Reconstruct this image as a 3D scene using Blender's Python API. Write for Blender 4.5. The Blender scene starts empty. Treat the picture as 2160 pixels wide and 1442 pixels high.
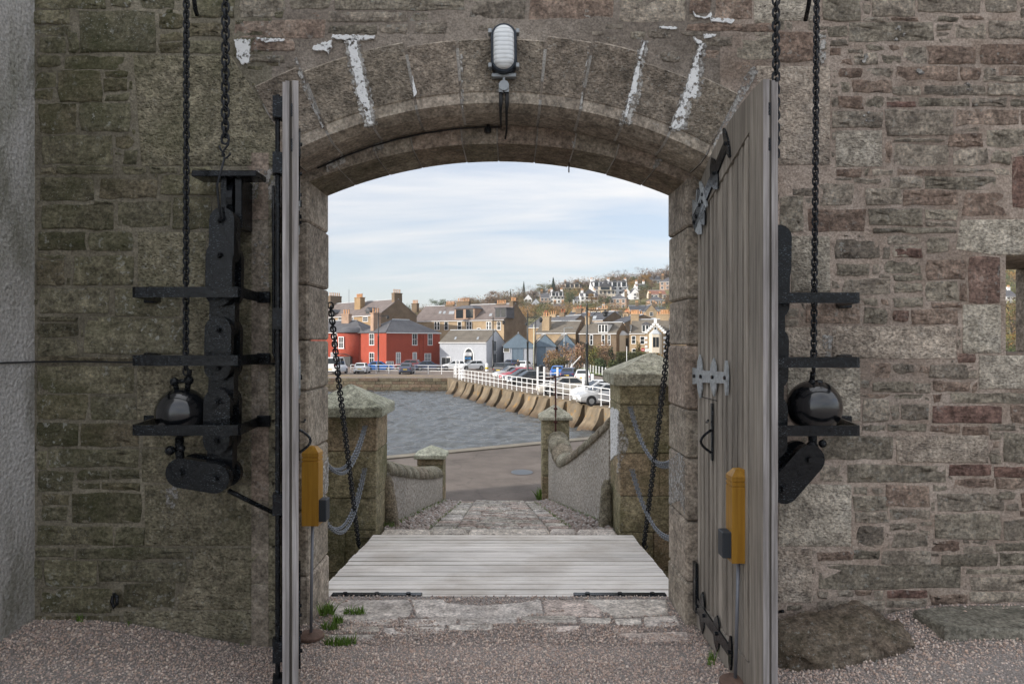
import bpy, math, random
import numpy as np
from mathutils import Vector, Matrix, noise as mnoise

# ------------------------------------------------------------------ camera, sky, sun, exposure
sc = bpy.context.scene
COL = sc.collection
FPX, CXP, CYP, EYE = 1440.0, 1080.0, 721.0, 1.65
cam_d = bpy.data.cameras.new('camera'); cam = bpy.data.objects.new('camera', cam_d); COL.objects.link(cam)
cam.location = (0, 0, EYE); cam.rotation_euler = (math.pi/2, 0, 0)
cam_d.sensor_fit = 'HORIZONTAL'; cam_d.sensor_width = 36; cam_d.lens = 24
cam_d.clip_start = 0.05; cam_d.clip_end = 4000
sc.camera = cam

SUN_EL, SUN_AZ = math.radians(20), math.atan2(-0.93, -0.36)      # azimuth as atan2(x, y): behind and to the left
sun_dir = Vector((math.sin(SUN_AZ)*math.cos(SUN_EL), math.cos(SUN_AZ)*math.cos(SUN_EL), math.sin(SUN_EL)))
sun_d = bpy.data.lights.new('sun', 'SUN'); sun = bpy.data.objects.new('sun', sun_d); COL.objects.link(sun)
sun_d.energy = 2.5; sun_d.angle = math.radians(0.6); sun_d.color = (1.0, 0.93, 0.83)
sun.rotation_euler = (-sun_dir).to_track_quat('-Z', 'Y').to_euler()
sun.location = (-60, -40, 60)

world = bpy.data.worlds.new('World'); sc.world = world; world.use_nodes = True
wt = world.node_tree; wn = wt.nodes; wl = wt.links
for n in list(wn): wn.remove(n)
SKY_STRENGTH = 0.11
def wnode(t, **k):
    n = wn.new(t)
    for a, b in k.items(): setattr(n, a, b)
    return n
out = wnode('ShaderNodeOutputWorld'); bg = wnode('ShaderNodeBackground'); bg.inputs[1].default_value = SKY_STRENGTH
sky = wnode('ShaderNodeTexSky', sky_type='NISHITA'); sky.sun_disc = False
sky.sun_elevation = SUN_EL; sky.sun_rotation = SUN_AZ
sky.air_density = 1.0; sky.dust_density = 1.0; sky.ozone_density = 1.5
tc = wnode('ShaderNodeTexCoord'); sep = wnode('ShaderNodeSeparateXYZ'); wl.new(tc.outputs['Generated'], sep.inputs[0])
zz = wnode('ShaderNodeMath', operation='MAXIMUM'); zz.inputs[1].default_value = 0.0; wl.new(sep.outputs[2], zz.inputs[0])
za = wnode('ShaderNodeMath', operation='ADD'); za.inputs[1].default_value = 0.16; wl.new(zz.outputs[0], za.inputs[0])
dx = wnode('ShaderNodeMath', operation='DIVIDE'); wl.new(sep.outputs[0], dx.inputs[0]); wl.new(za.outputs[0], dx.inputs[1])
dy = wnode('ShaderNodeMath', operation='DIVIDE'); wl.new(sep.outputs[1], dy.inputs[0]); wl.new(za.outputs[0], dy.inputs[1])
cmb = wnode('ShaderNodeCombineXYZ'); wl.new(dx.outputs[0], cmb.inputs[0]); wl.new(dy.outputs[0], cmb.inputs[1])
mp = wnode('ShaderNodeMapping'); mp.inputs['Scale'].default_value = (0.55, 1.5, 1); mp.inputs['Rotation'].default_value = (0, 0, 0.16)
mp.inputs['Location'].default_value = (3.1, 0.4, 0)
wl.new(cmb.outputs[0], mp.inputs[0])
n1 = wnode('ShaderNodeTexNoise'); n1.inputs['Scale'].default_value = 1.1; n1.inputs['Detail'].default_value = 9; n1.inputs['Roughness'].default_value = 0.56
n1.inputs['Distortion'].default_value = 0.5
wl.new(mp.outputs[0], n1.inputs['Vector'])
cr = wnode('ShaderNodeValToRGB'); cr.color_ramp.elements[0].position = 0.42; cr.color_ramp.elements[0].color = (0.44, 0.44, 0.44, 1)
cr.color_ramp.elements[1].position = 0.66; cr.color_ramp.elements[1].color = (1, 1, 1, 1)
wl.new(n1.outputs[0], cr.inputs[0])
hz = wnode('ShaderNodeMapRange'); hz.inputs[1].default_value = 0.0; hz.inputs[2].default_value = 0.30; hz.inputs[3].default_value = 0.75; hz.inputs[4].default_value = 0.0
wl.new(zz.outputs[0], hz.inputs[0])
mx = wnode('ShaderNodeMath', operation='MAXIMUM'); wl.new(cr.outputs[0], mx.inputs[0]); wl.new(hz.outputs[0], mx.inputs[1])
mix = wnode('ShaderNodeMixRGB'); wl.new(mx.outputs[0], mix.inputs[0])
tint = wnode('ShaderNodeMixRGB', blend_type='MULTIPLY'); tint.inputs[0].default_value = 1.0; tint.inputs[2].default_value = (0.60, 0.66, 0.76, 1)
wl.new(sky.outputs[0], tint.inputs[1])
wl.new(tint.outputs[0], mix.inputs[1])
# thin cloud: an even white veil plus the light it scatters on from the sky behind it
bw = wnode('ShaderNodeRGBToBW'); wl.new(tint.outputs[0], bw.inputs[0])
veil = wnode('ShaderNodeMixRGB', blend_type='ADD'); veil.inputs[0].default_value = 1.0
# brightness of an overcast veil rises from horizon to zenith as (1 + 2 sin e) / 3
ce = wnode('ShaderNodeMapRange'); ce.inputs[1].default_value = 0; ce.inputs[2].default_value = 1; ce.inputs[3].default_value = 0.275/SKY_STRENGTH; ce.inputs[4].default_value = 0.80/SKY_STRENGTH
wl.new(zz.outputs[0], ce.inputs[0])
vc = wnode('ShaderNodeMixRGB', blend_type='MULTIPLY'); vc.inputs[0].default_value = 1.0; vc.inputs[2].default_value = (1.0, 1.0, 1.01, 1); wl.new(ce.outputs[0], vc.inputs[1]); wl.new(vc.outputs[0], veil.inputs[1])
pw = wnode('ShaderNodeMath', operation='POWER'); pw.inputs[1].default_value = 1.3; nb = wnode('ShaderNodeMath', operation='MULTIPLY'); nb.inputs[1].default_value = SKY_STRENGTH
wl.new(bw.outputs[0], nb.inputs[0]); wl.new(nb.outputs[0], pw.inputs[0])
kb = wnode('ShaderNodeMath', operation='MULTIPLY'); kb.inputs[1].default_value = 0.40/SKY_STRENGTH; wl.new(pw.outputs[0], kb.inputs[0]); wl.new(kb.outputs[0], veil.inputs[2])
wl.new(veil.outputs[0], mix.inputs[2])
wl.new(mix.outputs[0], bg.inputs[0]); wl.new(bg.outputs[0], out.inputs[0])

sc.view_settings.view_transform = 'Standard'; sc.view_settings.look = 'None'
sc.view_settings.exposure = 1.15; sc.view_settings.gamma = 1.0; sc.view_settings.use_curve_mapping = False
sc.render.engine = 'CYCLES'
cy = sc.cycles
cy.use_denoising = True
try: cy.denoiser = 'OPENIMAGEDENOISE'
except Exception: pass
cy.max_bounces = 6; cy.diffuse_bounces = 3; cy.glossy_bounces = 3; cy.transmission_bounces = 4; cy.transparent_max_bounces = 6
cy.use_adaptive_sampling = True; cy.adaptive_threshold = 0.015
cy.caustics_reflective = False; cy.caustics_refractive = False
cy.sample_clamp_indirect = 4.0

# ------------------------------------------------------------------ helpers
R = math.radians
def P(px, py, Y): return ((px-CXP)/FPX*Y, Y, EYE-(py-CYP)/FPX*Y)
def PX(px, Y): return (px-CXP)/FPX*Y
def PZ(py, Y): return EYE-(py-CYP)/FPX*Y

def tag(o, label=None, cat=None, group=None, kind=None):
    if label: o['label'] = label
    if cat: o['category'] = cat
    if group: o['group'] = group
    if kind: o['kind'] = kind
    return o

def empty(name, loc=(0, 0, 0), rz=0.0, label=None, cat=None, group=None):
    o = bpy.data.objects.new(name, None); o.empty_display_size = 0.1
    o.location = loc; o.rotation_euler = (0, 0, rz); COL.objects.link(o)
    return tag(o, label, cat, group)

def obj(name, me, parent=None, world=False):
    o = bpy.data.objects.new(name, me); COL.objects.link(o)
    if parent is not None:
        o.parent = parent
        if world:
            L = Vector((0, 0, 0)); q = parent
            while q is not None:
                L += q.location
                if q.parent is not None: L += q.matrix_parent_inverse.translation
                q = q.parent
            # world-space vertices under un-rotated parents
            o.matrix_parent_inverse = Matrix.Translation(-L)
    return o

class MB:
    """collects shapes for ONE mesh object"""
    def __init__(s): s.v = []; s.f = []; s.m = []
    def add(s, vs, fs, mi=0):
        b = len(s.v); s.v.extend([tuple(p) for p in vs]); s.f.extend([[i+b for i in f] for f in fs]); s.m.extend([mi]*len(fs)); return s
    def box(s, a, b, mi=0):
        x0, y0, z0 = a; x1, y1, z1 = b
        return s.add([(x0,y0,z0),(x1,y0,z0),(x1,y1,z0),(x0,y1,z0),(x0,y0,z1),(x1,y0,z1),(x1,y1,z1),(x0,y1,z1)],
              [(0,3,2,1),(4,5,6,7),(0,1,5,4),(1,2,6,5),(2,3,7,6),(3,0,4,7)], mi)
    def bbox(s, a, b, bev=0.01, mi=0):
        """box with chamfered edges"""
        a = Vector(a); b = Vector(b); c = (a+b)/2; h = (b-a)/2
        vs = []; idx = {}
        for sx in (-1,1):
            for sy in (-1,1):
                for sz in (-1,1):
                    for ax in range(3):
                        p = [sx*h.x, sy*h.y, sz*h.z]
                        for k in range(3):
                            if k != ax: p[k] -= (sx,sy,sz)[k]*bev
                        idx[(sx,sy,sz,ax)] = len(vs); vs.append((c.x+p[0], c.y+p[1], c.z+p[2]))
        fs = []
        for ax in range(3):
            o1, o2 = [k for k in range(3) if k != ax]
            for sg in (-1,1):
                q = []
                for (u,w) in ((-1,-1),(1,-1),(1,1),(-1,1)):
                    t = [0,0,0]; t[ax]=sg; t[o1]=u; t[o2]=w; q.append(idx[(*t,ax)])
                if (sg > 0) == (ax == 1): q.reverse()
                fs.append(q)
        for ax in range(3):
            o1, o2 = [k for k in range(3) if k != ax]
            for u in (-1,1):
                for w in (-1,1):
                    t1=[0,0,0]; t1[o1]=u; t1[o2]=w
                    lo=list(t1); hi=list(t1); lo[ax]=-1; hi[ax]=1
                    fs.append([idx[(*lo,o1)], idx[(*hi,o1)], idx[(*hi,o2)], idx[(*lo,o2)]])
        for sx in (-1,1):
            for sy in (-1,1):
                for sz in (-1,1): fs.append([idx[(sx,sy,sz,k)] for k in range(3)])
        return s.add(vs, fs, mi)
    def prism(s, poly, y0, y1, mi=0, f=lambda a,b,y: (a,y,b)):
        n = len(poly)
        return s.add([f(a,b,y0) for a,b in poly]+[f(a,b,y1) for a,b in poly],
              [list(range(n)), list(range(2*n-1, n-1, -1))]+[[i,n+i,n+(i+1)%n,(i+1)%n] for i in range(n)], mi)
    def rings(s, rs, mi=0, closed=True, cap0=True, cap1=True):
        n = len(rs[0]); vs = [p for r in rs for p in r]; fs = []
        for k in range(len(rs)-1):
            for i in range(n if closed else n-1):
                j = (i+1) % n; fs.append([k*n+i, k*n+j, (k+1)*n+j, (k+1)*n+i])
        if cap0: fs.append(list(range(n-1, -1, -1)))
        if cap1: fs.append([(len(rs)-1)*n+i for i in range(n)])
        return s.add(vs, fs, mi)
    def tube(s, path, r, n=8, mi=0, closed=False):
        path = [Vector(p) for p in path]; m = len(path); rr = r if hasattr(r, '__len__') else [r]*m
        rs = []; up = None
        for i in range(m):
            if closed: t = path[(i+1)%m]-path[i-1]
            else: t = path[min(i+1,m-1)]-path[max(i-1,0)]
            t.normalize()
            if up is None or abs(up.dot(t)) > 0.95:
                up = Vector((0,0,1)) if abs(t.z) < 0.9 else Vector((1,0,0))
            a = (up-t*up.dot(t)).normalized(); b = t.cross(a); up = a
            rs.append([path[i]+(a*math.cos(2*math.pi*k/n)+b*math.sin(2*math.pi*k/n))*rr[i] for k in range(n)])
        if closed:
            vs = [p for q in rs for p in q]
            fs = [[k*n+i, k*n+(i+1)%n, ((k+1)%m)*n+(i+1)%n, ((k+1)%m)*n+i] for k in range(m) for i in range(n)]
            return s.add(vs, fs, mi)
        return s.rings(rs, mi)
    def lathe(s, prof, c=(0,0,0), n=16, mi=0):
        """prof: (r, z) bottom to top"""
        rs = [[(c[0]+r*math.cos(2*math.pi*k/n), c[1]+r*math.sin(2*math.pi*k/n), c[2]+z) for k in range(n)] for r, z in prof]
        return s.rings(rs, mi)
    def cyl(s, p0, p1, r, n=12, mi=0): return s.tube([p0, p1], r, n, mi)
    def ball(s, c, r, n=12, m=8, mi=0, sq=(1,1,1)):
        prof = [(max(1e-4, r*math.sin(math.pi*k/m)), -r*math.cos(math.pi*k/m)) for k in range(m+1)]
        b = len(s.v); s.lathe(prof, (0,0,0), n, mi)
        for i in range(b, len(s.v)):
            x,y,z = s.v[i]; s.v[i] = (c[0]+x*sq[0], c[1]+y*sq[1], c[2]+z*sq[2])
        return s
    def mesh(s, name, mats, smooth=False):
        me = bpy.data.meshes.new(name); me.from_pydata(s.v, [], s.f)
        for m in (mats if isinstance(mats, (list, tuple)) else [mats]): me.materials.append(m)
        if any(s.m): me.polygons.foreach_set('material_index', s.m)
        if smooth: me.polygons.foreach_set('use_smooth', [True]*len(me.polygons))
        me.update(); return me
    def build(s, name, mats, parent=None, smooth=False, world=False):
        return obj(name, s.mesh(name, mats, smooth), parent, world)

def fixn(o):
    import bmesh
    bm = bmesh.new(); bm.from_mesh(o.data); bmesh.ops.recalc_face_normals(bm, faces=bm.faces); bm.to_mesh(o.data); bm.free(); return o

# ------------------------------------------------------------------ materials (procedural)
class NT:
    def __init__(s, name):
        s.m = bpy.data.materials.new(name); s.m.use_nodes = True; s.t = s.m.node_tree; s.n = s.t.nodes; s.l = s.t.links
        s.b = s.n['Principled BSDF']
    def new(s, t, **k):
        n = s.n.new(t)
        for a, b in k.items():
            if a in n.inputs.keys(): n.inputs[a].default_value = b
            else: setattr(n, a, b)
        return n
    def coords(s, scale=(1,1,1), rot=(0,0,0), rnd=0.0, kind='Object'):
        tcn = s.new('ShaderNodeTexCoord'); m = s.new('ShaderNodeMapping'); m.inputs['Scale'].default_value = scale; m.inputs['Rotation'].default_value = rot
        src = tcn.outputs[kind]
        if rnd:
            oi = s.new('ShaderNodeObjectInfo'); mu = s.new('ShaderNodeMath', operation='MULTIPLY'); mu.inputs[1].default_value = rnd
            s.l.new(oi.outputs['Random'], mu.inputs[0]); ad = s.new('ShaderNodeVectorMath', operation='ADD')
            s.l.new(src, ad.inputs[0]); s.l.new(mu.outputs[0], ad.inputs[1]); src = ad.outputs[0]
        s.l.new(src, m.inputs['Vector']); return m.outputs[0]
    def noise(s, vec, scale, detail=6, rough=0.55, dist=0.0):
        n = s.new('ShaderNodeTexNoise'); n.inputs['Scale'].default_value = scale; n.inputs['Detail'].default_value = detail
        n.inputs['Roughness'].default_value = rough; n.inputs['Distortion'].default_value = dist
        if vec is not None: s.l.new(vec, n.inputs['Vector'])
        return n.outputs[0]
    def ramp(s, fac, *stops):
        r = s.new('ShaderNodeValToRGB'); e = r.color_ramp.elements
        while len(e) < len(stops): e.new(0.5)
        for k, (p, c) in enumerate(stops):
            e[k].position = p; e[k].color = (c[0], c[1], c[2], 1) if hasattr(c, '__len__') else (c, c, c, 1)
        s.l.new(fac, r.inputs[0]); return r.outputs[0]
    def mix(s, fac, a, b, mode='MIX'):
        m = s.new('ShaderNodeMixRGB', blend_type=mode, use_clamp=False)
        for i, x in enumerate((fac, a, b)):
            if isinstance(x, (int, float)) and i == 0: m.inputs[0].default_value = x
            elif isinstance(x, (tuple, list)): m.inputs[i].default_value = (*x[:3], 1)
            else: s.l.new(x, m.inputs[i])
        return m.outputs[0]
    def math(s, op, a, b=0.0):
        m = s.new('ShaderNodeMath', operation=op)
        for i, x in enumerate((a, b)):
            if isinstance(x, (int, float)): m.inputs[i].default_value = x
            else: s.l.new(x, m.inputs[i])
        return m.outputs[0]
    def rand(s): return s.new('ShaderNodeObjectInfo').outputs['Random']
    def color(s, c): 
        if isinstance(c, (tuple, list)): s.b.inputs['Base Color'].default_value = (*c[:3], 1)
        else: s.l.new(c, s.b.inputs['Base Color'])
    def bump(s, h, strength=0.5, dist=0.02, prev=None):
        b = s.new('ShaderNodeBump'); b.inputs['Strength'].default_value = strength; b.inputs['Distance'].default_value = dist
        s.l.new(h, b.inputs['Height'])
        if prev is not None: s.l.new(prev, b.inputs['Normal'])
        return b.outputs[0]
    def done(s, rough=0.9, normal=None, metal=0.0, spec=0.5):
        if isinstance(rough, (int, float)): s.b.inputs['Roughness'].default_value = rough
        else: s.l.new(rough, s.b.inputs['Roughness'])
        s.b.inputs['Metallic'].default_value = metal; s.b.inputs['Specular IOR Level'].default_value = spec
        if normal is not None: s.l.new(normal, s.b.inputs['Normal'])
        return s.m

def plain(name, c, rough=0.6, metal=0.0, spec=0.5, var=0.12, scale=6.0, bump=0.0, bdist=0.01):
    t = NT(name); v = t.coords()
    n = t.noise(v, scale, 5)
    k = t.ramp(n, (0.3, tuple(x*(1-var) for x in c)), (0.7, tuple(min(1, x*(1+var)) for x in c)))
    t.color(k)
    nm = t.bump(t.noise(v, scale*6, 4), bump, bdist) if bump else None
    return t.done(rough, nm, metal, spec)

def stone_mat(name, cols, lichen=0.25, tool=0.0, relief=0.6, lich_col=(0.40,0.40,0.37), moss=0.0, var=1.0, lscale=38, gain=1.45, crack=0.75, rust=0.5):
    """cols: dark, mid, light; each stone object picks its own offset and tone"""
    t = NT(name); v = t.coords(rnd=53.0); vw = t.coords()
    big = t.noise(v, 4.5, 9, 0.68)
    c = t.ramp(big, (0.30, cols[0]), (0.52, cols[1]), (0.75, cols[2]))
    r = t.rand()
    tone = t.ramp(r, (0.0, 1-0.30*var), (0.5, 1.0), (1.0, 1+0.28*var))
    c = t.mix(1.0, c, tone, 'MULTIPLY')
    hue = t.math('FRACT', t.math('MULTIPLY', r, 7.31))
    c = t.mix(t.math('MULTIPLY', t.math('GREATER_THAN', hue, 0.68), rust*var), c, (0.23, 0.14, 0.105))
    c = t.mix(t.math('MULTIPLY', t.math('LESS_THAN', hue, 0.28), 0.35*var), c, (0.185, 0.17, 0.125))
    fine = t.noise(v, 60, 6, 0.65)
    c = t.mix(0.9, c, t.ramp(fine, (0.32, 0.42), (0.70, 1.62)), 'MULTIPLY')
    c = t.mix(0.8, c, t.ramp(t.noise(v, 17, 8, 0.68), (0.33, 0.45), (0.67, 1.55)), 'MULTIPLY')
    ck = t.noise(t.coords(scale=(1, 1, 3.2), rnd=53.0), 11, 8, 0.7, 0.5)
    c = t.mix(crack, c, t.ramp(ck, (0.32, 0.52), (0.48, 1.0), (0.70, 1.22)), 'MULTIPLY')
    dirt = t.noise(vw, 1.4, 5, 0.6)
    c = t.mix(0.6, c, t.ramp(dirt, (0.35, 0.68), (0.6, 1.12)), 'MULTIPLY')
    if moss:
        mm = t.ramp(t.noise(vw, 2.1, 7, 0.65), (0.46, 0.0), (0.66, moss))
        c = t.mix(mm, c, (0.055, 0.062, 0.022))
    l1 = t.ramp(t.noise(vw, lscale, 3, 0.6), (0.60, 0.0), (0.66, 1.0))
    l2 = t.ramp(t.noise(vw, 2.3, 4, 0.6), (0.42, 0.0), (0.62, 1.0))
    c = t.mix(t.math('MULTIPLY', t.math('MULTIPLY', l1, l2), lichen), c, lich_col)
    l3 = t.ramp(t.noise(vw, 130, 3, 0.6), (0.64, 0.0), (0.70, 1.0)); l4 = t.ramp(t.noise(vw, 1.7, 5, 0.65), (0.38, 0.15), (0.62, 1.0))
    c = t.mix(t.math('MULTIPLY', t.math('MULTIPLY', l3, l4), min(1.0, lichen*1.2)), c, (0.46, 0.46, 0.43))
    t.color(t.mix(1.0, c, (gain,)*3, 'MULTIPLY'))
    vb = t.coords(scale=(1, 1, 1.7), rnd=53.0)
    h1 = t.noise(vb, 8, 9, 0.68, 0.25)
    mid = t.noise(vb, 30, 8, 0.68, 0.1)
    nm = t.bump(h1, min(1.0, relief*1.4), 0.13); nm = t.bump(mid, min(1.0, relief*1.2), 0.045, nm)
    nm = t.bump(fine, relief*0.8, 0.008, nm)
    if tool:
        vt = t.coords(scale=(1.0, 1.0, 1.35), rot=(0, 0.4, 0), rnd=53.0)
        vo = t.new('ShaderNodeTexVoronoi'); vo.inputs['Scale'].default_value = 54; vo.inputs['Randomness'].default_value = 1.0; dn = t.new('ShaderNodeTexNoise'); dn.inputs['Scale'].default_value = 9; dn.inputs['Detail'].default_value = 4; t.l.new(vt, dn.inputs['Vector']); dv = t.new('ShaderNodeVectorMath', operation='MULTIPLY_ADD'); t.l.new(dn.outputs['Color'], dv.inputs[0]); dv.inputs[1].default_value = (0.06, 0.06, 0.06); t.l.new(vt, dv.inputs[2]); t.l.new(dv.outputs[0], vo.inputs['Vector'])
        hh = t.ramp(vo.outputs['Distance'], (0.10, 0.0), (0.55, 1.0))
        nm = t.bump(hh, tool, 0.016, nm)
        t.color(t.mix(1.0, t.mix(0.22, c, t.ramp(vo.outputs['Distance'], (0.05, 0.5), (0.5, 1.12)), 'MULTIPLY'), (gain,)*3, 'MULTIPLY'))
    return t.done(0.93, nm, spec=0.25)

M = {}
M['stone_l'] = stone_mat('mossy rubble sandstone', ((0.107,0.099,0.063),(0.176,0.159,0.107),(0.256,0.231,0.160)), 0.8, moss=0.6, gain=2.0, rust=0.12)
M['stone_r'] = stone_mat('brown rubble sandstone', ((0.185,0.156,0.129),(0.293,0.250,0.201),(0.420,0.371,0.309)), 0.55, gain=1.75)
M['stone_red'] = stone_mat('red sandstone', ((0.15,0.092,0.075),(0.205,0.13,0.106),(0.265,0.18,0.148)), 0.4, var=0.4, gain=1.75)
M['ash_l'] = stone_mat('tooled ashlar olive', ((0.128,0.116,0.079),(0.190,0.170,0.121),(0.259,0.232,0.170)), 0.3, tool=0.6, relief=0.25, moss=0.35, var=0.4, crack=0.3, gain=1.5, rust=0.05)
M['ash_r'] = stone_mat('tooled ashlar brown', ((0.199,0.174,0.142),(0.293,0.259,0.212),(0.426,0.388,0.331)), 0.3, tool=0.5, relief=0.25, var=0.4, lscale=60, crack=0.3, gain=1.6)
M['vouss'] = stone_mat('punched arch stone', ((0.143,0.117,0.091),(0.211,0.174,0.137),(0.301,0.256,0.205)), 0.3, tool=0.5, relief=0.25, var=0.5, crack=0.3, gain=1.2)
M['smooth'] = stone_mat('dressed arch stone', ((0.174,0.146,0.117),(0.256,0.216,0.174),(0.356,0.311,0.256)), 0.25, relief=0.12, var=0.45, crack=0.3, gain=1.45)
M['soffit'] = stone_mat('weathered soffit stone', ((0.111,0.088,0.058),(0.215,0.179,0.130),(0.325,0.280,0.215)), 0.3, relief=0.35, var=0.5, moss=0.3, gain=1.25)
M['pier'] = stone_mat('pier sandstone', ((0.135,0.116,0.068),(0.203,0.176,0.111),(0.277,0.243,0.165)), 0.35, relief=0.25, var=0.6, moss=0.55, gain=1.75)
M['cap'] = stone_mat('lichened cap stone', ((0.200,0.206,0.150),(0.312,0.312,0.244),(0.425,0.419,0.338)), 0.4, relief=0.2, var=0.3, lich_col=(0.42,0.38,0.30), crack=0.3)
M['boulder'] = stone_mat('fallen carved sandstone', ((0.14,0.105,0.078),(0.21,0.168,0.128),(0.28,0.235,0.19)), 0.9, relief=0.8, var=0.2, moss=0.35, gain=1.55)
M['slab'] = stone_mat('grey brown slab', ((0.105,0.099,0.080),(0.155,0.146,0.120),(0.205,0.195,0.162)), 0.2, relief=0.25, var=0.1, crack=0.3, gain=1.45)
M['flag'] = stone_mat('worn paving', ((0.23,0.205,0.18),(0.30,0.27,0.245),(0.37,0.345,0.32)), 0.1, relief=0.15, var=0.5, crack=0.3, gain=1.95)
M['sett'] = stone_mat('worn setts', ((0.20,0.185,0.17),(0.29,0.27,0.25),(0.40,0.385,0.365)), 0.2, relief=0.3, var=0.8, gain=1.75)
M['coping'] = stone_mat('coping stone', ((0.13,0.115,0.08),(0.20,0.18,0.135),(0.28,0.26,0.21)), 0.5, relief=0.5, var=0.3, gain=1.7)
M['seawall'] = stone_mat('sea wall blocks', ((0.15,0.12,0.075),(0.22,0.18,0.12),(0.28,0.235,0.165)), 0.1, relief=0.4, var=0.9, gain=0.85)

def mortar_mat(name, a, b):
    t = NT(name); v = t.coords()
    c = t.ramp(t.noise(v, 5, 7, 0.6), (0.3, a), (0.7, b))
    c = t.mix(0.85, c, t.ramp(t.noise(v, 90, 6, 0.75), (0.3, 0.42), (0.7, 1.6)), 'MULTIPLY')
    c = t.mix(0.7, c, t.ramp(t.noise(v, 1.3, 4, 0.6), (0.35, 0.55), (0.65, 1.1)), 'MULTIPLY')
    t.color(c)
    nm = t.bump(t.noise(v, 18, 6, 0.6), 0.8, 0.03); nm = t.bump(t.noise(v, 120, 3, 0.6), 0.7, 0.006, nm)
    return t.done(0.97, nm, spec=0.2)
M['mort_l'] = mortar_mat('old mortar olive', (0.19,0.168,0.122), (0.36,0.325,0.25))
M['mort_g'] = mortar_mat('old mortar over the arch', (0.215,0.18,0.148), (0.40,0.345,0.29))
M['mort_r'] = mortar_mat('old mortar pinkish', (0.34,0.265,0.21), (0.55,0.46,0.39))
M['mort_d'] = mortar_mat('damp mortar', (0.065,0.058,0.042), (0.130,0.117,0.085))
def ragged(m, lo, hi, sc_=40):
    nt = m.node_tree; b = nt.nodes['Principled BSDF']; tcn = nt.nodes.new('ShaderNodeTexCoord'); n = nt.nodes.new('ShaderNodeTexNoise'); n.inputs['Scale'].default_value = sc_; n.inputs['Detail'].default_value = 6; n.inputs['Roughness'].default_value = 0.65
    r = nt.nodes.new('ShaderNodeValToRGB'); r.color_ramp.elements[0].position = lo; r.color_ramp.elements[0].color = (0, 0, 0, 1); r.color_ramp.elements[1].position = hi
    nt.links.new(tcn.outputs['Object'], n.inputs['Vector']); nt.links.new(n.outputs[0], r.inputs[0]); nt.links.new(r.outputs[0], b.inputs['Alpha']); return m
M['lime'] = plain('leached lime', (0.84,0.84,0.83), 0.95, var=0.06, scale=20, bump=0.5)
M['lime_d'] = mortar_mat('thin lime stain', (0.42,0.40,0.37), (0.62,0.60,0.565))
ragged(M['lime'], 0.38, 0.46); ragged(M['lime_d'], 0.42, 0.56)
M['joint'] = mortar_mat('pale arch joint mortar', (0.36,0.33,0.29), (0.68,0.65,0.61))
M['ramp_bed'] = mortar_mat('cobble bedding', (0.12,0.105,0.08), (0.21,0.19,0.15))

def harl():
    t = NT('rough harling'); v = t.coords(scale=(1, 1, 0.75))
    s1 = t.noise(v, 44, 5, 0.75)
    c = t.ramp(s1, (0.34, (0.20,0.17,0.135)), (0.46, (0.40,0.355,0.30)), (0.55, (0.56,0.52,0.465)), (0.64, (0.82,0.80,0.77)))
    c = t.mix(0.5, c, t.ramp(t.noise(t.coords(), 1.2, 4), (0.3, 0.65), (0.7, 1.15)), 'MULTIPLY')
    t.color(c); return t.done(0.95, t.bump(t.noise(t.coords(), 24, 5, 0.7), 0.8, 0.04, t.bump(s1, 0.5, 0.012)), spec=0.2)
M['harl'] = harl()
def tower():
    t = NT('grey tower render'); v = t.coords(scale=(1,1,0.35))
    c = t.ramp(t.noise(v, 2.2, 8, 0.65), (0.30, (0.28,0.28,0.22)), (0.50, (0.50,0.48,0.45)), (0.72, (0.76,0.74,0.73)))
    c = t.mix(0.8, c, t.ramp(t.noise(t.coords(), 60, 6, 0.7), (0.3, 0.45), (0.7, 1.5)), 'MULTIPLY')
    c = t.mix(t.ramp(t.noise(t.coords(scale=(1, 1, 0.5)), 3.1, 7, 0.65), (0.5, 0.0), (0.66, 0.6)), c, (0.13, 0.13, 0.075))
    c = t.mix(t.ramp(t.noise(t.coords(), 34, 3), (0.62, 0.0), (0.68, 0.5)), c, (0.55, 0.56, 0.55))
    t.color(c); nm = t.bump(t.noise(t.coords(), 40, 5), 0.8, 0.02); return t.done(0.95, nm, spec=0.2)
M['tower'] = tower()

def wood(name, a, b, axis, grain=1.0, rough=0.8, tv=0.25, streak=0.7, dirt=0.0):
    t = NT(name); s = [26, 26, 26]; s[axis] = 1.3
    v = t.coords(scale=tuple(s), rnd=31.0)
    g = t.noise(v, 1.6, 7, 0.6, 0.4)
    c = t.ramp(g, (0.30, a), (0.68, b))
    r = t.rand(); c = t.mix(1.0, c, t.ramp(r, (0.0, 1-tv), (1.0, 1+tv)), 'MULTIPLY')
    s2 = [90, 90, 90]; s2[axis] = 2.5
    fl = t.noise(t.coords(scale=tuple(s2)), 1.0, 4, 0.6)
    c = t.mix(0.45*grain, c, t.ramp(fl, (0.35, 0.55), (0.6, 1.2)), 'MULTIPLY')
    c = t.mix(streak, c, t.ramp(t.noise(t.coords(scale=tuple(0.3 if q < 5 else 1 for q in s)), 3.2, 6, 0.65), (0.32, 0.6), (0.66, 1.22)), 'MULTIPLY')
    if dirt: c = t.mix(t.math('MULTIPLY', t.ramp(t.noise(t.coords(), 1.5, 8, 0.68), (0.46, 0.0), (0.66, 1.0)), dirt), c, (0.40, 0.335, 0.27))
    t.color(c); nm = t.bump(fl, 0.35*grain, 0.004); nm = t.bump(g, 0.25*grain, 0.006, nm)
    return t.done(rough, nm, spec=0.3)
M['door'] = wood('weathered door oak', (0.25,0.217,0.18), (0.42,0.378,0.325), 2)
M['door_groove'] = wood('door groove shade', (0.05,0.043,0.035), (0.10,0.088,0.075), 2)  # dark tone stands in for shade in the plank grooves
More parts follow.
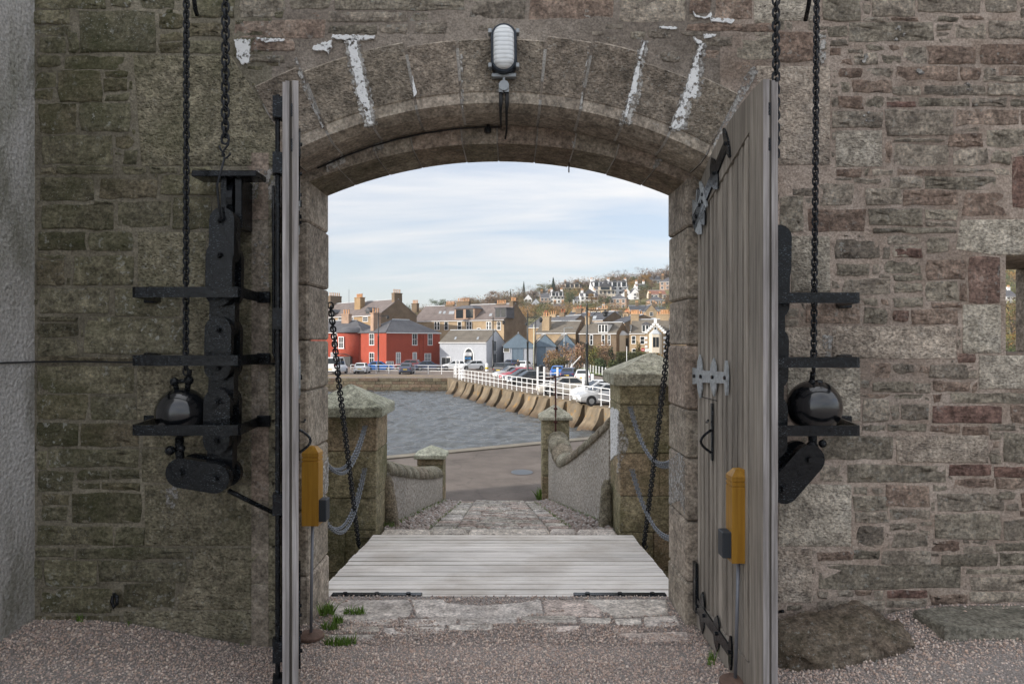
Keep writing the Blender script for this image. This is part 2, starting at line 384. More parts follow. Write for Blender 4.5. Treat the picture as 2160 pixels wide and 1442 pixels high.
M['door_edge'] = wood('bleached door edge', (0.20,0.178,0.165), (0.46,0.43,0.42), 2, tv=0.1)
M['deck'] = wood('bleached deck larch', (0.68,0.63,0.58), (0.85,0.805,0.75), 0, 0.7, tv=0.07, streak=0.5, dirt=0.5)
M['yellow'] = wood('stained yellow pine', (0.42,0.20,0.024), (0.58,0.31,0.046), 2, 0.4, 0.45)

def iron(name, c=(0.009,0.010,0.012), rough=0.2, glint=True):
    t = NT(name); v = t.coords()
    n = t.noise(v, 55, 5, 0.65)
    col = t.ramp(n, (0.3, tuple(x*0.7 for x in c)), (0.7, tuple(x*1.5 for x in c)))
    if glint:
        g = t.ramp(t.noise(t.coords(scale=(1,1,2.2)), 95, 3, 0.6), (0.60, 0.0), (0.64, 1.0))
        g2 = t.ramp(t.noise(v, 5, 3), (0.38, 0.0), (0.56, 1.0))
        col = t.mix(t.math('MULTIPLY', t.math('MULTIPLY', g, g2), 0.45), col, (0.22, 0.27, 0.31))  # pale specks paint glints into the iron's colour
    t.color(col)
    nm = t.bump(t.noise(v, 30, 4), 0.35, 0.01); nm = t.bump(n, 0.25, 0.004, nm)
    t.b.inputs['Coat Weight'].default_value = 0.7 if rough < 0.15 else 0.0; t.b.inputs['Coat Roughness'].default_value = 0.06; t.b.inputs['Coat IOR'].default_value = 1.7
    return t.done(rough, nm, spec=0.5 if rough < 0.15 else 0.3)
M['iron'] = iron('black gloss painted iron')
M['ball'] = iron('black gloss painted ball', (0.008,0.009,0.011), 0.13, glint=False)
M['chain'] = iron('black chain iron', (0.018,0.020,0.024), 0.34, glint=False)
M['hinge'] = iron('worn grey hinge iron', (0.24,0.23,0.215), 0.5)
M['silver'] = iron('peeling silver hinge', (0.34,0.36,0.37), 0.45)
M['galv'] = plain('galvanised chain', (0.20,0.215,0.235), 0.42, 0.35, bump=0.2)
M['pole_grey'] = plain('grey steel pole', (0.22,0.23,0.26), 0.4, 0.3)
M['rust'] = plain('rusty steel', (0.16,0.10,0.075), 0.8, 0.2, var=0.5, scale=14, bump=0.4)
M['rust_pole'] = plain('red rusty iron', (0.095,0.035,0.028), 0.8, 0.1, var=0.5, scale=20)
M['sensor'] = plain('dark grey plastic box', (0.028,0.034,0.042), 0.55)
M['cable'] = plain('black cable rubber', (0.012,0.012,0.013), 0.6)
M['alu'] = plain('dull aluminium', (0.36,0.38,0.39), 0.45, 0.4)
M['lamp_frame'] = plain('blue black lamp housing', (0.025,0.035,0.05), 0.45)
def lampglass():
    t = NT('ribbed lamp glass'); v = t.coords(scale=(1,1,1))
    w = t.new('ShaderNodeTexWave'); w.wave_type='BANDS'; w.bands_direction='Z'; w.inputs['Scale'].default_value = 14; t.l.new(v, w.inputs['Vector'])
    c = t.ramp(w.outputs['Fac'], (0.1, (0.66,0.68,0.68)), (0.4, (0.90,0.92,0.92)))
    t.color(c); return t.done(0.12, t.bump(w.outputs['Fac'], 0.15, 0.006), spec=0.6)
M['lamp_glass'] = lampglass()

def attr_mat(name, rough=0.9, var=0.0, trans=False, bump=0.0):
    t = NT(name); a = t.new('ShaderNodeAttribute'); a.attribute_name = 'Col'
    c = a.outputs['Color']
    if var: c = t.mix(1.0, c, t.ramp(t.rand(), (0.0, 1-var), (1.0, 1+var)), 'MULTIPLY')
    t.color(c); nm = t.bump(t.noise(t.coords(), 150, 3), bump, 0.004) if bump else None
    return t.done(rough, nm, spec=0.3)
M['gravel'] = attr_mat('gravel pebbles', 0.75, bump=0.3)
M['leaf'] = attr_mat('leaves', 0.8, 0.16)
def gravelbed():
    t = NT('gravel bed'); v = t.coords()
    vo = t.new('ShaderNodeTexVoronoi'); vo.inputs['Scale'].default_value = 95; t.l.new(v, vo.inputs['Vector'])
    c = t.ramp(t.noise(v, 120, 4, 0.7), (0.3, (0.16,0.14,0.13)), (0.55, (0.34,0.305,0.28)), (0.75, (0.50,0.455,0.43)))
    t.color(c); return t.done(0.95, t.bump(vo.outputs['Distance'], 0.8, 0.012))
M['gravel_bed'] = gravelbed()
def asphalt(name, a, b):
    t = NT(name); v = t.coords()
    c = t.ramp(t.noise(v, 0.35, 7, 0.6), (0.3, a), (0.7, b))
    c = t.mix(0.6, c, t.ramp(t.noise(v, 45, 4, 0.7), (0.3, 0.6), (0.7, 1.4)), 'MULTIPLY')
    vo = t.new('ShaderNodeTexVoronoi', feature='DISTANCE_TO_EDGE'); vo.inputs['Scale'].default_value = 0.28; wv = t.new('ShaderNodeVectorMath', operation='ADD'); t.l.new(v, wv.inputs[0]); nn = t.new('ShaderNodeTexNoise'); nn.inputs['Scale'].default_value = 1.1; nn.inputs['Detail'].default_value = 5; t.l.new(v, nn.inputs['Vector']); t.l.new(nn.outputs['Color'], wv.inputs[1]); t.l.new(wv.outputs[0], vo.inputs['Vector'])
    c = t.mix(t.ramp(vo.outputs['Distance'], (0.0, 0.35), (0.006, 0.0)), c, tuple(x*0.45 for x in a))
    c = t.mix(0.7, c, t.ramp(t.noise(v, 1.6, 6, 0.65), (0.36, 0.72), (0.62, 1.18)), 'MULTIPLY')
    t.color(c); return t.done(0.9, t.bump(t.noise(v, 60, 4), 0.4, 0.01), spec=0.25)
M['asphalt'] = asphalt('brown asphalt', (0.118,0.10,0.088), (0.158,0.134,0.118))
M['carpark'] = asphalt('car park asphalt', (0.155,0.125,0.105), (0.22,0.18,0.15))
M['edge'] = plain('pale quay edge', (0.17,0.15,0.118), 0.9, var=0.25, scale=3, bump=0.3)
def concrete():
    t = NT('sea wall concrete'); v = t.coords(); vs = t.coords(scale=(1,1,0.35))
    c = t.ramp(t.noise(vs, 0.9, 7, 0.62), (0.28, (0.085,0.064,0.042)), (0.5, (0.175,0.135,0.09)), (0.72, (0.26,0.21,0.15)))
    c = t.mix(t.ramp(t.noise(v, 1.7, 5), (0.62, 0.0), (0.68, 0.6)), c, (0.36, 0.19, 0.04))
    gp = t.new('ShaderNodeNewGeometry'); sz = t.new('ShaderNodeSeparateXYZ'); t.l.new(gp.outputs['Position'], sz.inputs[0])
    td = t.math('ADD', sz.outputs[2], t.math('MULTIPLY', t.noise(v, 1.3, 5, 0.6), 0.9)); mr = t.new('ShaderNodeMapRange'); t.l.new(td, mr.inputs[0]); mr.inputs[1].default_value = -3.50; mr.inputs[2].default_value = -3.10; mr.inputs[3].default_value = 0.85; mr.inputs[4].default_value = 0.0
    c = t.mix(1.0, c, t.ramp(t.rand(), (0.0, 0.72), (1.0, 1.15)), 'MULTIPLY'); c = t.mix(t.ramp(t.noise(t.coords(scale=(1, 1, 0.3)), 2.6, 7, 0.65), (0.48, 0.0), (0.64, 0.7)), c, (0.10, 0.085, 0.066))
    c = t.mix(mr.outputs[0], c, (0.075, 0.052, 0.034))
    t.color(c); return t.done(0.92, t.bump(t.noise(v, 6, 5), 0.4, 0.04), spec=0.2)
M['concrete'] = concrete()
def weed():
    t = NT('wet tide line'); v = t.coords()
    t.color(t.ramp(t.noise(v, 2.5, 6), (0.3, (0.05,0.035,0.022)), (0.7, (0.12,0.085,0.055)))); return t.done(0.6, t.bump(t.noise(v, 8, 5), 0.5, 0.04))
M['tide'] = weed()
def water():
    t = NT('harbour water'); v = t.coords()
    t.color((0.085, 0.092, 0.095)); nm = t.bump(t.noise(t.coords(scale=(0.55, 1.5, 1)), 2.6, 8, 0.62, 0.5), 0.9, 0.09)
    nm = t.bump(t.noise(v, 14, 5, 0.6), 0.6, 0.02, nm)
    t.b.inputs['IOR'].default_value = 1.33
    return t.done(0.12, nm, spec=0.5)
M['water'] = water()
def grassm():
    t = NT('rough grass'); v = t.coords()
    t.color(t.ramp(t.noise(v, 3, 6), (0.3, (0.06,0.085,0.018)), (0.7, (0.13,0.16,0.035)))); return t.done(0.95, t.bump(t.noise(v, 20, 4), 0.6, 0.05))
M['grass'] = grassm()
def hillm():
    t = NT('hillside ground'); v = t.coords()
    t.color(t.ramp(t.noise(v, 0.06, 7, 0.65), (0.3, (0.05,0.055,0.022)), (0.5, (0.10,0.085,0.035)), (0.7, (0.13,0.13,0.045)))); return t.done(0.95, t.bump(t.noise(v, 0.5, 5), 0.6, 0.6))
M['hill'] = hillm()
M['white'] = plain('white paint', (0.80,0.80,0.80), 0.5, var=0.05)
M['yellow_line'] = plain('worn yellow paint', (0.50,0.33,0.06), 0.8, var=0.3, scale=2)
M['black_post'] = plain('black painted post', (0.014,0.016,0.018), 0.4)
# ------------------------------------------------------------------ castle: wall planes and openings
YW, YR, YB = 3.65, 3.92, 4.35          # wall face, door rebate, outer face
S = YW/FPX
def wx(px): return (px-CXP)*S
def wz(py): return EYE-(py-CYP)*S
OCX = -0.085
RI, ZI = 2.809, -0.017                 # inner arch radius and centre height
RO, ZO = 2.393, 0.532                  # outer order
XL, XR = -1.169, 1.000                 # inner jambs
OXL, OXR = -1.27, 1.10                 # rebate jambs
AI = math.asin(1.0845/RI)
def arc(r, zc, a0, a1, n): return [(OCX+r*math.sin(a0+(a1-a0)*k/n), zc+r*math.cos(a0+(a1-a0)*k/n)) for k in range(n+1)]

def smoothstep(a, b, x):
    t = max(0.0, min(1.0, (x-a)/(b-a))); return t*t*(3-2*t)
def gz(x, y):
    side = smoothstep(1.15, 2.2, abs(x+0.08)); near = smoothstep(2.9, 3.65, y)
    return 0.0225 + 0.032*smoothstep(3.7, 3.2, y) + side*(0.03+(0.115 if x < 0 else 0.10)*near) + 0.10*near*smoothstep(1.6, 2.4, x)*smoothstep(5, 4, x)

rng = random.Random(7)

def in_poly(x, y, pts):
    c = False; n = len(pts)
    for i in range(n):
        x1, y1 = pts[i]; x2, y2 = pts[(i+1) % n]
        if (y1 > y) != (y2 > y) and x < (x2-x1)*(y-y1)/(y2-y1)+x1: c = not c
    return c

def stone_geo(pts, proud, rough, rnd, ashlar=False):
    """pts: px polygon on the wall plane -> verts, faces of one stone"""
    w = [(wx(a), wz(b)) for a, b in pts]
    per = sum(math.dist(w[i], w[(i+1) % len(w)]) for i in range(len(w)))
    step = max(per/ (13 if not ashlar else 14), 0.03)
    ol = []
    for i in range(len(w)):
        a, b = w[i], w[(i+1) % len(w)]; L = math.dist(a, b); k = max(1, round(L/step))
        for j in range(k):
            t = j/k; x = a[0]+(b[0]-a[0])*t; z = a[1]+(b[1]-a[1])*t
            if j == 0 and not ashlar:
                cx = sum(p[0] for p in w)/len(w); cz = sum(p[1] for p in w)/len(w)
                d = math.dist((x, z), (cx, cz)); q = min(0.35*d, rnd.uniform(-0.002, 0.009))/d
                x += (cx-x)*q; z += (cz-z)*q
            x += rnd.uniform(-1, 1)*rough; z += rnd.uniform(-1, 1)*rough
            ol.append((x, z))
    n = len(ol); cx = sum(p[0] for p in ol)/n; cz = sum(p[1] for p in ol)/n
    xs = [p[0] for p in ol]; zs = [p[1] for p in ol]; sm = min(max(xs)-min(xs), max(zs)-min(zs))
    def inset(k):
        r = []
        for i in range(n):
            a, b, c = ol[i-1], ol[i], ol[(i+1) % n]
            tx, tz = c[0]-a[0], c[1]-a[1]; l = math.hypot(tx, tz) or 1
            nx, nz = -tz/l, tx/l
            if nx*(cx-b[0])+nz*(cz-b[1]) < 0: nx, nz = -nx, -nz
            r.append((b[0]+nx*k, b[1]+nz*k))
        return r
    k1 = min(0.003 if ashlar else 0.006, sm*0.12)
    i1 = inset(k1); i2 = inset(min(0.03, sm*0.3))
    hw_, hh_ = (max(xs)-min(xs))/2, (max(zs)-min(zs))/2; tl = min(0.003, proud*0.4)
    tx, tz = rnd.uniform(-tl, tl)/max(hw_, .05), rnd.uniform(-tl, tl)/max(hh_, .04)
    if ashlar: tx = tz = 0
    nr = (0.0006 if ashlar else min(0.002, proud*0.22))
    def yf(x, z, p): return YW-p+(x-cx)*tx+(z-cz)*tz+rnd.uniform(-nr, nr)
    v = [(x, YW+0.045, z) for x, z in ol]+[(x, YW-proud*0.6, z) for x, z in ol]
    v += [(x, yf(x, z, proud*0.9), z) for x, z in i1]+[(x, yf(x, z, proud), z) for x, z in i2]
    v.append((cx, yf(cx, cz, proud*1.05), cz))
    f = []
    for r in range(3):
        for i in range(n):
            j = (i+1) % n; f.append([r*n+i, r*n+j, (r+1)*n+j, (r+1)*n+i])
    for i in range(n): f.append([3*n+i, 3*n+(i+1) % n, 4*n])
    return v, f

def rect(a): return [(a[0], a[1]), (a[2], a[1]), (a[2], a[3]), (a[0], a[3])]

def stone(parent, pts, mat, proud, rough, rnd, ashlar=False, name='stone'):
    v, f = stone_geo(pts, proud, rough, rnd, ashlar)
    mb = MB(); mb.add(v, f); o = mb.build(name, mat, parent, True, True)
    return fixn(o)

# ---- wall bodies (mortar core behind the stones)
wall_l = empty('castle_wall', (-1.9, 4.0, 0.0), label='dark mossy rubble castle wall behind the hanging link stack, beside the edge-on door', cat='stone wall')
wall_r = empty('castle_wall', (2.3, 4.0, 0.0), label='brown rubble stone castle wall with a small square window', cat='stone wall')
gate = empty('gate_arch', (OCX, 4.0, 0.0), label='shallow stone gateway arch with punched voussoirs and white lime streaks', cat='archway')
ZT = 4.6
mb = MB(); mb.box((-2.60, YW-0.0025, -1.7), (OXL-0.012, YB, ZT)); mb.build('mortar_core', M['mort_l'], wall_l, world=True)
WX0, WX1, WZ0, WZ1 = wx(2109), wx(2109)+0.65, wz(745), wz(540)
mb = MB()
mb.box((OXR+0.012, YW-0.0025, -1.7), (WX0+0.03, YB, ZT)); mb.box((WX1, YW-0.0025, -1.7), (5.6, YB, ZT))
mb.box((WX0+0.03, YW-0.0025, -1.7), (WX1, YB, WZ0-0.02)); mb.box((WX0+0.03, YW-0.0025, WZ1+0.03), (WX1, YB, ZT))
mb.build('mortar_core', M['mort_r'], wall_r, world=True)
# spandrel core over the arch
ao = math.asin((OXR-OCX)/RO)
mb = MB()
def spandrel(rad, zc, y0, y1, zmin):
    n = 28
    for k in range(n):
        a, b = OXL-0.012+(OXR-OXL+0.024)*k/n, OXL-0.012+(OXR-OXL+0.024)*(k+1)/n
        h = lambda x: max(zmin, zc+math.sqrt(rad*rad-(x-OCX)**2))
        mb.add([(a, y0, h(a)), (b, y0, h(b)), (b, y0, ZT), (a, y0, ZT), (a, y1, h(a)), (b, y1, h(b)), (b, y1, ZT), (a, y1, ZT)], [(0,1,2,3),(7,6,5,4),(0,4,5,1),(3,2,6,7)])
spandrel(RO+0.03, ZO, YW-0.0025, YR-0.003, 2.58)
spandrel(RI+0.03, ZI, YR+0.004, YB-0.002, 2.56)
mb.build('mortar_core', M['mort_g'], gate, world=True)

# ---- listed stones (pixel boxes on the wall plane read off the photograph)
A_L = [[(282,118),(488,118),(588,276),(588,350),(300,350)], rect((292,490,434,606)), rect((500,490,588,618)), rect((390,612,588,758)),
       rect((290,772,588,884)), rect((302,890,588,942)), rect((300,946,588,1016)), rect((306,1022,588,1150)), [(418,1155),(588,1155),(588,1284),(374,1284)], rect((262,1288,588,1345))]
R_L = [(70,-8,225,20),(234,-8,276,15),(298,-8,366,18),(70,23,150,50),(72,55,150,76),(82,80,140,113),(143,68,166,114),(170,25,330,112),(335,70,390,88),(335,91,390,112),(395,86,470,112),
 (335,30,388,62),(398,48,470,78),(405,0,495,38),(80,118,128,142),(134,118,264,148),(76,152,118,186),(125,152,216,214),(221,152,270,163),(221,166,270,193),(76,191,112,211),(221,200,272,213),(82,218,162,282),(169,218,274,277),(90,286,240,347),
 (245,288,284,314),(262,319,291,346),(85,354,118,369),(122,352,240,367),(258,354,310,366),(315,353,376,365),(382,354,450,366),(87,374,200,425),(210,378,334,418),(339,370,455,411),
 (90,432,240,484),(250,424,360,479),(366,416,446,482),(200,425,236,431),(85,490,180,527),(188,490,281,528),(80,537,142,545),(80,549,138,601),(155,540,283,602),(85,608,230,660),(240,608,384,665),(80,668,165,678),
 (80,682,168,710),(180,670,385,747),(80,714,163,750),(80,753,282,763),(80,771,285,828),(80,833,183,884),(190,835,286,885),(80,890,165,941),(172,892,292,941),(80,949,98,990),(105,948,294,985),(80,993,156,1035),
 (166,991,230,1011),(236,990,294,1008),(214,1015,296,1033),(165,1017,209,1031),(88,1042,146,1065),(88,1069,142,1098),(151,1040,298,1101),(76,1108,240,1148),(245,1110,302,1150),(76,1155,158,1173),(162,1155,410,1178),
 (70,1181,88,1220),(95,1181,206,1235),(211,1183,394,1226),(85,1238,236,1292),(240,1240,258,1280),(262,1229,372,1278),(505,372,586,480),(76,1296,258,1330)]
A_R = [rect((1596,140,1750,348)), rect((1668,498,1750,616)), rect((1642,1021,1795,1151)), rect((1640,1156,1712,1270)), rect((1660,776,1814,886)), rect((1645,690,1750,752)), rect((1590,2,1716,45)),
       rect((1762,276,1860,352)), rect((2030,643,2110,744)), rect((2064,749,2330,820)), [(2026,464),(2330,462),(2330,538),(2090,538),(2016,526)], rect((1755,688,2016,756)), rect((1890,918,2083,975)), rect((2308,540,2400,744))]
R_R = [(1640,69,1716,131),(1735,-6,1815,45),(1820,10,1835,35),(1839,-6,1930,35),(1936,-6,2068,28),(2078,-4,2145,28),(2150,18,2185,38),(1880,37,1938,45),(1980,36,2020,47),(2028,33,2074,43),(1975,53,2010,66),(2014,50,2080,83),(2084,46,2190,83),
 (1790,50,1970,88),(1746,56,1786,80),(1750,85,1788,97),(1750,102,1778,118),(1785,104,1820,112),(1826,96,1862,107),(1872,97,1897,107),(1800,113,1853,138),(1860,118,1900,135),(1770,126,1797,138),(1905,98,1953,135),(1956,100,2056,137),(2065,94,2190,136),
 (1770,144,1820,165),(1828,144,1884,166),(1888,142,2020,170),(2025,142,2068,170),(2073,143,2100,160),(2104,140,2190,160),(2073,163,2190,174),(1773,173,1793,198),(1797,171,1880,196),(1883,182,1942,203),(1948,180,2078,201),(2083,179,2190,203),
 (1770,204,1818,228),(1821,203,1867,228),(1868,206,1900,213),(1868,215,1932,226),(1936,209,2045,226),(2050,208,2125,226),(2131,210,2190,226),(1755,236,1862,269),(1868,232,2010,287),(2016,230,2150,265),(2154,232,2200,262),
 (1885,292,1992,301),(1866,300,1880,348),(1886,305,2000,350),(2000,282,2072,310),(2080,275,2190,311),(2010,315,2086,350),(2092,318,2130,345),(1760,357,1818,372),(1824,357,1831,373),(1838,358,1884,370),(1890,356,2008,371),(2015,355,2095,365),
 (1800,376,1858,385),(1876,374,1945,398),(1950,374,2100,398),(1728,386,1800,435),(1822,398,1898,433),(1905,402,2020,433),(2030,404,2128,456),(1703,442,1824,490),(1829,441,1945,477),(1950,442,2020,464),(1840,481,2014,492),(1950,468,2018,478),
 (1645,414,1692,492),(1760,504,1856,547),(1862,521,1876,546),(1870,499,1945,516),(1882,519,1945,543),(1955,501,2001,532),(1765,557,1832,581),(1840,558,1855,580),(1865,551,1940,577),(1953,548,2038,590),(1775,588,1878,622),
 (1885,581,1945,591),(1885,598,1945,618),(1953,595,2021,638),(2025,596,2038,635),(1820,629,1850,645),(1860,631,1875,645),(1882,628,1945,646),(1700,640,1815,682),(1821,650,1872,682),(1921,650,2020,682),(1960,640,2026,648),
 (1822,766,1878,797),(1885,769,1930,787),(1940,773,1960,787),(1962,768,2040,798),(2043,780,2060,800),(1840,806,1925,826),(1928,808,1962,830),(1966,805,2045,826),(2052,806,2062,826),(1830,829,1875,838),(1885,831,1945,842),(1968,831,1986,848),(2005,829,2190,850),
 (1818,842,1875,890),(1878,853,1895,885),(1900,851,1960,886),(2128,854,2190,893),(1816,896,1868,908),(1873,894,1955,908),(1960,898,2025,911),(2028,899,2085,918),(2090,893,2142,907),(2148,898,2190,908),(2088,912,2110,924),(1735,921,1884,968),
 (2090,930,2108,945),(2086,948,2108,956),(2084,959,2110,978),(2116,912,2190,975),(1730,976,1780,1016),(1784,980,1996,1018),(2010,1007,2095,1029),(2100,1009,2190,1031),(1798,1027,1830,1042),(1837,1027,1864,1042),(1868,1022,1960,1066),(1800,1047,1873,1076),
 (1975,1040,2118,1077),(1966,1022,1998,1033),(2103,1036,2142,1050),(2122,1061,2148,1078),(2152,1042,2190,1072),(1803,1081,1873,1099),(1876,1073,1962,1095),(1970,1084,2110,1135),(2115,1094,2190,1138),(1807,1109,1863,1152),(1876,1103,1935,1117),(1882,1122,1955,1154),
 (1936,1116,1962,1126),(1963,1139,2025,1160),(2031,1151,2095,1165),(2050,1138,2080,1147),(2100,1143,2190,1160),(1725,1161,1798,1180),(1801,1159,1856,1178),(1860,1161,1962,1190),(1981,1168,2105,1193),(2109,1166,2190,1193),(1725,1190,2028,1240),(2035,1196,2190,1211),
 (2045,1214,2190,1245),(1722,1246,1745,1262),(1765,1244,1800,1258),(1803,1244,1840,1254),(1960,1253,2040,1275),(1870,1264,1956,1279),(2044,1250,2190,1268),(1722,1266,1866,1300),(1960,1279,2190,1300)]
RED_R = [(2043,541,2108,640),(1965,856,2115,892),(1882,655,1916,678),(2000,979,2092,1003),(2097,984,2190,1006),(1870,1244,1957,1260),(1868,215,1932,226),(2020,746,2058,765),(2134,330,2178,440),(1885,524,1944,543)]
R_M = [(505,-6,600,36),(612,-6,696,20),(492,42,688,80),(692,26,860,48),(692,54,796,72),(802,54,857,72),(704,-6,980,22),(986,4,1110,40),(1116,-6,1300,44),(1306,-6,1450,48),(1456,-6,1498,30),(1502,-6,1586,40),
 (530,82,622,110),(526,116,600,131),(1446,50,1640,66),(1480,78,1544,98),(1552,74,1636,126)]

def fill_rects(x0, y0, x1, y1, taken, rnd, cell=6, wr=(3, 11), hr=(2, 4), skip=0.12):
    nx, ny = int((x1-x0)/cell), int((y1-y0)/cell)
    occ = [[any(in_poly(x0+(i+.5)*cell, y0+(j+.5)*cell, p) for p in taken) for i in range(nx)] for j in range(ny)]
    res = []
    for j in range(ny):
        i = 0
        while i < nx:
            if occ[j][i]: i += 1; continue
            w = 1; W = rnd.randint(*wr)
            while w < W and i+w < nx and not occ[j][i+w]: w += 1
            h = 1; Hh = rnd.randint(*hr)
            while h < Hh and j+h < ny and all(not occ[j+h][q] for q in range(i, i+w)): h += 1
            for b in range(h):
                for q in range(i, i+w): occ[j+b][q] = True
            if w >= 2 and h >= 2 and rnd.random() > skip:
                g = 1.2+rnd.random()*2
                res.append((x0+i*cell+g, y0+j*cell+g, x0+(i+w)*cell-g, y0+(j+h)*cell-g))
            i += w
    return res

def arch_guard():
    p = [(OXL-0.0, -1)]+[(x, z) for x, z in arc(RO+0.36, ZO, -R(28), R(28.6), 20)]+[(OXR, -1)]
    return [(a/S+CXP, CYP-(b-EYE)/S) for a, b in p]
arch_px = arch_guard()
def grow(r, g=2): return rect((r[0]-g, r[1]-g, r[2]+g, r[3]+g))

small_l, small_r = MB(), MB()
def lay(parent, ashl, rub, red, mats, fill, small, proud=(0.003, 0.010), skip=0.12):
    for p in ashl: stone(parent, p, mats[1], 0.005+rng.random()*0.004, 0.0015, rng, True)
    for r in rub:
        if r in red: continue
        ax = (r[2]-r[0])*(r[3]-r[1])
        q = rect(r); q = [(a+rng.uniform(-2.2, 2.2), b+rng.uniform(-1.6, 1.6)) for a, b in q]
        stone(parent, q, mats[0], rng.uniform(*proud), 0.0055, rng)
    for r in red: stone(parent, rect(r), M['stone_red'], rng.uniform(0.005, 0.010), 0.003, rng)
    taken = [grow(r) for r in rub]+list(ashl)+[grow(r) for r in red]+[arch_px]
    k = 0
    for (x0, y0, x1, y1, holes) in fill:
        for r in fill_rects(x0, y0, x1, y1, taken+holes, rng, skip=skip):
            big = (r[2]-r[0]) >= 30 and (r[3]-r[1]) >= 12
            q = [(a+rng.uniform(-2, 2), b+rng.uniform(-1.3, 1.3)) for a, b in rect(r)]
            if big and k < 110: stone(parent, q, mats[0], rng.uniform(0.002, 0.008), 0.003, rng); k += 1
            else:
                v, f = stone_geo(q, rng.uniform(0.001, 0.006), 0.003, rng); small.add(v, f)
hole_l = rect((405, 352, 548, 480))
lay(wall_l, A_L, R_L, [], (M['stone_l'], M['ash_l']), [(66, -150, 600, 1340, [hole_l])], small_l, (0.004, 0.012), skip=0.62)
hole_r = rect((1610, 355, 1668, 410)); win = rect((2104, 535, 2330, 748))
lay(wall_r, A_R, R_R, RED_R, (M['stone_r'], M['ash_r']), [(1590, -150, 2330, 1320, [hole_r, win])], small_r, skip=0.35)
lay(gate, [], R_M, [], (M['stone_r'], M['ash_r']), [(600, -150, 1590, 150, [])], small_r, (0.003, 0.008), skip=0.8)
tag(fixn(small_l.build('small_stones', M['stone_l'], wall_l, True, True)), kind='stuff')
tag(fixn(small_r.build('small_stones', M['stone_r'], wall_r, True, True)), kind='stuff')

# window surround: reveal stones, lintel rebate and inner bar
mb = MB(); mb.box((WX0-0.02, YW+0.03, WZ1+0.001), (WX1+0.02, YB-0.02, WZ1+0.06)); mb.build('window_lintel', M['smooth'], wall_r, world=True)
mb = MB(); mb.bbox((WX1-0.06, YW+0.05, WZ0), (WX1+0.01, YB-0.01, WZ1), 0.006); mb.build('window_jamb', M['smooth'], wall_r, world=True)
mb = MB(); mb.bbox((WX0-0.01, YW+0.04, WZ0-0.05), (WX1+0.02, YB+0.03, WZ0), 0.006); mb.build('window_sill', M['smooth'], wall_r, world=True)

# ---- arch ring: outer voussoirs
def ring_piece(a0, a1, prof, zc, n, mats, midx, name='voussoir', gap=0.0016):
    """prof: list of (radius, Y), closed; swept from a0 to a1"""
    rs = []
    for k in range(n+1):
        a = a0+gap+(a1-a0-2*gap)*k/n
        rs.append([(OCX+r*math.sin(a), y, zc+r*math.cos(a)) for r, y in prof])
    m = MB(); m.rings(rs); nn = len(prof)
    m.m = [midx[(i) % nn] for k in range(n) for i in range(nn)]+[0, 0]
    return fixn(m.build(name, mats, gate, False, True))
J = [-33, -27.6, -22, -16.2, -10.2, -4.4, 5.6, 10.8, 16.5, 22.5, 28.0, 33]
ext = [0.30, 0.37, 0.375, 0.36, 0.345, 0.325, 0.34, 0.35, 0.335, 0.36, 0.37, 0.30]
for k in range(1, len(J)-2):
    e = RO+ext[k]+0.02+rng.uniform(-0.03, 0.025); fy = YW-0.013-rng.random()*0.003
    prof = [(e, YW+0.05), (e, fy+0.01), (e-0.01, fy), (RO+0.062, fy), (RO+0.058, fy+0.006), (RO, fy+0.006), (RO-0.034, YW+0.055), (RO-0.034, YR+0.0), (RO+0.05, YR+0.0)]
    ring_piece(R(J[k]), R(J[k+1]), prof, ZO, 6, [M['smooth'], M['vouss']], [0, 0, 1, 0, 0, 0, 0, 0, 0], gap=0.0032)
# springers continuing the chamfer down to the rebate jambs (mostly behind the doors)
for (a0, a1) in ((J[0], J[1]), (J[-2], J[-1])):
    prof = [(RO+0.10, YW+0.05), (RO+0.10, YW-0.004), (RO, YW-0.002), (RO-0.034, YW+0.055), (RO-0.034, YR), (RO+0.05, YR)]
    ring_piece(R(a0), R(a1), prof, ZO, 3, [M['smooth']], [0]*6)
# inner ring
JI = [-23.5, -18.9, -14.2, -9.9, -4.1, 0.0, 4.6, 9.0, 14.0, 18.8, 23.5]
for k in range(len(JI)-1):
    d = rng.uniform(-0.002, 0.003); e2 = rng.uniform(0, 0.003)
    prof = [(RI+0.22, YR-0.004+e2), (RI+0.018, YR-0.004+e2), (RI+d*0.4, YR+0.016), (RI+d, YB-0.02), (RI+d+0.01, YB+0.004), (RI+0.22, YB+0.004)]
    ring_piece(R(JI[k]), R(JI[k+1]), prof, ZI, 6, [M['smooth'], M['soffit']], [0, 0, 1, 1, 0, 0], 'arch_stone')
# mortar in the joints of both rings
def joint_ring(a0, a1, prof, zc, nm='joint_mortar'):
    m = MB(); rs = []
    for k in range(41):
        a = a0+(a1-a0)*k/40; rs.append([(OCX+r_*math.sin(a), y, zc+r_*math.cos(a)) for r_, y in prof])
    m.rings(rs); return fixn(m.build(nm, M['joint'], gate, False, True))
joint_ring(R(J[1]), R(J[-2]), [(RO+.30, YW+.04), (RO+.30, YW-.006), (RO+.004, YW+.0), (RO-.028, YW+.058), (RO-.028, YR-.006), (RO+.05, YR-.006)], ZO)
joint_ring(R(JI[0]), R(JI[-1]), [(RI+.20, YR+.003), (RI+.022, YR+.003), (RI+.009, YR+.02), (RI+.009, YB-.004), (RI+.20, YB-.004)], ZI)
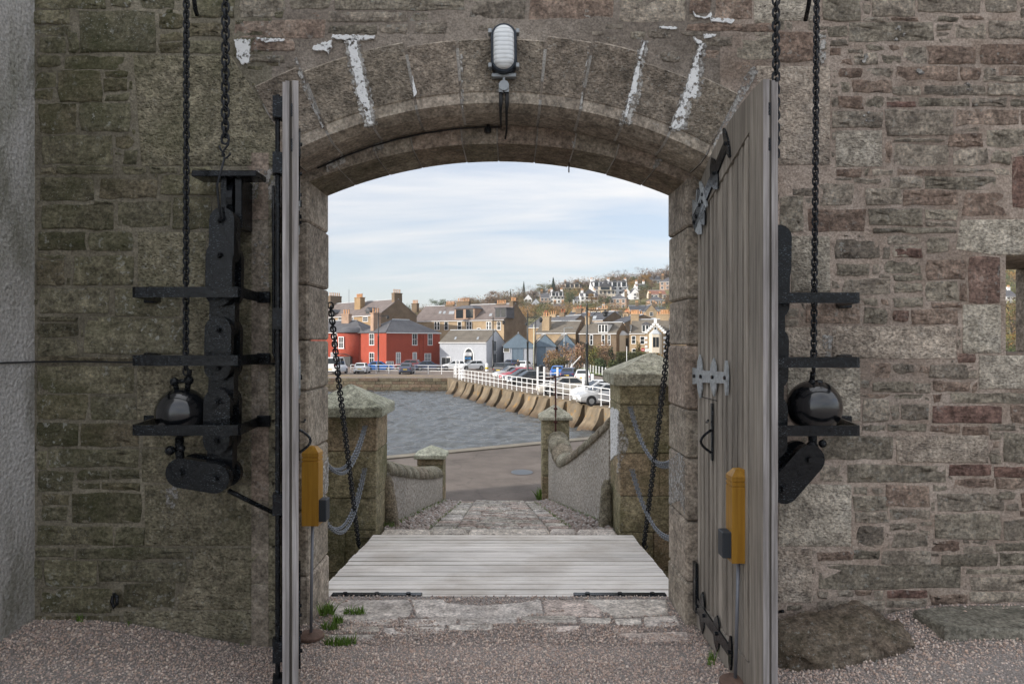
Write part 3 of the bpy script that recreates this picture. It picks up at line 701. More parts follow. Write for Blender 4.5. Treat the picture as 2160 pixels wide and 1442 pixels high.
# inner jamb stones
zl = [-0.02, 0.30, 0.68, 1.02, 1.37, 1.66, 1.98, 2.34, 2.60]
for sx, X, zs in ((-1, XL, zl), (1, XR, [-0.02, 0.27, 0.62, 0.98, 1.26, 1.63, 1.90, 2.31, 2.60])):
    for k in range(len(zs)-1):
        j = rng.uniform(-0.004, 0.004)
        a, b = sorted((X+j, X+sx*(0.24 if k % 2 else 0.20)))
        m = MB(); m.bbox((a, YR-0.005+rng.random()*0.006, zs[k]+0.0025), (b, YB+0.004+rng.random()*0.01, zs[k+1]-0.0025), 0.012)
        m.build('jamb_stone', M['smooth'], gate, False, True)
# rebate jambs of the outer order, with chamfer
for sx, X in ((-1, OXL), (1, OXR)):
    zs = [0.0, 0.36, 0.80, 1.22, 1.55, 1.95, 2.3, 2.66]
    for k in range(len(zs)-1):
        a, b = sorted((X, X+sx*0.09)); c = X+sx*0.03
        pl = [(X, YR-0.01), (X, YW+0.05), (c, YW-0.008), (X+sx*0.12, YW-0.008), (X+sx*0.12, YR-0.01)]
        m = MB(); m.prism(pl, zs[k]+0.002, zs[k+1]-0.002, f=lambda p, q, y: (p, q, y)); fixn(m.build('jamb_stone', M['smooth'], gate, False, True))
# outer face of the gate towards the harbour: plain casing
# lime streaks and plaster patches: thin crusts standing on the stone
def crust(px_pts, Y, mat, parent, name='lime_streak', th=0.003, jit=2.2, sub=3.2, seed=1):
    r = random.Random(seed); pts = []
    for i in range(len(px_pts)):
        a, b = px_pts[i], px_pts[(i+1) % len(px_pts)]; k = max(1, int(math.dist(a, b)/sub))
        for j in range(k): pts.append((a[0]+(b[0]-a[0])*j/k+r.uniform(-jit, jit), a[1]+(b[1]-a[1])*j/k+r.uniform(-jit, jit)))
    s = Y/FPX; poly = [((a-CXP)*s, EYE-(b-CYP)*s) for a, b in pts]
    m = MB(); m.prism(poly, Y-th, Y+0.03); return fixn(m.build(name, mat, parent, False, True))
YV = YW-0.0145
crust([(726,84),(758,84),(766,130),(782,190),(794,262),(770,266),(752,214),(738,150)], YV+.0012, M['lime_d'], gate, seed=51, jit=3)
crust([(1352,86),(1368,88),(1356,150),(1352,200),(1330,262),(1308,260),(1328,190),(1342,130)], YV+.0012, M['lime_d'], gate, seed=52, jit=3)
crust([(1472,92),(1490,94),(1482,200),(1458,218),(1450,272),(1408,280),(1430,220),(1456,150)], YV+.0012, M['lime_d'], gate, seed=53, jit=3)
crust([(734,82),(752,84),(757,120),(768,165),(776,205),(785,260),(777,262),(768,225),(755,200),(748,160),(738,120)], YV, M['lime'], gate, seed=1)
crust([(700,74),(790,75),(788,82),(752,86),(728,84),(700,80)], YV, M['lime'], gate, seed=2, jit=1.6)
crust([(495,84),(527,84),(526,130),(508,136),(500,118)], YW-0.009, M['lime'], gate, seed=3)
crust([(542,80),(600,83),(596,88),(560,90),(545,86)], YW-0.009, M['lime'], gate, seed=4, jit=1.5)
crust([(662,95),(700,86),(700,95),(692,112),(680,106),(660,108)], YV, M['lime'], gate, seed=5)
crust([(620,122),(626,122),(650,190),(668,235),(684,268),(680,270),(655,220),(636,180)], YV, M['lime_d'], gate, seed=6, jit=1.2)
crust([(870,160),(876,180),(879,200),(873,205),(871,190)], YV, M['lime'], gate, seed=7, jit=1)
crust([(971,115),(976,115),(977,160),(979,215),(975,230),(973,180)], YV, M['lime_d'], gate, seed=8, jit=0.8)
crust([(1240,110),(1244,112),(1232,160),(1228,230),(1222,230),(1230,170)], YV, M['lime_d'], gate, seed=9, jit=1)
crust([(1358,85),(1362,86),(1350,130),(1347,160),(1342,195),(1330,215),(1320,258),(1315,258),(1324,215),(1335,170),(1345,130)], YV, M['lime'], gate, seed=10, jit=1.3)
crust([(1478,92),(1484,92),(1474,125),(1472,190),(1468,208),(1452,206),(1446,225),(1442,262),(1432,270),(1416,274),(1428,235),(1446,190),(1460,140)], YV, M['lime'], gate, seed=11)
crust([(1462,78),(1482,88),(1480,98),(1470,92)], YV, M['lime'], gate, seed=12, jit=1.5)
crust([(1484,72),(1512,73),(1510,76),(1486,82)], YW-0.009, M['lime'], gate, seed=13, jit=1.3)
crust([(1392,55),(1430,58),(1428,63),(1390,60)], YW-0.009, M['lime'], gate, seed=14, jit=1.4)
crust([(1496,38),(1548,41),(1546,50),(1500,46)], YW-0.009, M['lime'], gate, seed=15, jit=1.8)
crust([(1462,24),(1470,34),(1490,36),(1500,26),(1502,34),(1488,40),(1466,36)], YW-0.009, M['lime'], gate, seed=16, jit=1)
crust([(1575,155),(1590,140),(1600,150),(1560,220),(1530,280),(1502,320),(1506,300)], YW-0.004, M['lime_d'], gate, seed=17, jit=1.6)
YG = YR-0.006
crust([(690,318),(712,306),(722,318),(730,342),(688,362)], YG, M['lime_d'], gate, seed=18, jit=1.6)
crust([(792,284),(804,280),(810,312),(786,322)], YG, M['lime_d'], gate, seed=19, jit=1.2)
crust([(1385,330),(1397,326),(1400,338),(1384,356),(1378,352)], YG, M['lime_d'], gate, seed=20, jit=1.5)
crust([(1207,298),(1215,300),(1214,314),(1208,314)], YG, M['lime_d'], gate, seed=21, jit=1)
crust([(540,358),(590,358),(590,430),(580,470),(572,440),(566,392),(545,372)], YW-0.007, M['lime_d'], wall_l, 'plaster_patch', seed=22)
crust([(520,440),(536,380),(548,384),(542,410),(530,440)], YW-0.008, M['lime_d'], wall_l, 'plaster_patch', seed=23)
crust([(350,1030),(372,1020),(375,1045),(366,1072),(352,1068)], YW-0.0095, M['lime_d'], wall_l, 'plaster_patch', seed=24)
crust([(1735,706),(1756,708),(1752,752),(1738,750)], YW-0.009, M['lime_d'], wall_r, 'plaster_patch', seed=25)
crust([(1720,70),(1742,76),(1740,130),(1732,138),(1722,120)], YW-0.008, M['lime_d'], wall_r, 'plaster_patch', seed=26)
for (cx_, cy_, n_, sp, sd, Yq, par) in ((556, 560, 26, 32, 1, YW-0.0085, wall_l), (1826, 122, 9, 9, 2, YW-0.0105, wall_r), (1940, 150, 9, 16, 3, YW-0.0105, wall_r), (1905, 70, 6, 30, 4, YW-0.0105, wall_r), (2042, 186, 8, 20, 5, YW-0.0105, wall_r), (2012, 155, 3, 12, 6, YW-0.0105, wall_r), (1830, 250, 8, 24, 7, YW-0.0105, wall_r)):
    m = MB(); r = random.Random(sd)
    for k in range(n_):
        a, b = cx_+r.gauss(0, sp*0.25), cy_+r.gauss(0, sp*(0.9 if n_ > 20 else 0.35)); q = r.uniform(1.5, 4.2); s = Yq/FPX
        m.prism([((a+q*math.cos(2*math.pi*i/9)*r.uniform(.8, 1.15)-CXP)*s, EYE-(b+q*math.sin(2*math.pi*i/9)*r.uniform(.8, 1.15)-CYP)*s) for i in range(9)], Yq-0.002-k*0.0003, Yq+0.03)
    tag(fixn(m.build('lichen', M['lime_d'], par, False, True)), kind='stuff')
# limewash patches low on the reveals
def crust_x(yz, X, th, mat, parent, seed, nm='limewash_patch', jit=.008):
    r = random.Random(seed); pts = []
    for i in range(len(yz)):
        a, c = yz[i], yz[(i+1) % len(yz)]; k = max(1, int(math.dist(a, c)/.02))
        for j in range(k): pts.append((a[0]+(c[0]-a[0])*j/k+r.uniform(-jit, jit), a[1]+(c[1]-a[1])*j/k+r.uniform(-jit, jit)))
    m = MB(); m.prism(pts, X, X+th, f=lambda p, q, x: (x, p, q)); return fixn(m.build(nm, mat, parent, False, True))
crust_x([(3.95, .66), (4.05, .72), (4.2, .66), (4.33, .62), (4.33, .90), (4.2, .94), (4.05, 1.0), (3.95, .94)], XR-.006, .03, M['lime_d'], gate, 41)
crust_x([(3.96, .60), (4.15, .63), (4.33, .74), (4.33, .92), (4.12, .84), (3.96, .78)], XL-.024, .03, M['lime_d'], gate, 42)

# dark beam holes with iron sheave cheeks
for (a, b, c, d, par) in ((412, 336, 545, 372, wall_l),):
    pass

# ---- keep (tower) on the left, its rendered flank seen at the picture edge
keep = empty('castle_keep', (-12, -3, 0), label='grey weathered rendered flank of the castle keep meeting the wall', cat='tower')
mb = MB(); mb.box((-4.2, 1.6, -1.0), (wx(74), 4.30, 3.9)); mb.build('flank_wall', M['tower'], keep, world=True)
mb = MB(); mb.box((-16.2, -8, -4.6), (-13.52, 6.1, 10.2)); mb.build('tower_shade_block', M['tower'], keep, world=True)  # unseen tower slab, sized and set to shade the court and ramp

# ---- ground: gravel court
nx, ny = 90, 50; xs = np.concatenate([np.linspace(-2.7, 5.0, nx-6), np.linspace(6, 18, 6)]); ys = np.linspace(-8, 4.5, ny)
# denser towards the wall
ys = 4.372-(np.linspace(0, 1, ny)**2.2)*30
vs = [(x, y, gz(x, y)) for y in ys for x in xs]
fs = [[j*nx+i, j*nx+i+1, (j+1)*nx+i+1, (j+1)*nx+i] for j in range(ny-1) for i in range(nx-1)]
mb = MB(); mb.add(vs, fs); tag(fixn(mb.build('ground', M['gravel_bed'], None, True)), kind='structure')

def sphere_unit():
    t = (1+5**.5)/2
    v = np.array([(-1,t,0),(1,t,0),(-1,-t,0),(1,-t,0),(0,-1,t),(0,1,t),(0,-1,-t),(0,1,-t),(t,0,-1),(t,0,1),(-t,0,-1),(-t,0,1)], float); v /= np.linalg.norm(v[0])
    f = np.array([(0,11,5),(0,5,1),(0,1,7),(0,7,10),(0,10,11),(1,5,9),(5,11,4),(11,10,2),(10,7,6),(7,1,8),(3,9,4),(3,4,2),(3,2,6),(3,6,8),(3,8,9),(4,9,5),(2,4,11),(6,2,10),(8,6,7),(9,8,1)])
    return v, f
ICO_V, ICO_F = sphere_unit()
def scatter_mesh(name, pos, rad, cols, mat, seed, flat=0.65, parent=None, kind='stuff', smooth=True):
    """one mesh of many small pebbles; pos (n,3), rad (n,), cols (n,3)"""
    g = np.random.default_rng(seed); n = len(pos)
    q = g.normal(size=(n, 4)); q /= np.linalg.norm(q, axis=1)[:, None]; w, x, y, z = q.T
    Rm = np.stack([np.stack([1-2*(y*y+z*z), 2*(x*y-z*w), 2*(x*z+y*w)], 1), np.stack([2*(x*y+z*w), 1-2*(x*x+z*z), 2*(y*z-x*w)], 1), np.stack([2*(x*z-y*w), 2*(y*z+x*w), 1-2*(x*x+y*y)], 1)], 1)
    sc_ = np.stack([g.uniform(0.75, 1.3, n), g.uniform(0.6, 1.0, n), g.uniform(flat*0.8, flat*1.3, n)], 1)
    base = ICO_V[None]*(1+g.uniform(-0.16, 0.16, (n, 12, 1)))
    V = np.einsum('nij,nkj->nki', Rm, base*sc_[:, None, :])*rad[:, None, None]+pos[:, None, :]
    V = V.reshape(-1, 3); Fc = (ICO_F[None]+(np.arange(n)*12)[:, None, None]).reshape(-1, 3)
    return raw_mesh(name, V, Fc, np.repeat(cols, 12, axis=0), mat, parent, kind, smooth)
def raw_mesh(name, V, Fc, C, mat, parent=None, kind=None, smooth=False):
    me = bpy.data.meshes.new(name); k = Fc.shape[1]
    me.vertices.add(len(V)); me.vertices.foreach_set('co', V.astype(np.float32).ravel())
    me.loops.add(Fc.size); me.loops.foreach_set('vertex_index', Fc.astype(np.int32).ravel())
    me.polygons.add(len(Fc)); me.polygons.foreach_set('loop_start', np.arange(0, Fc.size, k, dtype=np.int32))
    me.polygons.foreach_set('loop_total', np.full(len(Fc), k, dtype=np.int32))
    if smooth: me.polygons.foreach_set('use_smooth', np.ones(len(Fc), dtype=bool))
    a = me.color_attributes.new('Col', 'FLOAT_COLOR', 'POINT'); a.data.foreach_set('color', np.concatenate([C, np.ones((len(C), 1))], 1).astype(np.float32).ravel())
    me.materials.append(mat); me.update(calc_edges=True); me.validate()
    o = obj(name, me, parent)
    if kind: o['kind'] = kind
    return o

PAL = np.array((2.2, 2.08, 1.95))*np.array([(0.24,0.20,0.185),(0.16,0.14,0.135),(0.30,0.24,0.21),(0.21,0.155,0.135),(0.10,0.095,0.10),(0.36,0.32,0.29),(0.27,0.20,0.165),(0.19,0.18,0.185),(0.42,0.385,0.36)])
g = np.random.default_rng(5)
# flagstones and gravel mask on the threshold
FLAGS = [[(690,1264),(862,1263),(870,1280),(862,1300),(840,1300),(820,1315),(745,1312),(700,1300)],
 [(868,1263),(930,1263),(938,1270),(1010,1276),(1100,1270),(1140,1263),(1145,1290),(1100,1300),(1000,1304),(880,1300)],
 [(1146,1263),(1226,1263),(1272,1272),(1268,1298),(1150,1296)], [(1232,1263),(1408,1263),(1408,1296),(1300,1300),(1280,1292)],
 [(750,1305),(840,1302),(842,1316),(752,1318)], [(852,1305),(965,1300),(962,1316),(850,1320)], [(970,1300),(1092,1297),(1090,1312),(968,1316)], [(1098,1298),(1215,1298),(1218,1312),(1100,1314)],
 [(1295,1303),(1352,1300),(1354,1315),(1300,1317)], [(1358,1300),(1425,1297),(1436,1318),(1360,1320)], [(720,1318),(800,1320),(800,1332),(720,1330)], [(808,1322),(940,1318),(936,1334),(812,1336)],
 [(945,1318),(1040,1316),(1038,1328),(948,1328)], [(1142,1319),(1222,1317),(1224,1330),(1146,1331)], [(1292,1322),(1345,1318),(1345,1330),(1296,1334)], [(690,1336),(790,1336),(780,1350),(700,1352)], [(1300,1334),(1450,1330),(1458,1348),(1340,1352)],
 [(1222,1300),(1290,1303),(1288,1314),(1226,1313)]]
def gp(px, py, z=0.0):
    Y = (EYE-z)*FPX/(py-CYP); return ((px-CXP)/FPX*Y, Y)
paving = empty('threshold_paving', (OCX, 4.0, 0)); paving['kind'] = 'structure'
flagpoly = []
for q in FLAGS:
    w = [gp(a, b, 0.03) for a, b in q]; flagpoly.append(w)
    cx_, cy_ = sum(p[0] for p in w)/len(w), sum(p[1] for p in w)/len(w); zt = 0.028+rng.uniform(-0.003, 0.004)
    lo = [(x, y, -0.03) for x, y in w]; hi = [(x, y, zt-0.006) for x, y in w]; tp = [(x+(cx_-x)*.05, y+(cy_-y)*.05, zt+rng.uniform(-.0015, .0015)) for x, y in w]
    m = MB(); m.rings([lo, hi, tp]); fixn(m.build('flagstone', M['flag'], paving, False, True))
N = 108000
gx = g.uniform(-2.55, 3.1, N); gy = g.uniform(2.78, 4.365, N)
keep_ = np.ones(N, bool)
for i in range(N):
    x, y = gx[i], gy[i]
    if y > YW-0.015 and not (OXL < x < OXR): keep_[i] = False; continue
    if y > YR and not (XL+0.01 < x < XR-0.01): keep_[i] = False; continue
    if y > 3.55 and OXL < x < OXR:
        on = any(in_poly(x, y, w) for w in flagpoly)
        d = smoothstep(4.15, 3.62, y)
        cl = mnoise.noise((x*4.2, y*7.5, 1.3))
        if on and (cl < 0.42-0.62*d or g.random() > 0.75): keep_[i] = False
        elif not on and g.random() > 0.35+0.65*d: keep_[i] = False
gx, gy = gx[keep_], gy[keep_]; N = len(gx)
rad = np.clip(g.lognormal(math.log(0.0044), 0.32, N), 0.0024, 0.012)
gzv = np.array([gz(x, y) for x, y in zip(gx, gy)])
inthr = (gx > OXL) & (gx < OXR); st_ = np.clip((gy-3.35)/.4, 0, 1); st_ = .028*st_*st_*(3-2*st_); gzv = np.where(inthr, np.maximum(gzv, st_), gzv)
pos = np.stack([gx, gy, gzv+rad*g.uniform(-0.1, 0.7, N)], 1)
cols = (0.62*PAL[g.integers(0, len(PAL), N)]+0.38*PAL.mean(0))*g.uniform(0.9, 1.2, (N, 1))
scatter_mesh('gravel', pos, rad, cols, M['gravel'], 11)

# grass tufts
def blades(spots, seed, h=(0.03, 0.09)):
    r = np.random.default_rng(seed); V = []; Fc = []; C = []
    for (x, y, z, rx, ry, n, hh) in spots:
        for k in range(n):
            a = r.uniform(0, 2*math.pi); q = math.sqrt(r.uniform()); bx, by = x+rx*q*math.cos(a), y+ry*q*math.sin(a)
            hgt = hh*r.uniform(0.5, 1.15); wd = hgt*0.045+0.0012; t = r.uniform(0, 2*math.pi); lx, ly = r.normal(0, hgt*0.35, 2)
            ux, uy = math.cos(t)*wd, math.sin(t)*wd; b = len(V)
            V += [(bx-ux, by-uy, z), (bx+ux, by+uy, z), (bx+ux*.6+lx*.4, by+uy*.6+ly*.4, z+hgt*.6), (bx-ux*.6+lx*.4, by-uy*.6+ly*.4, z+hgt*.6), (bx+lx, by+ly, z+hgt)]
            Fc += [(b, b+1, b+2), (b, b+2, b+3), (b+3, b+2, b+4)]
            c = np.array((0.13, 0.22, 0.04))*r.uniform(0.6, 1.5); C += [c]*5
    return np.array(V), np.array(Fc), np.array(C)
# ------------------------------------------------------------------ doors
def door(name, label, hinge, free, side, ztop, zbot, thick=0.052):
    """hinge, free: (x, y) of the inner face; side +1: inner face looks to -X; ztop(u01)"""
    hx, hy = hinge; fx, fy = free; Wd = math.hypot(fx-hx, fy-hy); ux, uy = (fx-hx)/Wd, (fy-hy)/Wd
    nx_, ny_ = (uy, -ux) if side > 0 else (-uy, ux)           # normal of the inner face, towards the passage
    T = lambda u, n, z: (hx+ux*u+nx_*n, hy+uy*u+ny_*n, z)
    d = empty(name, (hx, hy, 0), label=label, cat='door')
    def slab(poly, n0, n1, nm, mat, par=d, smooth=False):
        m = MB(); m.prism(poly, n0, n1, f=lambda a, b, y: T(a, y, b)); return fixn(m.build(nm, mat, par, smooth, True))
    r = random.Random(3)
    us = [Wd*k/16 for k in range(17)]
    # back layer
    slab([(0.0, zbot)]+[(Wd-0.002, zbot)]+[(u, ztop(u/Wd)-0.004) for u in reversed([min(x, Wd-0.002) for x in us])], -0.034, -0.027, 'groove_shade_board', M['door_groove'])  # dark board behind the planks, groove shade put into its colour
    slab([(0.0, zbot)]+[(Wd-0.002, zbot)]+[(u, ztop(u/Wd)-0.004) for u in reversed([min(x, Wd-0.002) for x in us])], -thick, -0.036, 'back_board', M['door_edge'])
    sw = 0.155                                                 # meeting stile
    zr0, zr1 = ztop(0)-0.10, ztop(1-sw/Wd)-0.17                # under-edge of the top rail
    nb = 11; bw = (Wd-sw)/nb
    for k in range(nb):
        a, b = k*bw, (k+1)*bw-0.006; la = zr0+(zr1-zr0)*a/(Wd-sw); lb = zr0+(zr1-zr0)*b/(Wd-sw)
        e = r.uniform(-0.0025, 0.0025)
        for hb_, (p, q) in enumerate(((a, a+bw*0.5), (a+bw*0.5+0.004, b))):
            lp = zr0+(zr1-zr0)*p/(Wd-sw); lq = zr0+(zr1-zr0)*q/(Wd-sw)
            slab([(p, zbot+0.16), (q, zbot+0.16), (q, lq), (p, lp)], -0.026, -0.006-0.006*hb_+e+r.uniform(-.001, .001), 'board', M['door'])
    tp = [u for u in us if u <= Wd-sw]+[Wd-sw-0.002]
    slab([(0, zr0+0.003), (Wd-sw-0.002, zr1+0.003)]+[(u, ztop(u/Wd)) for u in reversed(tp)], -0.028, 0.0, 'top_rail', M['door'])
    slab([(0, zbot), (Wd-sw-0.002, zbot), (Wd-sw-0.002, zbot+0.157), (0, zbot+0.157)], -0.028, 0.0, 'bottom_rail', M['door'])
    slab([(Wd-sw, zbot), (Wd, zbot)]+[(Wd, ztop(1)), (Wd-sw/2, ztop(1-sw/2/Wd)), (Wd-sw, ztop(1-sw/Wd))], -0.026, 0.002, 'meeting_stile', M['door'])
    slab([(Wd, zbot), (Wd+0.003, zbot), (Wd+0.003, ztop(1)-.001), (Wd, ztop(1)-.001)], -0.024, 0.001, 'edge_strip', M['door_edge'])
    slab([(Wd-0.055, zbot), (Wd-0.004, zbot), (Wd-0.004, ztop(1)-0.01), (Wd-0.055, ztop(1)-0.012)], -thick-0.012, -thick+0.002, 'edge_fillet', M['door_edge'])
    # strap hinges with fleur crosspieces
    def strap(u0, z0, u1, z1, wd, mat, nm='strap_hinge'):
        L = math.hypot(u1-u0, z1-z0); cu, cz = (u1-u0)/L, (z1-z0)/L
        f = lambda s, t: (u0+cu*s-cz*t, z0+cz*s+cu*t)
        h = slab([f(0, -wd*.62), f(L*.35, -wd*.42), f(L*.93, -wd*.36), f(L, -wd*.2), f(L, wd*.2), f(L*.93, wd*.36), f(L*.35, wd*.42), f(0, wd*.62)], 0.0, 0.010, nm, mat)
        for q, ln in ((0.22, 1.35), (0.62, 1.1)):
            s = L*q; w2 = wd*0.62
            for sg in (-1, 1):
                slab([f(s-w2, sg*wd*.3), f(s+w2, sg*wd*.3), f(s+w2*.9, sg*wd*ln*.7), f(s+w2*.1+0.01, sg*wd*ln*1.15), f(s-w2*.5, sg*wd*ln*.8)], 0.001, 0.009, 'fleur', mat, h)
        s = L*.97
        slab([f(s+0.022*math.cos(t), wd*1.15*math.sin(t)) for t in [2*math.pi*k/10 for k in range(10)]], 0.002, 0.012, 'strap_tip', mat, h)
        for q in (0.10, 0.30, 0.64, 0.96):
            a, b = f(L*q, 0); m = MB(); m.cyl(T(a, 0.006, b), T(a, 0.020, b), 0.010, 8); m.build('bolt', M['iron'], h, False, True)
        return h
    strap(-0.03, ztop(0)-0.11, Wd*0.56, ztop(.56)-0.09, 0.085, M['iron']); strap(-0.032, ztop(0)-0.115, Wd*0.16, ztop(.16)-0.13, 0.092, M['silver'], 'strap_root')
    strap(-0.06, 1.455, Wd*0.56, 1.475, 0.078, M['silver'])
    strap(-0.02, zbot+0.13, Wd*0.62, zbot+0.11, 0.075, M['iron'])
    m = MB(); m.prism([(-0.03, zbot+0.08), (0.025, zbot+0.08), (0.025, zbot+0.36), (-0.03, zbot+0.36)], 0.0, 0.014, f=lambda a, b, y: T(a, y, b)); fixn(m.build('hinge_plate', M['iron'], d, False, True))
    # ring handle and latch
    uh = Wd*0.30
    m = MB(); m.prism([(uh-0.012, 1.03), (uh+0.012, 1.03), (uh+0.014, 1.33), (uh-0.014, 1.33)], 0.0, 0.008, f=lambda a, b, y: T(a, y, b))
    m.tube([T(uh, 0.008+0.055*math.sin(math.pi*k/10), 1.07+0.12*k/10) for k in range(11)], 0.007, 6)
    m.tube([T(uh-0.05, 0.02, 1.225), T(uh, 0.03, 1.23), T(uh+0.035, 0.035, 1.245)], 0.006, 6); fixn(m.build('handle', M['iron'], d, False, True))
    m = MB(); m.prism([(0.045, 1.345), (Wd*.36, 1.345), (Wd*.36, 1.349), (0.045, 1.349)], -0.004, -0.0005, f=lambda a, b, y: T(a, y, b)); m.build('board_joint', M['iron'], d, False, True)
    # hinge pin, two mortice plates on the meeting edge
    for z in (ztop(1)-0.10, ztop(1)-0.25):
        m = MB(); m.prism([(Wd-0.001, z-0.055), (Wd+0.003, z-0.055), (Wd+0.003, z), (Wd-0.001, z)], -0.030, -0.020, f=lambda a, b, y: T(a, y, b)); m.build('mortice', M['iron'], d, False, True)
    return d, T, Wd
def ztop(t): # arched head of a leaf, hinge side 0 .. meeting edge 1
    return 2.43+0.40*(1-(1-t)**2)**0.62*0.84
door_r, TR, WR = door('gate_door', 'grey plank door seen broadside, with fleur strap hinges and ring handle', (1.045, 3.865), (1.068, 2.90), 1, ztop, 0.045)
LX = PX(629, 2.92)
door_l, TL, WL = door('gate_door', 'bleached plank door seen edge-on beside the black chain weights', (-1.212, 3.865), (LX, 2.92), -1, ztop, 0.045)
# ironwork on the back of the left leaf: tall draw bar with keeps
m = MB(); m.tube([TL(WL-0.07, -0.085, 0.05), TL(WL-0.07, -0.085, 2.72)], 0.011, 8); m.build('draw_bar', M['iron'], door_l, False, True)
for z in (2.66, 2.42, 1.75, 0.95, 0.32, 0.16):
    m = MB(); m.prism([(WL-0.10, z-0.045), (WL-0.035, z-0.045), (WL-0.035, z+0.045), (WL-0.10, z+0.045)], -0.105, -0.063, f=lambda a, b, y: TL(a, y, b)); fixn(m.build('bar_keep', M['iron'], door_l, False, True))

# ------------------------------------------------------------------ chains
def link_mesh(L, Wk, r, nm, mat, n=6, seg=12):
    pts = []
    for k in range(seg):
        a = 2*math.pi*k/seg; x = math.cos(a)*Wk/2; z = math.sin(a)*Wk/2
        z += (L-Wk)/2*(1 if z > 1e-9 else -1 if z < -1e-9 else 0)
        pts.append((x, 0, z))
    m = MB(); m.tube(pts, r, n, closed=True); return fixme(m.mesh(nm, mat, True))
def fixme(me):
    import bmesh
    bm = bmesh.new(); bm.from_mesh(me); bmesh.ops.recalc_face_normals(bm, faces=bm.faces); bm.to_mesh(me); bm.free(); return me
LINK = link_mesh(0.040, 0.026, 0.0048, 'link', M['chain'])
LINKB = link_mesh(0.050, 0.034, 0.0058, 'link', M['chain'])
def chain(name, path, me, pitch, label, cat='chain', group=None, phase=0):
    path = [Vector(p) for p in path]
    root = empty(name, path[0], label=label, cat=cat, group=group)
    seg = [(path[i+1]-path[i]).length for i in range(len(path)-1)]; tot = sum(seg); n = int(tot/pitch)
    s = 0; i = 0; acc = 0
    for k in range(n):
        d = (k+0.5)*tot/n
        while i < len(seg)-1 and acc+seg[i] < d: acc += seg[i]; i += 1
        t = (path[i+1]-path[i]).normalized(); p = path[i]+t*(d-acc)
        o = bpy.data.objects.new('link', me); COL.objects.link(o); o.parent = root
        q = t.to_track_quat('Z', 'Y')
        from mathutils import Quaternion
        q = q @ Quaternion((0, 0, 1), (math.pi/2 if (k+phase) % 2 else 0)+0.12*math.sin(k*1.7))
        o.rotation_mode = 'QUATERNION'; o.rotation_quaternion = q; o.location = p-path[0]
    return root
YC = 3.34
chain('hanging_chain', [P(393, -60, YC), P(393, 300, YC), P(392, 788, YC)], LINK, 0.0245, 'long black chain running down through the brackets to the mossy wall ball')
chain('hanging_chain', [P(476, -60, YC), P(475, 300, YC)], LINKB, 0.0315, 'short black chain ending in a hook above the link stack')
chain('hanging_chain', [P(1723, -60, YC), P(1720, 400, YC), P(1716, 782, YC)], LINK, 0.0245, 'long black chain hanging against the brown rubble wall to the ball')
chain('hanging_chain', [P(1637, -60, YC+0.1), P(1637, 330, YC+0.1)], LINKB, 0.0315, 'short black chain dropping behind the broadside door top')
hk = empty('chain_hook', P(472, 300, YC), label='black S hook and bent rod joining chain to link stack', cat='hook')
hp = [P(475+dx, y, YC) for dx, y in ((-8, 292), (0, 288), (8, 294), (6, 306), (-2, 316), (-6, 328), (2, 334), (10, 326), (10, 322))]
m = MB(); m.tube(hp, 0.0055, 6); m.tube([P(474, 328, YC), P(466, 316, YC), P(462, 308, YC)], 0.005, 6); m.build('hook', M['chain'], hk, True, True)
m = MB(); m.tube([P(474, 332, YC), P(458, 390, YC), P(461, 430, YC), P(467, 462, YC)], 0.006, 6); m.build('rod', M['chain'], hk, True, True)

# bridge chains and guard chains
chain('drawbridge_chain', [P(697, 640, YB+0.10), P(714, 800, 4.85), P(736, 980, 5.45), P(757, 1152, 6.15)], LINKB, 0.032, 'black lifting chain beside the pier with the grey guard chains, water side')
chain('drawbridge_chain', [P(1412, 700, YB+0.10), P(1402, 790, 4.75), P(1378, 990, 5.45), P(1358, 1152, 6.15)], LINKB, 0.032, 'black lifting chain crossing the tall square pier')
for (px, nm) in ((757, 'water'), (1358, 'car park')):
    h = empty('bridge_hook', P(px, 1150, 6.15), label='black hook at the foot of the lifting chain on the %s side' % nm, cat='hook')
    m = MB(); m.tube([P(px, 1138, 6.15), P(px-2, 1150, 6.15), P(px+4, 1158, 6.15), P(px+8, 1150, 6.15)], 0.009, 6); m.build('hook', M['chain'], h, True, True)
def guard_chain(pts, label, seed):
    root = empty('guard_chain', pts[0], label=label, cat='chain')
    one = link_mesh(0.044, 0.026, 0.0044, 'lk', M['galv'], 5, 8); bv = [v.co.copy() for v in one.vertices]; bf = [list(p.vertices) for p in one.polygons]
    for s_, off in enumerate(((0, 0), (0.02, -0.03))):
        m = MB(); pp = [Vector(p)+Vector((off[0], 0, off[1]*math.sin(math.pi*i/(len(pts)-1)))) for i, p in enumerate(pts)]
        seg = [(pp[i+1]-pp[i]).length for i in range(len(pp)-1)]; tot = sum(seg); n = int(tot/0.034); i = 0; acc = 0
        for k in range(n):
            d = (k+.5)*tot/n
            while i < len(seg)-1 and acc+seg[i] < d: acc += seg[i]; i += 1
            t = (pp[i+1]-pp[i]).normalized(); c = pp[i]+t*(d-acc); q = t.to_track_quat('Z', 'Y').to_matrix() @ Matrix.Rotation(math.pi/2*(k % 2)+s_*.5, 3, 'Z')
            m.add([q @ v+c for v in bv], bf)
        tag(m.build('links', M['galv'], root, True, True), kind='stuff')
    bpy.data.meshes.remove(one)
    return root
def sag(p0, p1, dip, n=22):
    p0, p1 = Vector(p0), Vector(p1); return [tuple(p0.lerp(p1, k/n)-Vector((0, 0, dip*(1-(2*k/n-1)**2)))) for k in range(n+1)]
XO_L, XO_R = XL-0.10, XR+0.14
guard_chain(sag(P(768, 898, 6.40), (XO_L, YB+0.03, PZ(945, YB)), 0.26), 'upper grey guard chain sagging from the low pier above the water', 1)
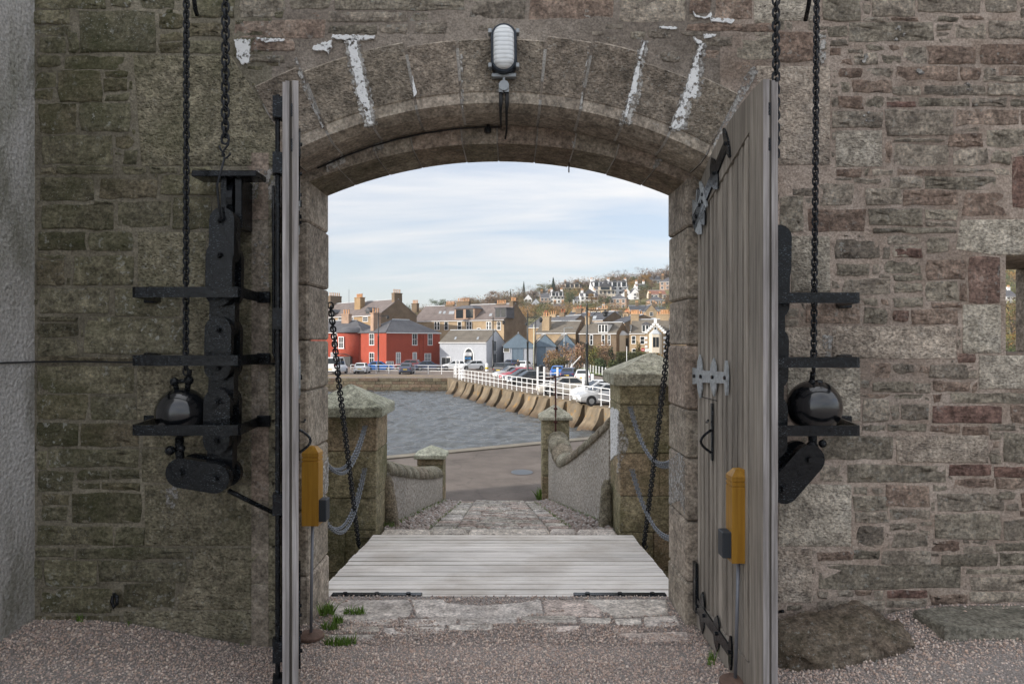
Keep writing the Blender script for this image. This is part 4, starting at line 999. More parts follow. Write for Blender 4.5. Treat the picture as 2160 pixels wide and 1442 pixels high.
guard_chain(sag(P(767, 988, 6.40), (XO_L, YB+0.03, PZ(1062, YB)), 0.34), 'lower grey guard chain sagging from the low pier above the water', 2)
guard_chain(sag(P(1327, 858, 6.40), (XO_R, YB+0.03, PZ(925, YB)), 0.32), 'upper grey guard chain sagging across the tall pier', 3)
guard_chain(sag(P(1331, 990, 6.40), (XO_R, YB+0.03, PZ(1120, YB)), 0.26), 'lower grey guard chain sagging across the tall pier', 4)

# ------------------------------------------------------------------ counterweight gear
YF = 3.25
def bracket(x0, x1, z, label, k0, k1):
    b = empty('wall_bracket', ((x0+x1)/2, YW, z), label=label, cat='iron bracket')
    w, t = 0.05, 0.011; rr = 0.02
    pth = [(x0+k0, YW+0.02), (x0, YF+rr), (x0+rr*.3, YF+rr*.3), (x0+rr, YF), (x1-rr, YF), (x1-rr*.3, YF+rr*.3), (x1, YF+rr), (x1+k1, YW+0.02)]
    cxm, cym = (x0+x1)/2, YW
    rs = []
    for i, (x, y) in enumerate(pth):
        a = Vector(pth[max(i-1, 0)]); c = Vector(pth[min(i+1, len(pth)-1)]); tt = (c-a).normalized(); n = Vector((-tt.y, tt.x))*t/2
        rs.append([(x+n.x, y+n.y, z-w/2), (x-n.x, y-n.y, z-w/2), (x-n.x, y-n.y, z+w/2), (x+n.x, y+n.y, z+w/2)])
    m = MB(); m.rings(rs); fixn(m.build('flat_bar', M['iron'], b, False, True))
    for x in (x0+k0-0.035, x1+k1+0.03):
        m = MB(); m.bbox((x-0.035, YW-0.032, z-0.03), (x+0.035, YW-0.012, z+0.03), 0.004); m.build('fixing_lug', M['iron'], b, False, True)
        m = MB(); m.cyl((x, YW-0.05, z), (x, YW-0.03, z), 0.013, 8); m.build('bolt', M['iron'], b, False, True)
    return b
BX0, BX1 = PX(278, YF), PX(502, YF)
for py, wd in ((616, 'top'), (760, 'middle'), (907, 'bottom')):
    bracket(BX0, BX1, PZ(py, YF), '%s of the three black iron brackets on the mossy wall' % wd, -.075, -.045)
CX0, CX1 = 1.19, PX(1815, YF)
for py, wd in ((628, 'top'), (764, 'middle'), (908, 'bottom')):
    bracket(CX0, CX1, PZ(py, YF), '%s of the three black iron brackets on the brown rubble wall' % wd, .045, .08)

def capsule(p0, p1, w, n=9):
    """flat link outline around two pin centres in x,z"""
    (x0, z0), (x1, z1) = p0, p1; a = math.atan2(z1-z0, x1-x0)
    o = [(x1+w*math.cos(a-math.pi/2+math.pi*k/n), z1+w*math.sin(a-math.pi/2+math.pi*k/n)) for k in range(n+1)]
    return o+[(x0+w*math.cos(a+math.pi/2+math.pi*k/n), z0+w*math.sin(a+math.pi/2+math.pi*k/n)) for k in range(n+1)]
def weight_stack(xpx, y0, y1, label, sgn, foot):
    Yf = 3.36
    X = PX(xpx, Yf); root = empty('counterweight_links', (X, Yf, PZ(y1, Yf)), label=label, cat='counterweight')
    pins = [463, 537, 617, 695, 775, 847, 930, 1005]
    pins = [y0+(p-463)*(y1-y0)/(1005-463) for p in pins]
    wz_ = [(PX(xpx-(i*1.2), Yf), PZ(p, Yf)) for i, p in enumerate(pins)]
    hw = 0.063
    for i in range(len(pins)-1):
        if i % 2 == 0:
            m = MB(); m.prism(capsule(wz_[i], wz_[i+1], hw*1.0), Yf+0.045, Yf+0.105); fixn(m.build('inner_link', M['iron'], root, False, True))
        else:
            for (a, b) in ((Yf, Yf+0.036), (Yf+0.112, Yf+0.150)):
                m = MB(); m.prism(capsule(wz_[i], wz_[i+1], hw*1.04), a, b); fixn(m.build('link_plate', M['iron'], root, False, True))
    m = MB(); m.prism(capsule((wz_[0][0]+.01*sgn, wz_[0][1]), (wz_[1][0]+.01*sgn, wz_[1][1]), hw*.98), Yf+0.002, Yf+0.040); fixn(m.build('link_plate', M['iron'], root, False, True))
    for (x, z) in wz_:
        m = MB(); m.cyl((x, Yf-0.022, z), (x, Yf+0.16, z), 0.017, 6); m.cyl((x, Yf-0.032, z), (x, Yf-0.02, z), 0.010, 8); m.build('pin', M['iron'], root, False, True)
    # foot link swung sideways
    (fx0, fy0), (fx1, fy1) = foot
    p0, p1 = (PX(fx0, Yf-.03), PZ(fy0, Yf-.03)), (PX(fx1, Yf-.03), PZ(fy1, Yf-.03))
    m = MB(); m.prism(capsule(p0, p1, 0.072), Yf-0.045, Yf+0.005); fixn(m.build('foot_link', M['iron'], root, False, True))
    m = MB(); m.prism(capsule(p0, p1, 0.070), Yf+0.10, Yf+0.135); fixn(m.build('foot_link', M['iron'], root, False, True))
    for (x, z) in (p0, p1):
        m = MB(); m.cyl((x, Yf-0.068, z), (x, Yf+0.15, z), 0.018, 6); m.build('pin', M['iron'], root, False, True)
    return root
weight_stack(463, 463, 1005, 'stack of black flat iron links hanging on the mossy wall', 1, ((383, 996), (455, 1008)))
weight_stack(1640, 500, 1010, 'stack of black iron links half hidden behind the broadside door', 1, ((1706, 968), (1652, 1030)))

def ball(cx_, cy_, rpx, knobs, label):
    Yb = 3.40; r = rpx/FPX*Yb; c = P(cx_, cy_, Yb)
    root = empty('iron_ball', (c[0], c[1], c[2]-r), label=label, cat='iron ball')
    m = MB(); m.ball(c, r, 40, 24); m.build('sphere', M['ball'], root, True, True)
    for i, (kx, ky, kr) in enumerate(knobs):
        p = P(kx, ky, Yb-0.03); m = MB(); m.ball(p, kr, 10, 8); m.cyl(p, (p[0]+(c[0]-p[0])*.25, Yb-0.02, c[2]+r*0.93), kr*.6, 8)
        m.build('shackle_eye', M['iron'], root, True, True)
    a, b = P(knobs[0][0], knobs[0][1], Yb-0.03), P(knobs[-1][0], knobs[-1][1], Yb-0.03)
    m = MB(); m.cyl(a, b, 0.010, 8); m.tube([P(knobs[-1][0], knobs[-1][1]-6, Yb-0.03), P(knobs[-1][0]+2, knobs[-1][1]-22, Yb-0.04)], 0.013, 8); m.build('shackle_pin', M['iron'], root, True, True)
    # lower shackle under the ball
    z0 = c[2]-r; m = MB(); m.tube([(c[0]-.01, Yb, z0+0.02), (c[0]-.01, Yb-.01, z0-0.05), (c[0]+0.01, Yb-.03, z0-0.13)], 0.022, 8); m.ball((c[0]-.035, Yb-.05, z0-0.055), 0.024, 10, 8); m.ball((c[0]+.02, Yb-.05, z0-0.045), 0.02, 10, 8)
    m.build('lower_shackle', M['iron'], root, True, True)
ball(384, 870, 53, ((368, 805, 0.022), (398, 802, 0.024)), 'black gloss iron ball half sunk in the bracket on the mossy wall')
ball(1717, 857, 56, ((1727, 810, 0.024), (1713, 806, 0.018)), 'shiny black iron ball above the bracket on the brown rubble wall')

# sheave housing over the left stack, dark recess and beam
sh = empty('sheave_housing', P(490, 372, YW), label='black iron pulley beam and cheeks over the link stack', cat='pulley')
m = MB(); m.bbox((PX(411, 3.5), 3.46, PZ(376, 3.5)), (PX(547, 3.5), 3.60, PZ(363, 3.5)), 0.004); m.build('beam', M['iron'], sh, False, True)
for a, b in ((468, 482), (498, 514)):
    m = MB(); m.bbox((PX(a, 3.52), 3.50, PZ(482, 3.52)), (PX(b, 3.52), 3.64, PZ(376, 3.52)), 0.004); m.build('cheek', M['iron'], sh, False, True)
m = MB(); m.cyl((PX(484, 3.54), 3.60, PZ(420, 3.54)), (PX(497, 3.54), 3.60, PZ(420, 3.54)), 0.11, 20); m.build('sheave', M['iron'], sh, False, True)
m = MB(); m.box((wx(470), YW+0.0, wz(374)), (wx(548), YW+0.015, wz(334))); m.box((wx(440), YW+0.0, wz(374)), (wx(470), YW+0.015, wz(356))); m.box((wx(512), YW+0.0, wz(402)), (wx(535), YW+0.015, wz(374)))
m.build('recess', plain('painted recess shade', (0.012, 0.011, 0.009), 1.0), sh, False, True)  # near-black plates, the hollow's shade painted flat on the wall
m = MB(); m.box((wx(1640), YW+0.0, wz(405)), (wx(1665), YW+0.012, wz(362))); rr_ = m.build('socket_hole', bpy.data.materials['painted recess shade'], wall_r, False, True)  # flat plate coloured as the shade inside a socket
# stay rods, wall pipes, cable, wall brackets top
def rod(name, pts, r, mat, label, cat, Y=None):
    root = empty(name, pts[0], label=label, cat=cat); m = MB(); m.tube(pts, r, 8); m.build('bar', mat, root, True, True); return root
rod('stay_rod', [P(482, 1034, 3.45), P(530, 1058, 3.52), P(592, 1088, 3.62)], 0.012, M['iron'], 'thin black rod slanting from the link stack foot towards the edge-on door', 'rod')
rod('conduit', [P(576, 392, 3.62), P(577, 560, 3.62), P(577, 745, 3.62), P(582, 756, 3.62), P(590, 760, 3.62)], 0.008, M['iron'], 'thin black conduit beside the edge-on door', 'pipe')
rod('wall_cable', [(wx(74)+0.006, 2.4, PZ(764, 3.3)), (wx(74)+0.006, 3.63, PZ(763, 3.62)), P(160, 762, 3.61), P(280, 764, 3.61), P(420, 766, 3.61), P(590, 767, 3.61)], 0.0045, M['cable'], 'thin black cable strung level across the mossy wall', 'cable')
rod('chain_guide', [P(404, -40, 3.40), P(412, 20, 3.48), P(416, 34, 3.50)], 0.011, M['iron'], 'black iron guide bar beside the long chain on the mossy wall', 'bar')
rod('chain_guide', [P(1711, -40, 3.40), P(1706, 10, 3.46), P(1699, 44, 3.52)], 0.011, M['iron'], 'black iron guide bar slanting above the brown wall', 'bar')
rod('wall_ring', [P(240, 1252, 3.62), P(247, 1258, 3.60), P(247, 1272, 3.60), P(240, 1280, 3.61), P(236, 1268, 3.61), P(238, 1256, 3.62)], 0.009, M['iron'], 'rusted black iron ring low on the mossy wall', 'iron ring')
rod('wall_spike', [P(1640, 1290, 3.55), P(1652, 1288, 3.5)], 0.008, M['iron'], 'small black iron spike beside the carved boulder', 'iron spike')

# ------------------------------------------------------------------ bulkhead lamp over the arch
YLm = YW-0.02
lm = empty('bulkhead_lamp', P(1063, 115, YLm), label='oval bulkhead lamp with ribbed glass above the arch', cat='lamp')
def oval(cx_, cy_, hw, hh, n=28):
    pts = []
    for k in range(n):
        a = 2*math.pi*k/n; x = hw*math.cos(a); y = hw*math.sin(a)+(hh-hw)*(1 if math.sin(a) > 0 else -1); pts.append((cx_+x, cy_+y))
    return pts
lx, lz = wx(1063), wz(114)
def ovl(parts, nm, mat, smooth=True):
    rs = [[(x, y, z) for x, z in oval(lx, lz, hw, hh)] for (hw, hh, y) in parts]; m = MB(); m.rings(rs); fixn(m.build(nm, mat, lm, smooth, True))
ovl([(0.070, 0.131, YW), (0.070, 0.131, YW-0.07), (0.064, 0.125, YW-0.085), (0.056, 0.117, YW-0.085), (0.054, 0.115, YW-0.06)], 'housing', M['lamp_frame'])
ovl([(0.055, 0.116, YW-0.07), (0.055, 0.116, YW-0.088), (0.046, 0.106, YW-0.106), (0.026, 0.085, YW-0.114)], 'glass', M['lamp_glass'])
for dx_, dz_ in ((-0.072, 0.09), (0.072, 0.09), (-0.072, -0.09), (0.072, -0.09)):
    m = MB(); m.bbox((lx+dx_-0.01, YW-0.08, lz+dz_-0.012), (lx+dx_+0.01, YW-0.03, lz+dz_+0.012), 0.003); m.build('clip', M['alu'], lm, False, True)
m = MB(); m.bbox((lx-0.065, YW-0.05, lz-0.142), (lx+0.065, YW-0.01, lz-0.120), 0.004); m.build('base_flange', M['alu'], lm, False, True)
jb = empty('junction_box', P(1062, 188, YLm), label='small round grey junction box with two black cables under the lamp', cat='junction box')
m = MB(); m.cyl((lx, YW-0.05, wz(187)), (lx, YW, wz(187)), 0.027, 18); m.box((lx-0.006, YW-0.045, wz(177)), (lx+0.006, YW-0.012, wz(168))); m.box((lx-0.027, YW-0.042, wz(200)), (lx-0.004, YW-0.008, wz(187))); m.box((lx+0.004, YW-0.042, wz(200)), (lx+0.027, YW-0.008, wz(187))); m.build('box', M['alu'], jb, False, True)
m = MB(); m.tube([(lx-0.016, YW-0.03, wz(199)), (lx-0.016, YW-0.03, wz(222)), (lx-0.018, YW-0.02, wz(238)), (lx-0.02, YR-0.02, 2.875)]+[(OCX+(RO-0.045)*math.sin(R(a)), YR-0.015, ZO+(RO-0.045)*math.cos(R(a))) for a in (-2, -6, -10, -14, -18, -22, -26)], [0.010, 0.010, 0.007]+[0.005]*8, 8); m.build('cable', M['cable'], jb, True, True)
m = MB(); m.tube([(lx+0.016, YW-0.03, wz(199)), (lx+0.017, YW-0.03, wz(222)), (lx+0.014, YW-0.02, wz(240)), (lx+0.012, YR-0.01, 2.86), (lx+0.004, YR-0.008, 2.81)], [0.010, 0.010, 0.007, 0.005, 0.005], 8); m.build('cable', M['cable'], jb, True, True)
hb = empty('hanging_bolt', P(1030, 268, YR), label='black iron bolt hanging on the inner arch beside the cables', cat='bolt')
m = MB(); m.cyl(P(1030, 254, YR-.02), P(1030, 272, YR-.02), 0.010, 8); m.cyl(P(1029, 271, YR-.02), P(1029, 280, YR-.02), 0.020, 6); m.build('bolt', M['iron'], hb, False, True)
rod('iron_pin', [P(1200, 335, YB-.1), P(1200, 364, YB-.1)], 0.004, M['rust_pole'], 'thin rusty pin hanging from the arch soffit', 'iron pin')

# ------------------------------------------------------------------ sensor posts
def sensor_post(px, base_py, Yp, top_py, blk_px, box_side, label):
    zb = gz(PX(px, Yp), Yp)+0.012; x = PX(px, Yp); root = empty('sensor_post', (x, Yp, zb), label=label, cat='post')
    m = MB(); m.lathe([(0.072, 0), (0.072, 0.012), (0.066, 0.018), (0.02, 0.026), (0.001, 0.027)], (x, Yp, zb), 24); m.build('base_plate', M['rust'], root, False, True)
    zt = PZ(top_py, Yp); h = 0.43; bx = PX(blk_px, Yp)
    m = MB(); m.tube([(x, Yp, zb+0.02), (bx, Yp, zt-h+0.02)], 0.0085, 10); m.build('pole', M['pole_grey'], root, True, True)
    w = 0.045; T_ = lambda a, z: [(bx+a*sx, Yp+a*sy, z) for sx, sy in ((-1, -1), (1, -1), (1, 1), (-1, 1))]
    rs = [T_(w, zt-h), T_(w, zt-0.085), T_(w-.004, zt-0.083), T_(w-.004, zt-0.078), T_(w, zt-0.076), T_(w, zt-0.064), T_(w-.004, zt-0.062), T_(w-.004, zt-0.057), T_(w, zt-0.055), T_(w, zt-0.035), T_(w*.45, zt-0.004), T_(w*.1, zt)]
    m = MB(); m.rings(rs); fixn(m.build('wood_block', M['yellow'], root, False, True))
    sx = bx+box_side*(w+0.018); m = MB(); m.bbox((sx-0.022, Yp-0.035, zt-h+0.02), (sx+0.022, Yp+0.04, zt-h+0.14), 0.004); m.build('sensor_box', M['sensor'], root, False, True)
sensor_post(1551, 1430, 3.17, 986, 1558, -1, 'yellow wooden sensor post in front of the broadside door')
sensor_post(656, 1340, 3.74, 939, 659, 1, 'yellow wooden sensor post beside the edge-on door')

# fallen stones
rs = []; NB, NR = 34, 26
tops = [(0, 1336), (.05, 1318), (.3, 1300), (.5, 1293), (.60, 1284), (.68, 1278), (.74, 1282), (.8, 1294), (.9, 1306), (.97, 1316), (1, 1332)]
def lerp_t(t):
    for (a, ya), (b_, yb) in zip(tops, tops[1:]):
        if t <= b_: return ya+(yb-ya)*(t-a)/(b_-a)
    return tops[-1][1]
for k in range(NB):
    t = k/(NB-1); px_ = 1626+290*t; Yc = 3.43+.06*t; x = PX(px_, Yc); zt_ = PZ(lerp_t(t), Yc+.05); zb_ = gz(x, Yc)-.05; dep = .17*min(1, (t+.02)*9, (1.02-t)*9)**.5
    prof = [(-dep*.95, zb_), (-dep, zb_+(zt_-zb_)*.35), (-dep*.92, zb_+(zt_-zb_)*.62), (-dep*.66, zb_+(zt_-zb_)*.70), (-dep*.5, zb_+(zt_-zb_)*.90), (-dep*.1, zt_), (dep*.55, zt_+.01), (dep*.9, zb_+(zt_-zb_)*.75), (dep, zb_)]
    L_ = [0]
    for a, b_ in zip(prof, prof[1:]): L_.append(L_[-1]+math.dist(a, b_))
    ring = []
    for j in range(NR):
        s_ = L_[-1]*j/(NR-1)
        for q in range(1, len(L_)):
            if s_ <= L_[q]+1e-9: break
        f = (s_-L_[q-1])/(L_[q]-L_[q-1]); y = prof[q-1][0]+(prof[q][0]-prof[q-1][0])*f; z = prof[q-1][1]+(prof[q][1]-prof[q-1][1])*f
        n_ = mnoise.fractal((x*9, (Yc+y)*9, z*12), .7, 2.2, 6)*.030-abs(mnoise.noise((x*5+3, y*11, z*14)))*.035
        ring.append((x+n_*.6, Yc+y+n_, z+n_*.8))
    rs.append(ring)
m = MB(); m.rings(rs); bd = fixn(m.build('carved_boulder', M['boulder'], None, True)); tag(bd, 'weathered brown carved stone lying beside the broadside door', 'boulder')
sl = [P(1925, 1296, 3.55), P(1990, 1284, 3.60), P(2170, 1284, 3.62), P(2420, 1284, 3.62), P(2420, 1340, 3.30), P(1992, 1336, 3.34), P(1975, 1322, 3.40)]
lo = [(x, y, gz(x, y)-0.03) for x, y, z in sl]; zt0 = 0.275
hi = [(x, y, 0.258+0.02*(y-3.5)) for x, y, z in sl]; cxs, cys = sum(p[0] for p in sl)/7, sum(p[1] for p in sl)/7
m = MB(); m.rings([lo, [(x, y, z-.012) for x, y, z in hi], [(x+(cxs-x)*.02, y+(cys-y)*.05, z) for x, y, z in hi]]); tag(fixn(m.build('stone_slab', M['slab'], None, False)), 'flat grey stone slab lying on the gravel under the small window', 'stone slab')

# ------------------------------------------------------------------ drawbridge
SL = 0.0734
def bz(y): return -SL*(y-4.39)
br = empty('drawbridge', (OCX, 5.3, 0), label='pale bleached plank drawbridge crossing the moat', cat='drawbridge')
r = random.Random(9); y = 4.385; npl = 18; pw = (6.35-4.385)/npl
for k in range(npl):
    a, b = y+k*pw+0.006, y+(k+1)*pw-0.005; e = r.uniform(-0.003, 0.003)
    x0, x1 = (-1.285+r.uniform(-.004, .004), 1.118+r.uniform(-.004, .004)) if a > 4.36 else (XL+.01, XR-.01)
    m = MB(); z0, z1 = bz(a)+e, bz(b)+e
    rs = []
    for x in (x0, -0.5, 0.3, x1):
        q = r.uniform(-0.0015, 0.0015); rs.append([(x, a, z0-0.045), (x, b, z1-0.045), (x, b, z1-0.004+q), (x, b-0.004, z1+q), (x, a+0.004, z0+q), (x, a, z0-0.004+q)])
    m.rings(rs); fixn(m.build('plank', M['deck'], br, False, True))
for x in (-1.1, -0.4, 0.25, 0.95):
    m = MB(); m.add([(x-.06, 4.40, -0.20), (x+.06, 4.40, -0.20), (x+.06, 6.34, -0.34), (x-.06, 6.34, -0.34), (x-.06, 4.40, -0.055), (x+.06, 4.40, -0.055), (x+.06, 6.34, bz(6.34)-0.055), (x-.06, 6.34, bz(6.34)-0.055)], [(0,3,2,1),(4,5,6,7),(0,1,5,4),(1,2,6,5),(2,3,7,6),(3,0,4,7)]); m.build('bearer', M['door'], br, False, True)
for a, b in ((XL+0.004, PX(890, 4.40)), (PX(1210, 4.40), XR-0.004)):
    m = MB(); m.bbox((a, 4.376, -0.02), (b, 4.432, 0.028), 0.005); st = m.build('iron_strip', M['iron'], br, False, True)
    for q in (0.15, 0.5, 0.85):
        m = MB(); m.cyl((a+(b-a)*q, 4.404, 0.024), (a+(b-a)*q, 4.404, 0.036), 0.016, 10); m.build('bolt', M['iron'], st, False, True)

# moat: floor, and the gate sill in front of it
m = MB(); m.add([(-30, YB, -1.68), (30, YB, -1.68), (30, 6.5, -1.68), (-30, 6.5, -1.68)], [[0, 1, 2, 3]]); tag(m.build('moat_floor', M['mort_d'], None), kind='structure')
m = MB(); m.box((XL-0.2, YR+0.0, -1.7), (XR+0.2, 4.372, -0.035)); m.build('gate_sill', M['smooth'], gate, False, True)
# outer curtain wall beyond the frame on both sides of the gate
m = MB(); m.box((-30, 4.31, -1.7), (-2.61, 4.9, 4.4)); m.build('outer_wall', M['mort_l'], wall_l, False, True)
m = MB(); m.box((5.61, 3.7, -1.7), (30, 4.34, 4.4)); m.build('outer_wall', M['mort_r'], wall_r, False, True)

# ------------------------------------------------------------------ piers at the moat edge
def pier(name, label, x0, x1, y0, y1, zb, zc, zap, courses, oh=0.065, caph=0.10, mat=None, seed=1, par=None):
    root = empty(name, ((x0+x1)/2, (y0+y1)/2, zb), label=label, cat='pier'); r = random.Random(seed); z = zb; k = 0
    hs = courses
    for h in hs:
        z2 = min(z+h, zc-0.002); parts = [(x0, x1)] if k % 2 == 0 or x1-x0 < .5 else [(x0, x0+(x1-x0)*r.uniform(.4, .6)), None]
        if len(parts) == 2: parts[1] = (parts[0][1]+0.003, x1)
        for a, b in parts:
            j = r.uniform(0, .004); m = MB(); m.bbox((a+(j if a == x0 else 0), y0+r.uniform(0, .006), z+.002), (b-(j if b == x1 else 0), y1-j, z2-.002), 0.008); m.build('block', mat or M['pier'], root, False, True)
        z = z2; k += 1
        if z >= zc-0.003: break
    cx_, cy_ = (x0+x1)/2, (y0+y1)/2; hx, hy = (x1-x0)/2+oh, (y1-y0)/2+oh
    q = lambda sx, z: [(cx_-hx*sx, cy_-hy*sx, z), (cx_+hx*sx, cy_-hy*sx, z), (cx_+hx*sx, cy_+hy*sx, z), (cx_-hx*sx, cy_+hy*sx, z)]
    m = MB(); m.rings([q(.97, zc), q(1, zc+.012), q(1, zc+caph-.012), q(.975, zc+caph), q(.5, zc+caph+(zap-zc-caph)*.5), q(.06, zap-.004), q(.02, zap)]); fixn(m.build('cap', M['cap'], root, False, True))
    return root
pl_ = pier('gate_pier', 'low square stone pier with pyramid cap in front of the water', -1.90, -1.275, 6.42, 6.98, -1.70, 0.945, 1.235, [.40, .42, .36, .40, .30, .44, .36, .5], seed=2)
pr_ = pier('gate_pier', 'tall square stone pier with pyramid cap beside the harled wall', 1.012, 1.72, 6.42, 7.06, -1.70, 1.24, 1.545, [.40, .36, .44, .36, .34, .40, .46, .40, .4], seed=3, caph=0.12)
crust_x([(6.44, .60), (6.70, .54), (6.97, .44), (6.98, .97), (6.7, 1.0), (6.44, 1.0)], 1.004, .03, M['lime'], pr_, 43, jit=.012)
crust([(1303,1000),(1310,975),(1322,952),(1326,925),(1316,900),(1304,880)], 6.417, M['lime_d'], pr_, 'plaster_patch', seed=44)
# retaining walls along the moat beyond the piers
for a, b, lab in ((-30, -1.905, 'damp stone moat wall behind the low pier'), (1.725, 30, 'damp stone moat wall behind the tall pier')):
    w = empty('moat_wall', ((a+b)/2, 6.7, -1.7), label=lab, cat='stone wall'); m = MB(); m.box((a, 6.44, -1.7), (b, 6.96, -0.96)); m.build('wall_body', M['mort_d'], w, False, True)
m = MB(); m.box((-1.272, 6.46, -1.7), (1.010, 6.9, -0.30)); w = empty('moat_wall', (0, 6.6, -1.7), label='stone abutment under the cobbled ramp', cat='stone wall'); m.build('wall_body', M['pier'], w, False, True)

# ------------------------------------------------------------------ cobbled ramp
def rz(y): return -0.155-(y-6.42)*0.1655
def rl(y): return -1.275+(y-6.42)/4.6*0.19
def rrt(y): return 1.01-(y-6.95)/4.1*0.42 if y > 6.95 else 1.01
ramp = empty('cobbled_ramp', (0, 8.5, -0.5)); ramp['kind'] = 'structure'
vs, fs = [], []; NY = 14
for k in range(NY+1):
    yy = 6.40+4.75*k/NY
    for x in (rl(yy)-.15, -.2, rrt(yy)+.15): vs.append((x, yy, rz(yy)-0.03))
for k in range(NY):
    for i in range(2): fs.append([k*3+i, k*3+i+1, k*3+i+4, k*3+i+3])
m = MB(); m.add(vs, fs); m.build('bedding', M['ramp_bed'], ramp, False, True)
r = random.Random(21)
def sett(x0, x1, y0, y1, up, nm, mat, crown=0.010):
    z0, z1 = rz(y0)+up, rz(y1)+up; cxx, cyy = (x0+x1)/2, (y0+y1)/2; j = lambda q: r.uniform(-q, q)
    b = [(x0, y0, z0-.05), (x1, y0, z0-.05), (x1, y1, z1-.05), (x0, y1, z1-.05)]
    e = [(x0+j(.006), y0+j(.005), z0-.008), (x1+j(.006), y0+j(.005), z0-.008), (x1+j(.006), y1+j(.005), z1-.008), (x0+j(.006), y1+j(.005), z1-.008)]
    t = [(cxx+(p[0]-cxx)*.82, cyy+(p[1]-cyy)*.72, p[2]+.008+crown+j(.003)) for p in e]
    m = MB(); m.rings([b, e, t]); fixn(m.build(nm, mat, ramp, True, True))
yy = 6.62
while yy < 11.0:
    d = r.uniform(.085, .125); f = (yy-6.42)/4.6; xa, xb = -.565-.04*f, .385-.19*f; x = xa
    while x < xb-.05:
        w = min(r.uniform(.16, .34), xb-x); w = xb-x if xb-x-w < .08 else w
        sett(x+.005, x+w-.005, yy+.004, yy+d-.006, r.uniform(-.006, .008), 'sett', M['sett']); x += w
    yy += d
for (a0, a1, b0, b1) in ((-.835, -.575, -.80, -.615), (.395, .625, .20, .345)):
    yy = 6.55
    while yy < 11.0:
        d = r.uniform(.28, .46); f = (yy-6.42)/4.6
        sett(a0+(b0-a0)*f, a1+(b1-a1)*f, yy+.004, min(11.02, yy+d)-.004, r.uniform(-.002, .005), 'wheel_stone', M['sett'], 0.003); yy += d
# kerb sill of rounded stones at the bridge end
for a, b in ((-1.25, -.78), (-.775, -.42), (-.415, .36), (.365, .62), (.625, 1.0)):
    m = MB(); m.bbox((a, 6.365, -0.30), (b, 6.60, -0.148+r.uniform(-.006, .008)), 0.03); m.build('sill_stone', M['flag'], ramp, False, True)
# pebbles at both sides
gq = np.random.default_rng(3); n = 2600
px_, py_ = [], []
for k in range(n):
    y_ = gq.uniform(6.62, 11.0); f = (y_-6.42)/4.6
    if k % 2: x_ = gq.uniform(rl(y_)+.02, -.845+.035*f)
    else: x_ = gq.uniform(.635-.28*f, rrt(y_)-.02)
    px_.append(x_); py_.append(y_)
px_, py_ = np.array(px_), np.array(py_)
edge = np.minimum(px_-np.array([rl(q) for q in py_]), np.array([rrt(q) for q in py_])-px_)
pos = np.stack([px_, py_, np.array([rz(q) for q in py_])-0.016+0.05*np.exp(-edge/.12)], 1)
cc = np.array([(0.32,0.27,0.24),(0.40,0.36,0.33),(0.27,0.22,0.19),(0.36,0.29,0.26),(0.45,0.42,0.40)])[gq.integers(0, 5, n)]*gq.uniform(.7, 1.15, (n, 1))
pb = scatter_mesh('pebbles', pos, gq.uniform(0.015, 0.034, n), cc, M['gravel'], 8, 0.7); pb.parent = ramp; pb.matrix_parent_inverse = Matrix.Translation(-ramp.location)

# guard stones
for (px0, py0, px1, py1, lab) in ((829, 1112, 818, 1004, 'leaning lichened guard stone against the low pier'), (1277, 1104, 1279, 1012, 'upright mossy guard stone against the tall pier')):
    Yg = 6.92; x0 = PX(px0, Yg); x1 = PX(px1, Yg); zb = rz(Yg)-.03; zt = PZ(py1, Yg); m = MB(); rs = []
    for k in range(9):
        t = k/8; q = .078*(1-.38*t) if t < .9 else .05; q = .025 if k == 8 else q
        rs.append([(x0+(x1-x0)*t+q*math.cos(a)*(1+.1*mnoise.noise((a, t*4, px0))), Yg+q*math.sin(a), zb+(zt-zb)*t+.01*mnoise.noise((a*2, t*3, 1))) for a in [2*math.pi*i/14 for i in range(14)]])
    m.rings(rs); tag(fixn(m.build('guard_stone', M['coping'], None, True)), lab, 'guard stone')

# ramp walls with rounded copings
def parapet(label, pts, th, seed, zfoot=-1.0):
    """pts: (x, y, ztop) along the inner face; th signed outward thickness in x"""
    root = empty('parapet_wall', (pts[0][0], pts[0][1], pts[0][2]-.6), label=label, cat='stone wall')
    rad = abs(th)/2+.015; m = MB(); rs = []
    for x, y, z in pts: rs.append([(x, y, rz(min(y, 11))-.35), (x+th, y, zfoot-.1), (x+th, y, z-rad*.9), (x, y, z-rad*.9)])
    m.rings(rs); fixn(m.build('wall_body', M['harl'], root, False, True))
    r = random.Random(seed); P3 = [Vector((x+th/2, y, z-rad*.9)) for x, y, z in pts]; L = [0]
    for i in range(1, len(P3)): L.append(L[-1]+(P3[i]-P3[i-1]).length)
    def at(s):
        for i in range(1, len(L)):
            if s <= L[i]+1e-6: return P3[i-1].lerp(P3[i], (s-L[i-1])/(L[i]-L[i-1]))
        return P3[-1]
    s = 0
    while s < L[-1]-.05:
        d = min(r.uniform(.30, .48), L[-1]-s); m = MB(); rs = []; nk = 3
        for k in range(nk+1):
            c = at(s+.004+(d-.008)*k/nk); q = rad*(1.0 if 0 < k < nk else .965)*r.uniform(.985, 1.02)
            rs.append([(c.x+q*1.06*math.cos(a), c.y, c.z+q*1.0*math.sin(a)-.02*(1 if i in (0, 8) else 0)) for i, a in enumerate([math.pi*i/8 for i in range(9)])]+[(c.x, c.y, c.z-.03)])
        m.rings(rs); fixn(m.build('coping_stone', M['coping'], root, True, True)); s += d
    return root
lp = [(rl(7.0), 6.96, .455), (rl(8), 8.0, .215), (rl(9), 9.0, .00), (rl(10), 10.0, -.19), (rl(10.75), 10.78, -.315)]
parapet('grey harled ramp wall with rounded coping leading to the low end pier', lp, -.27, 5)
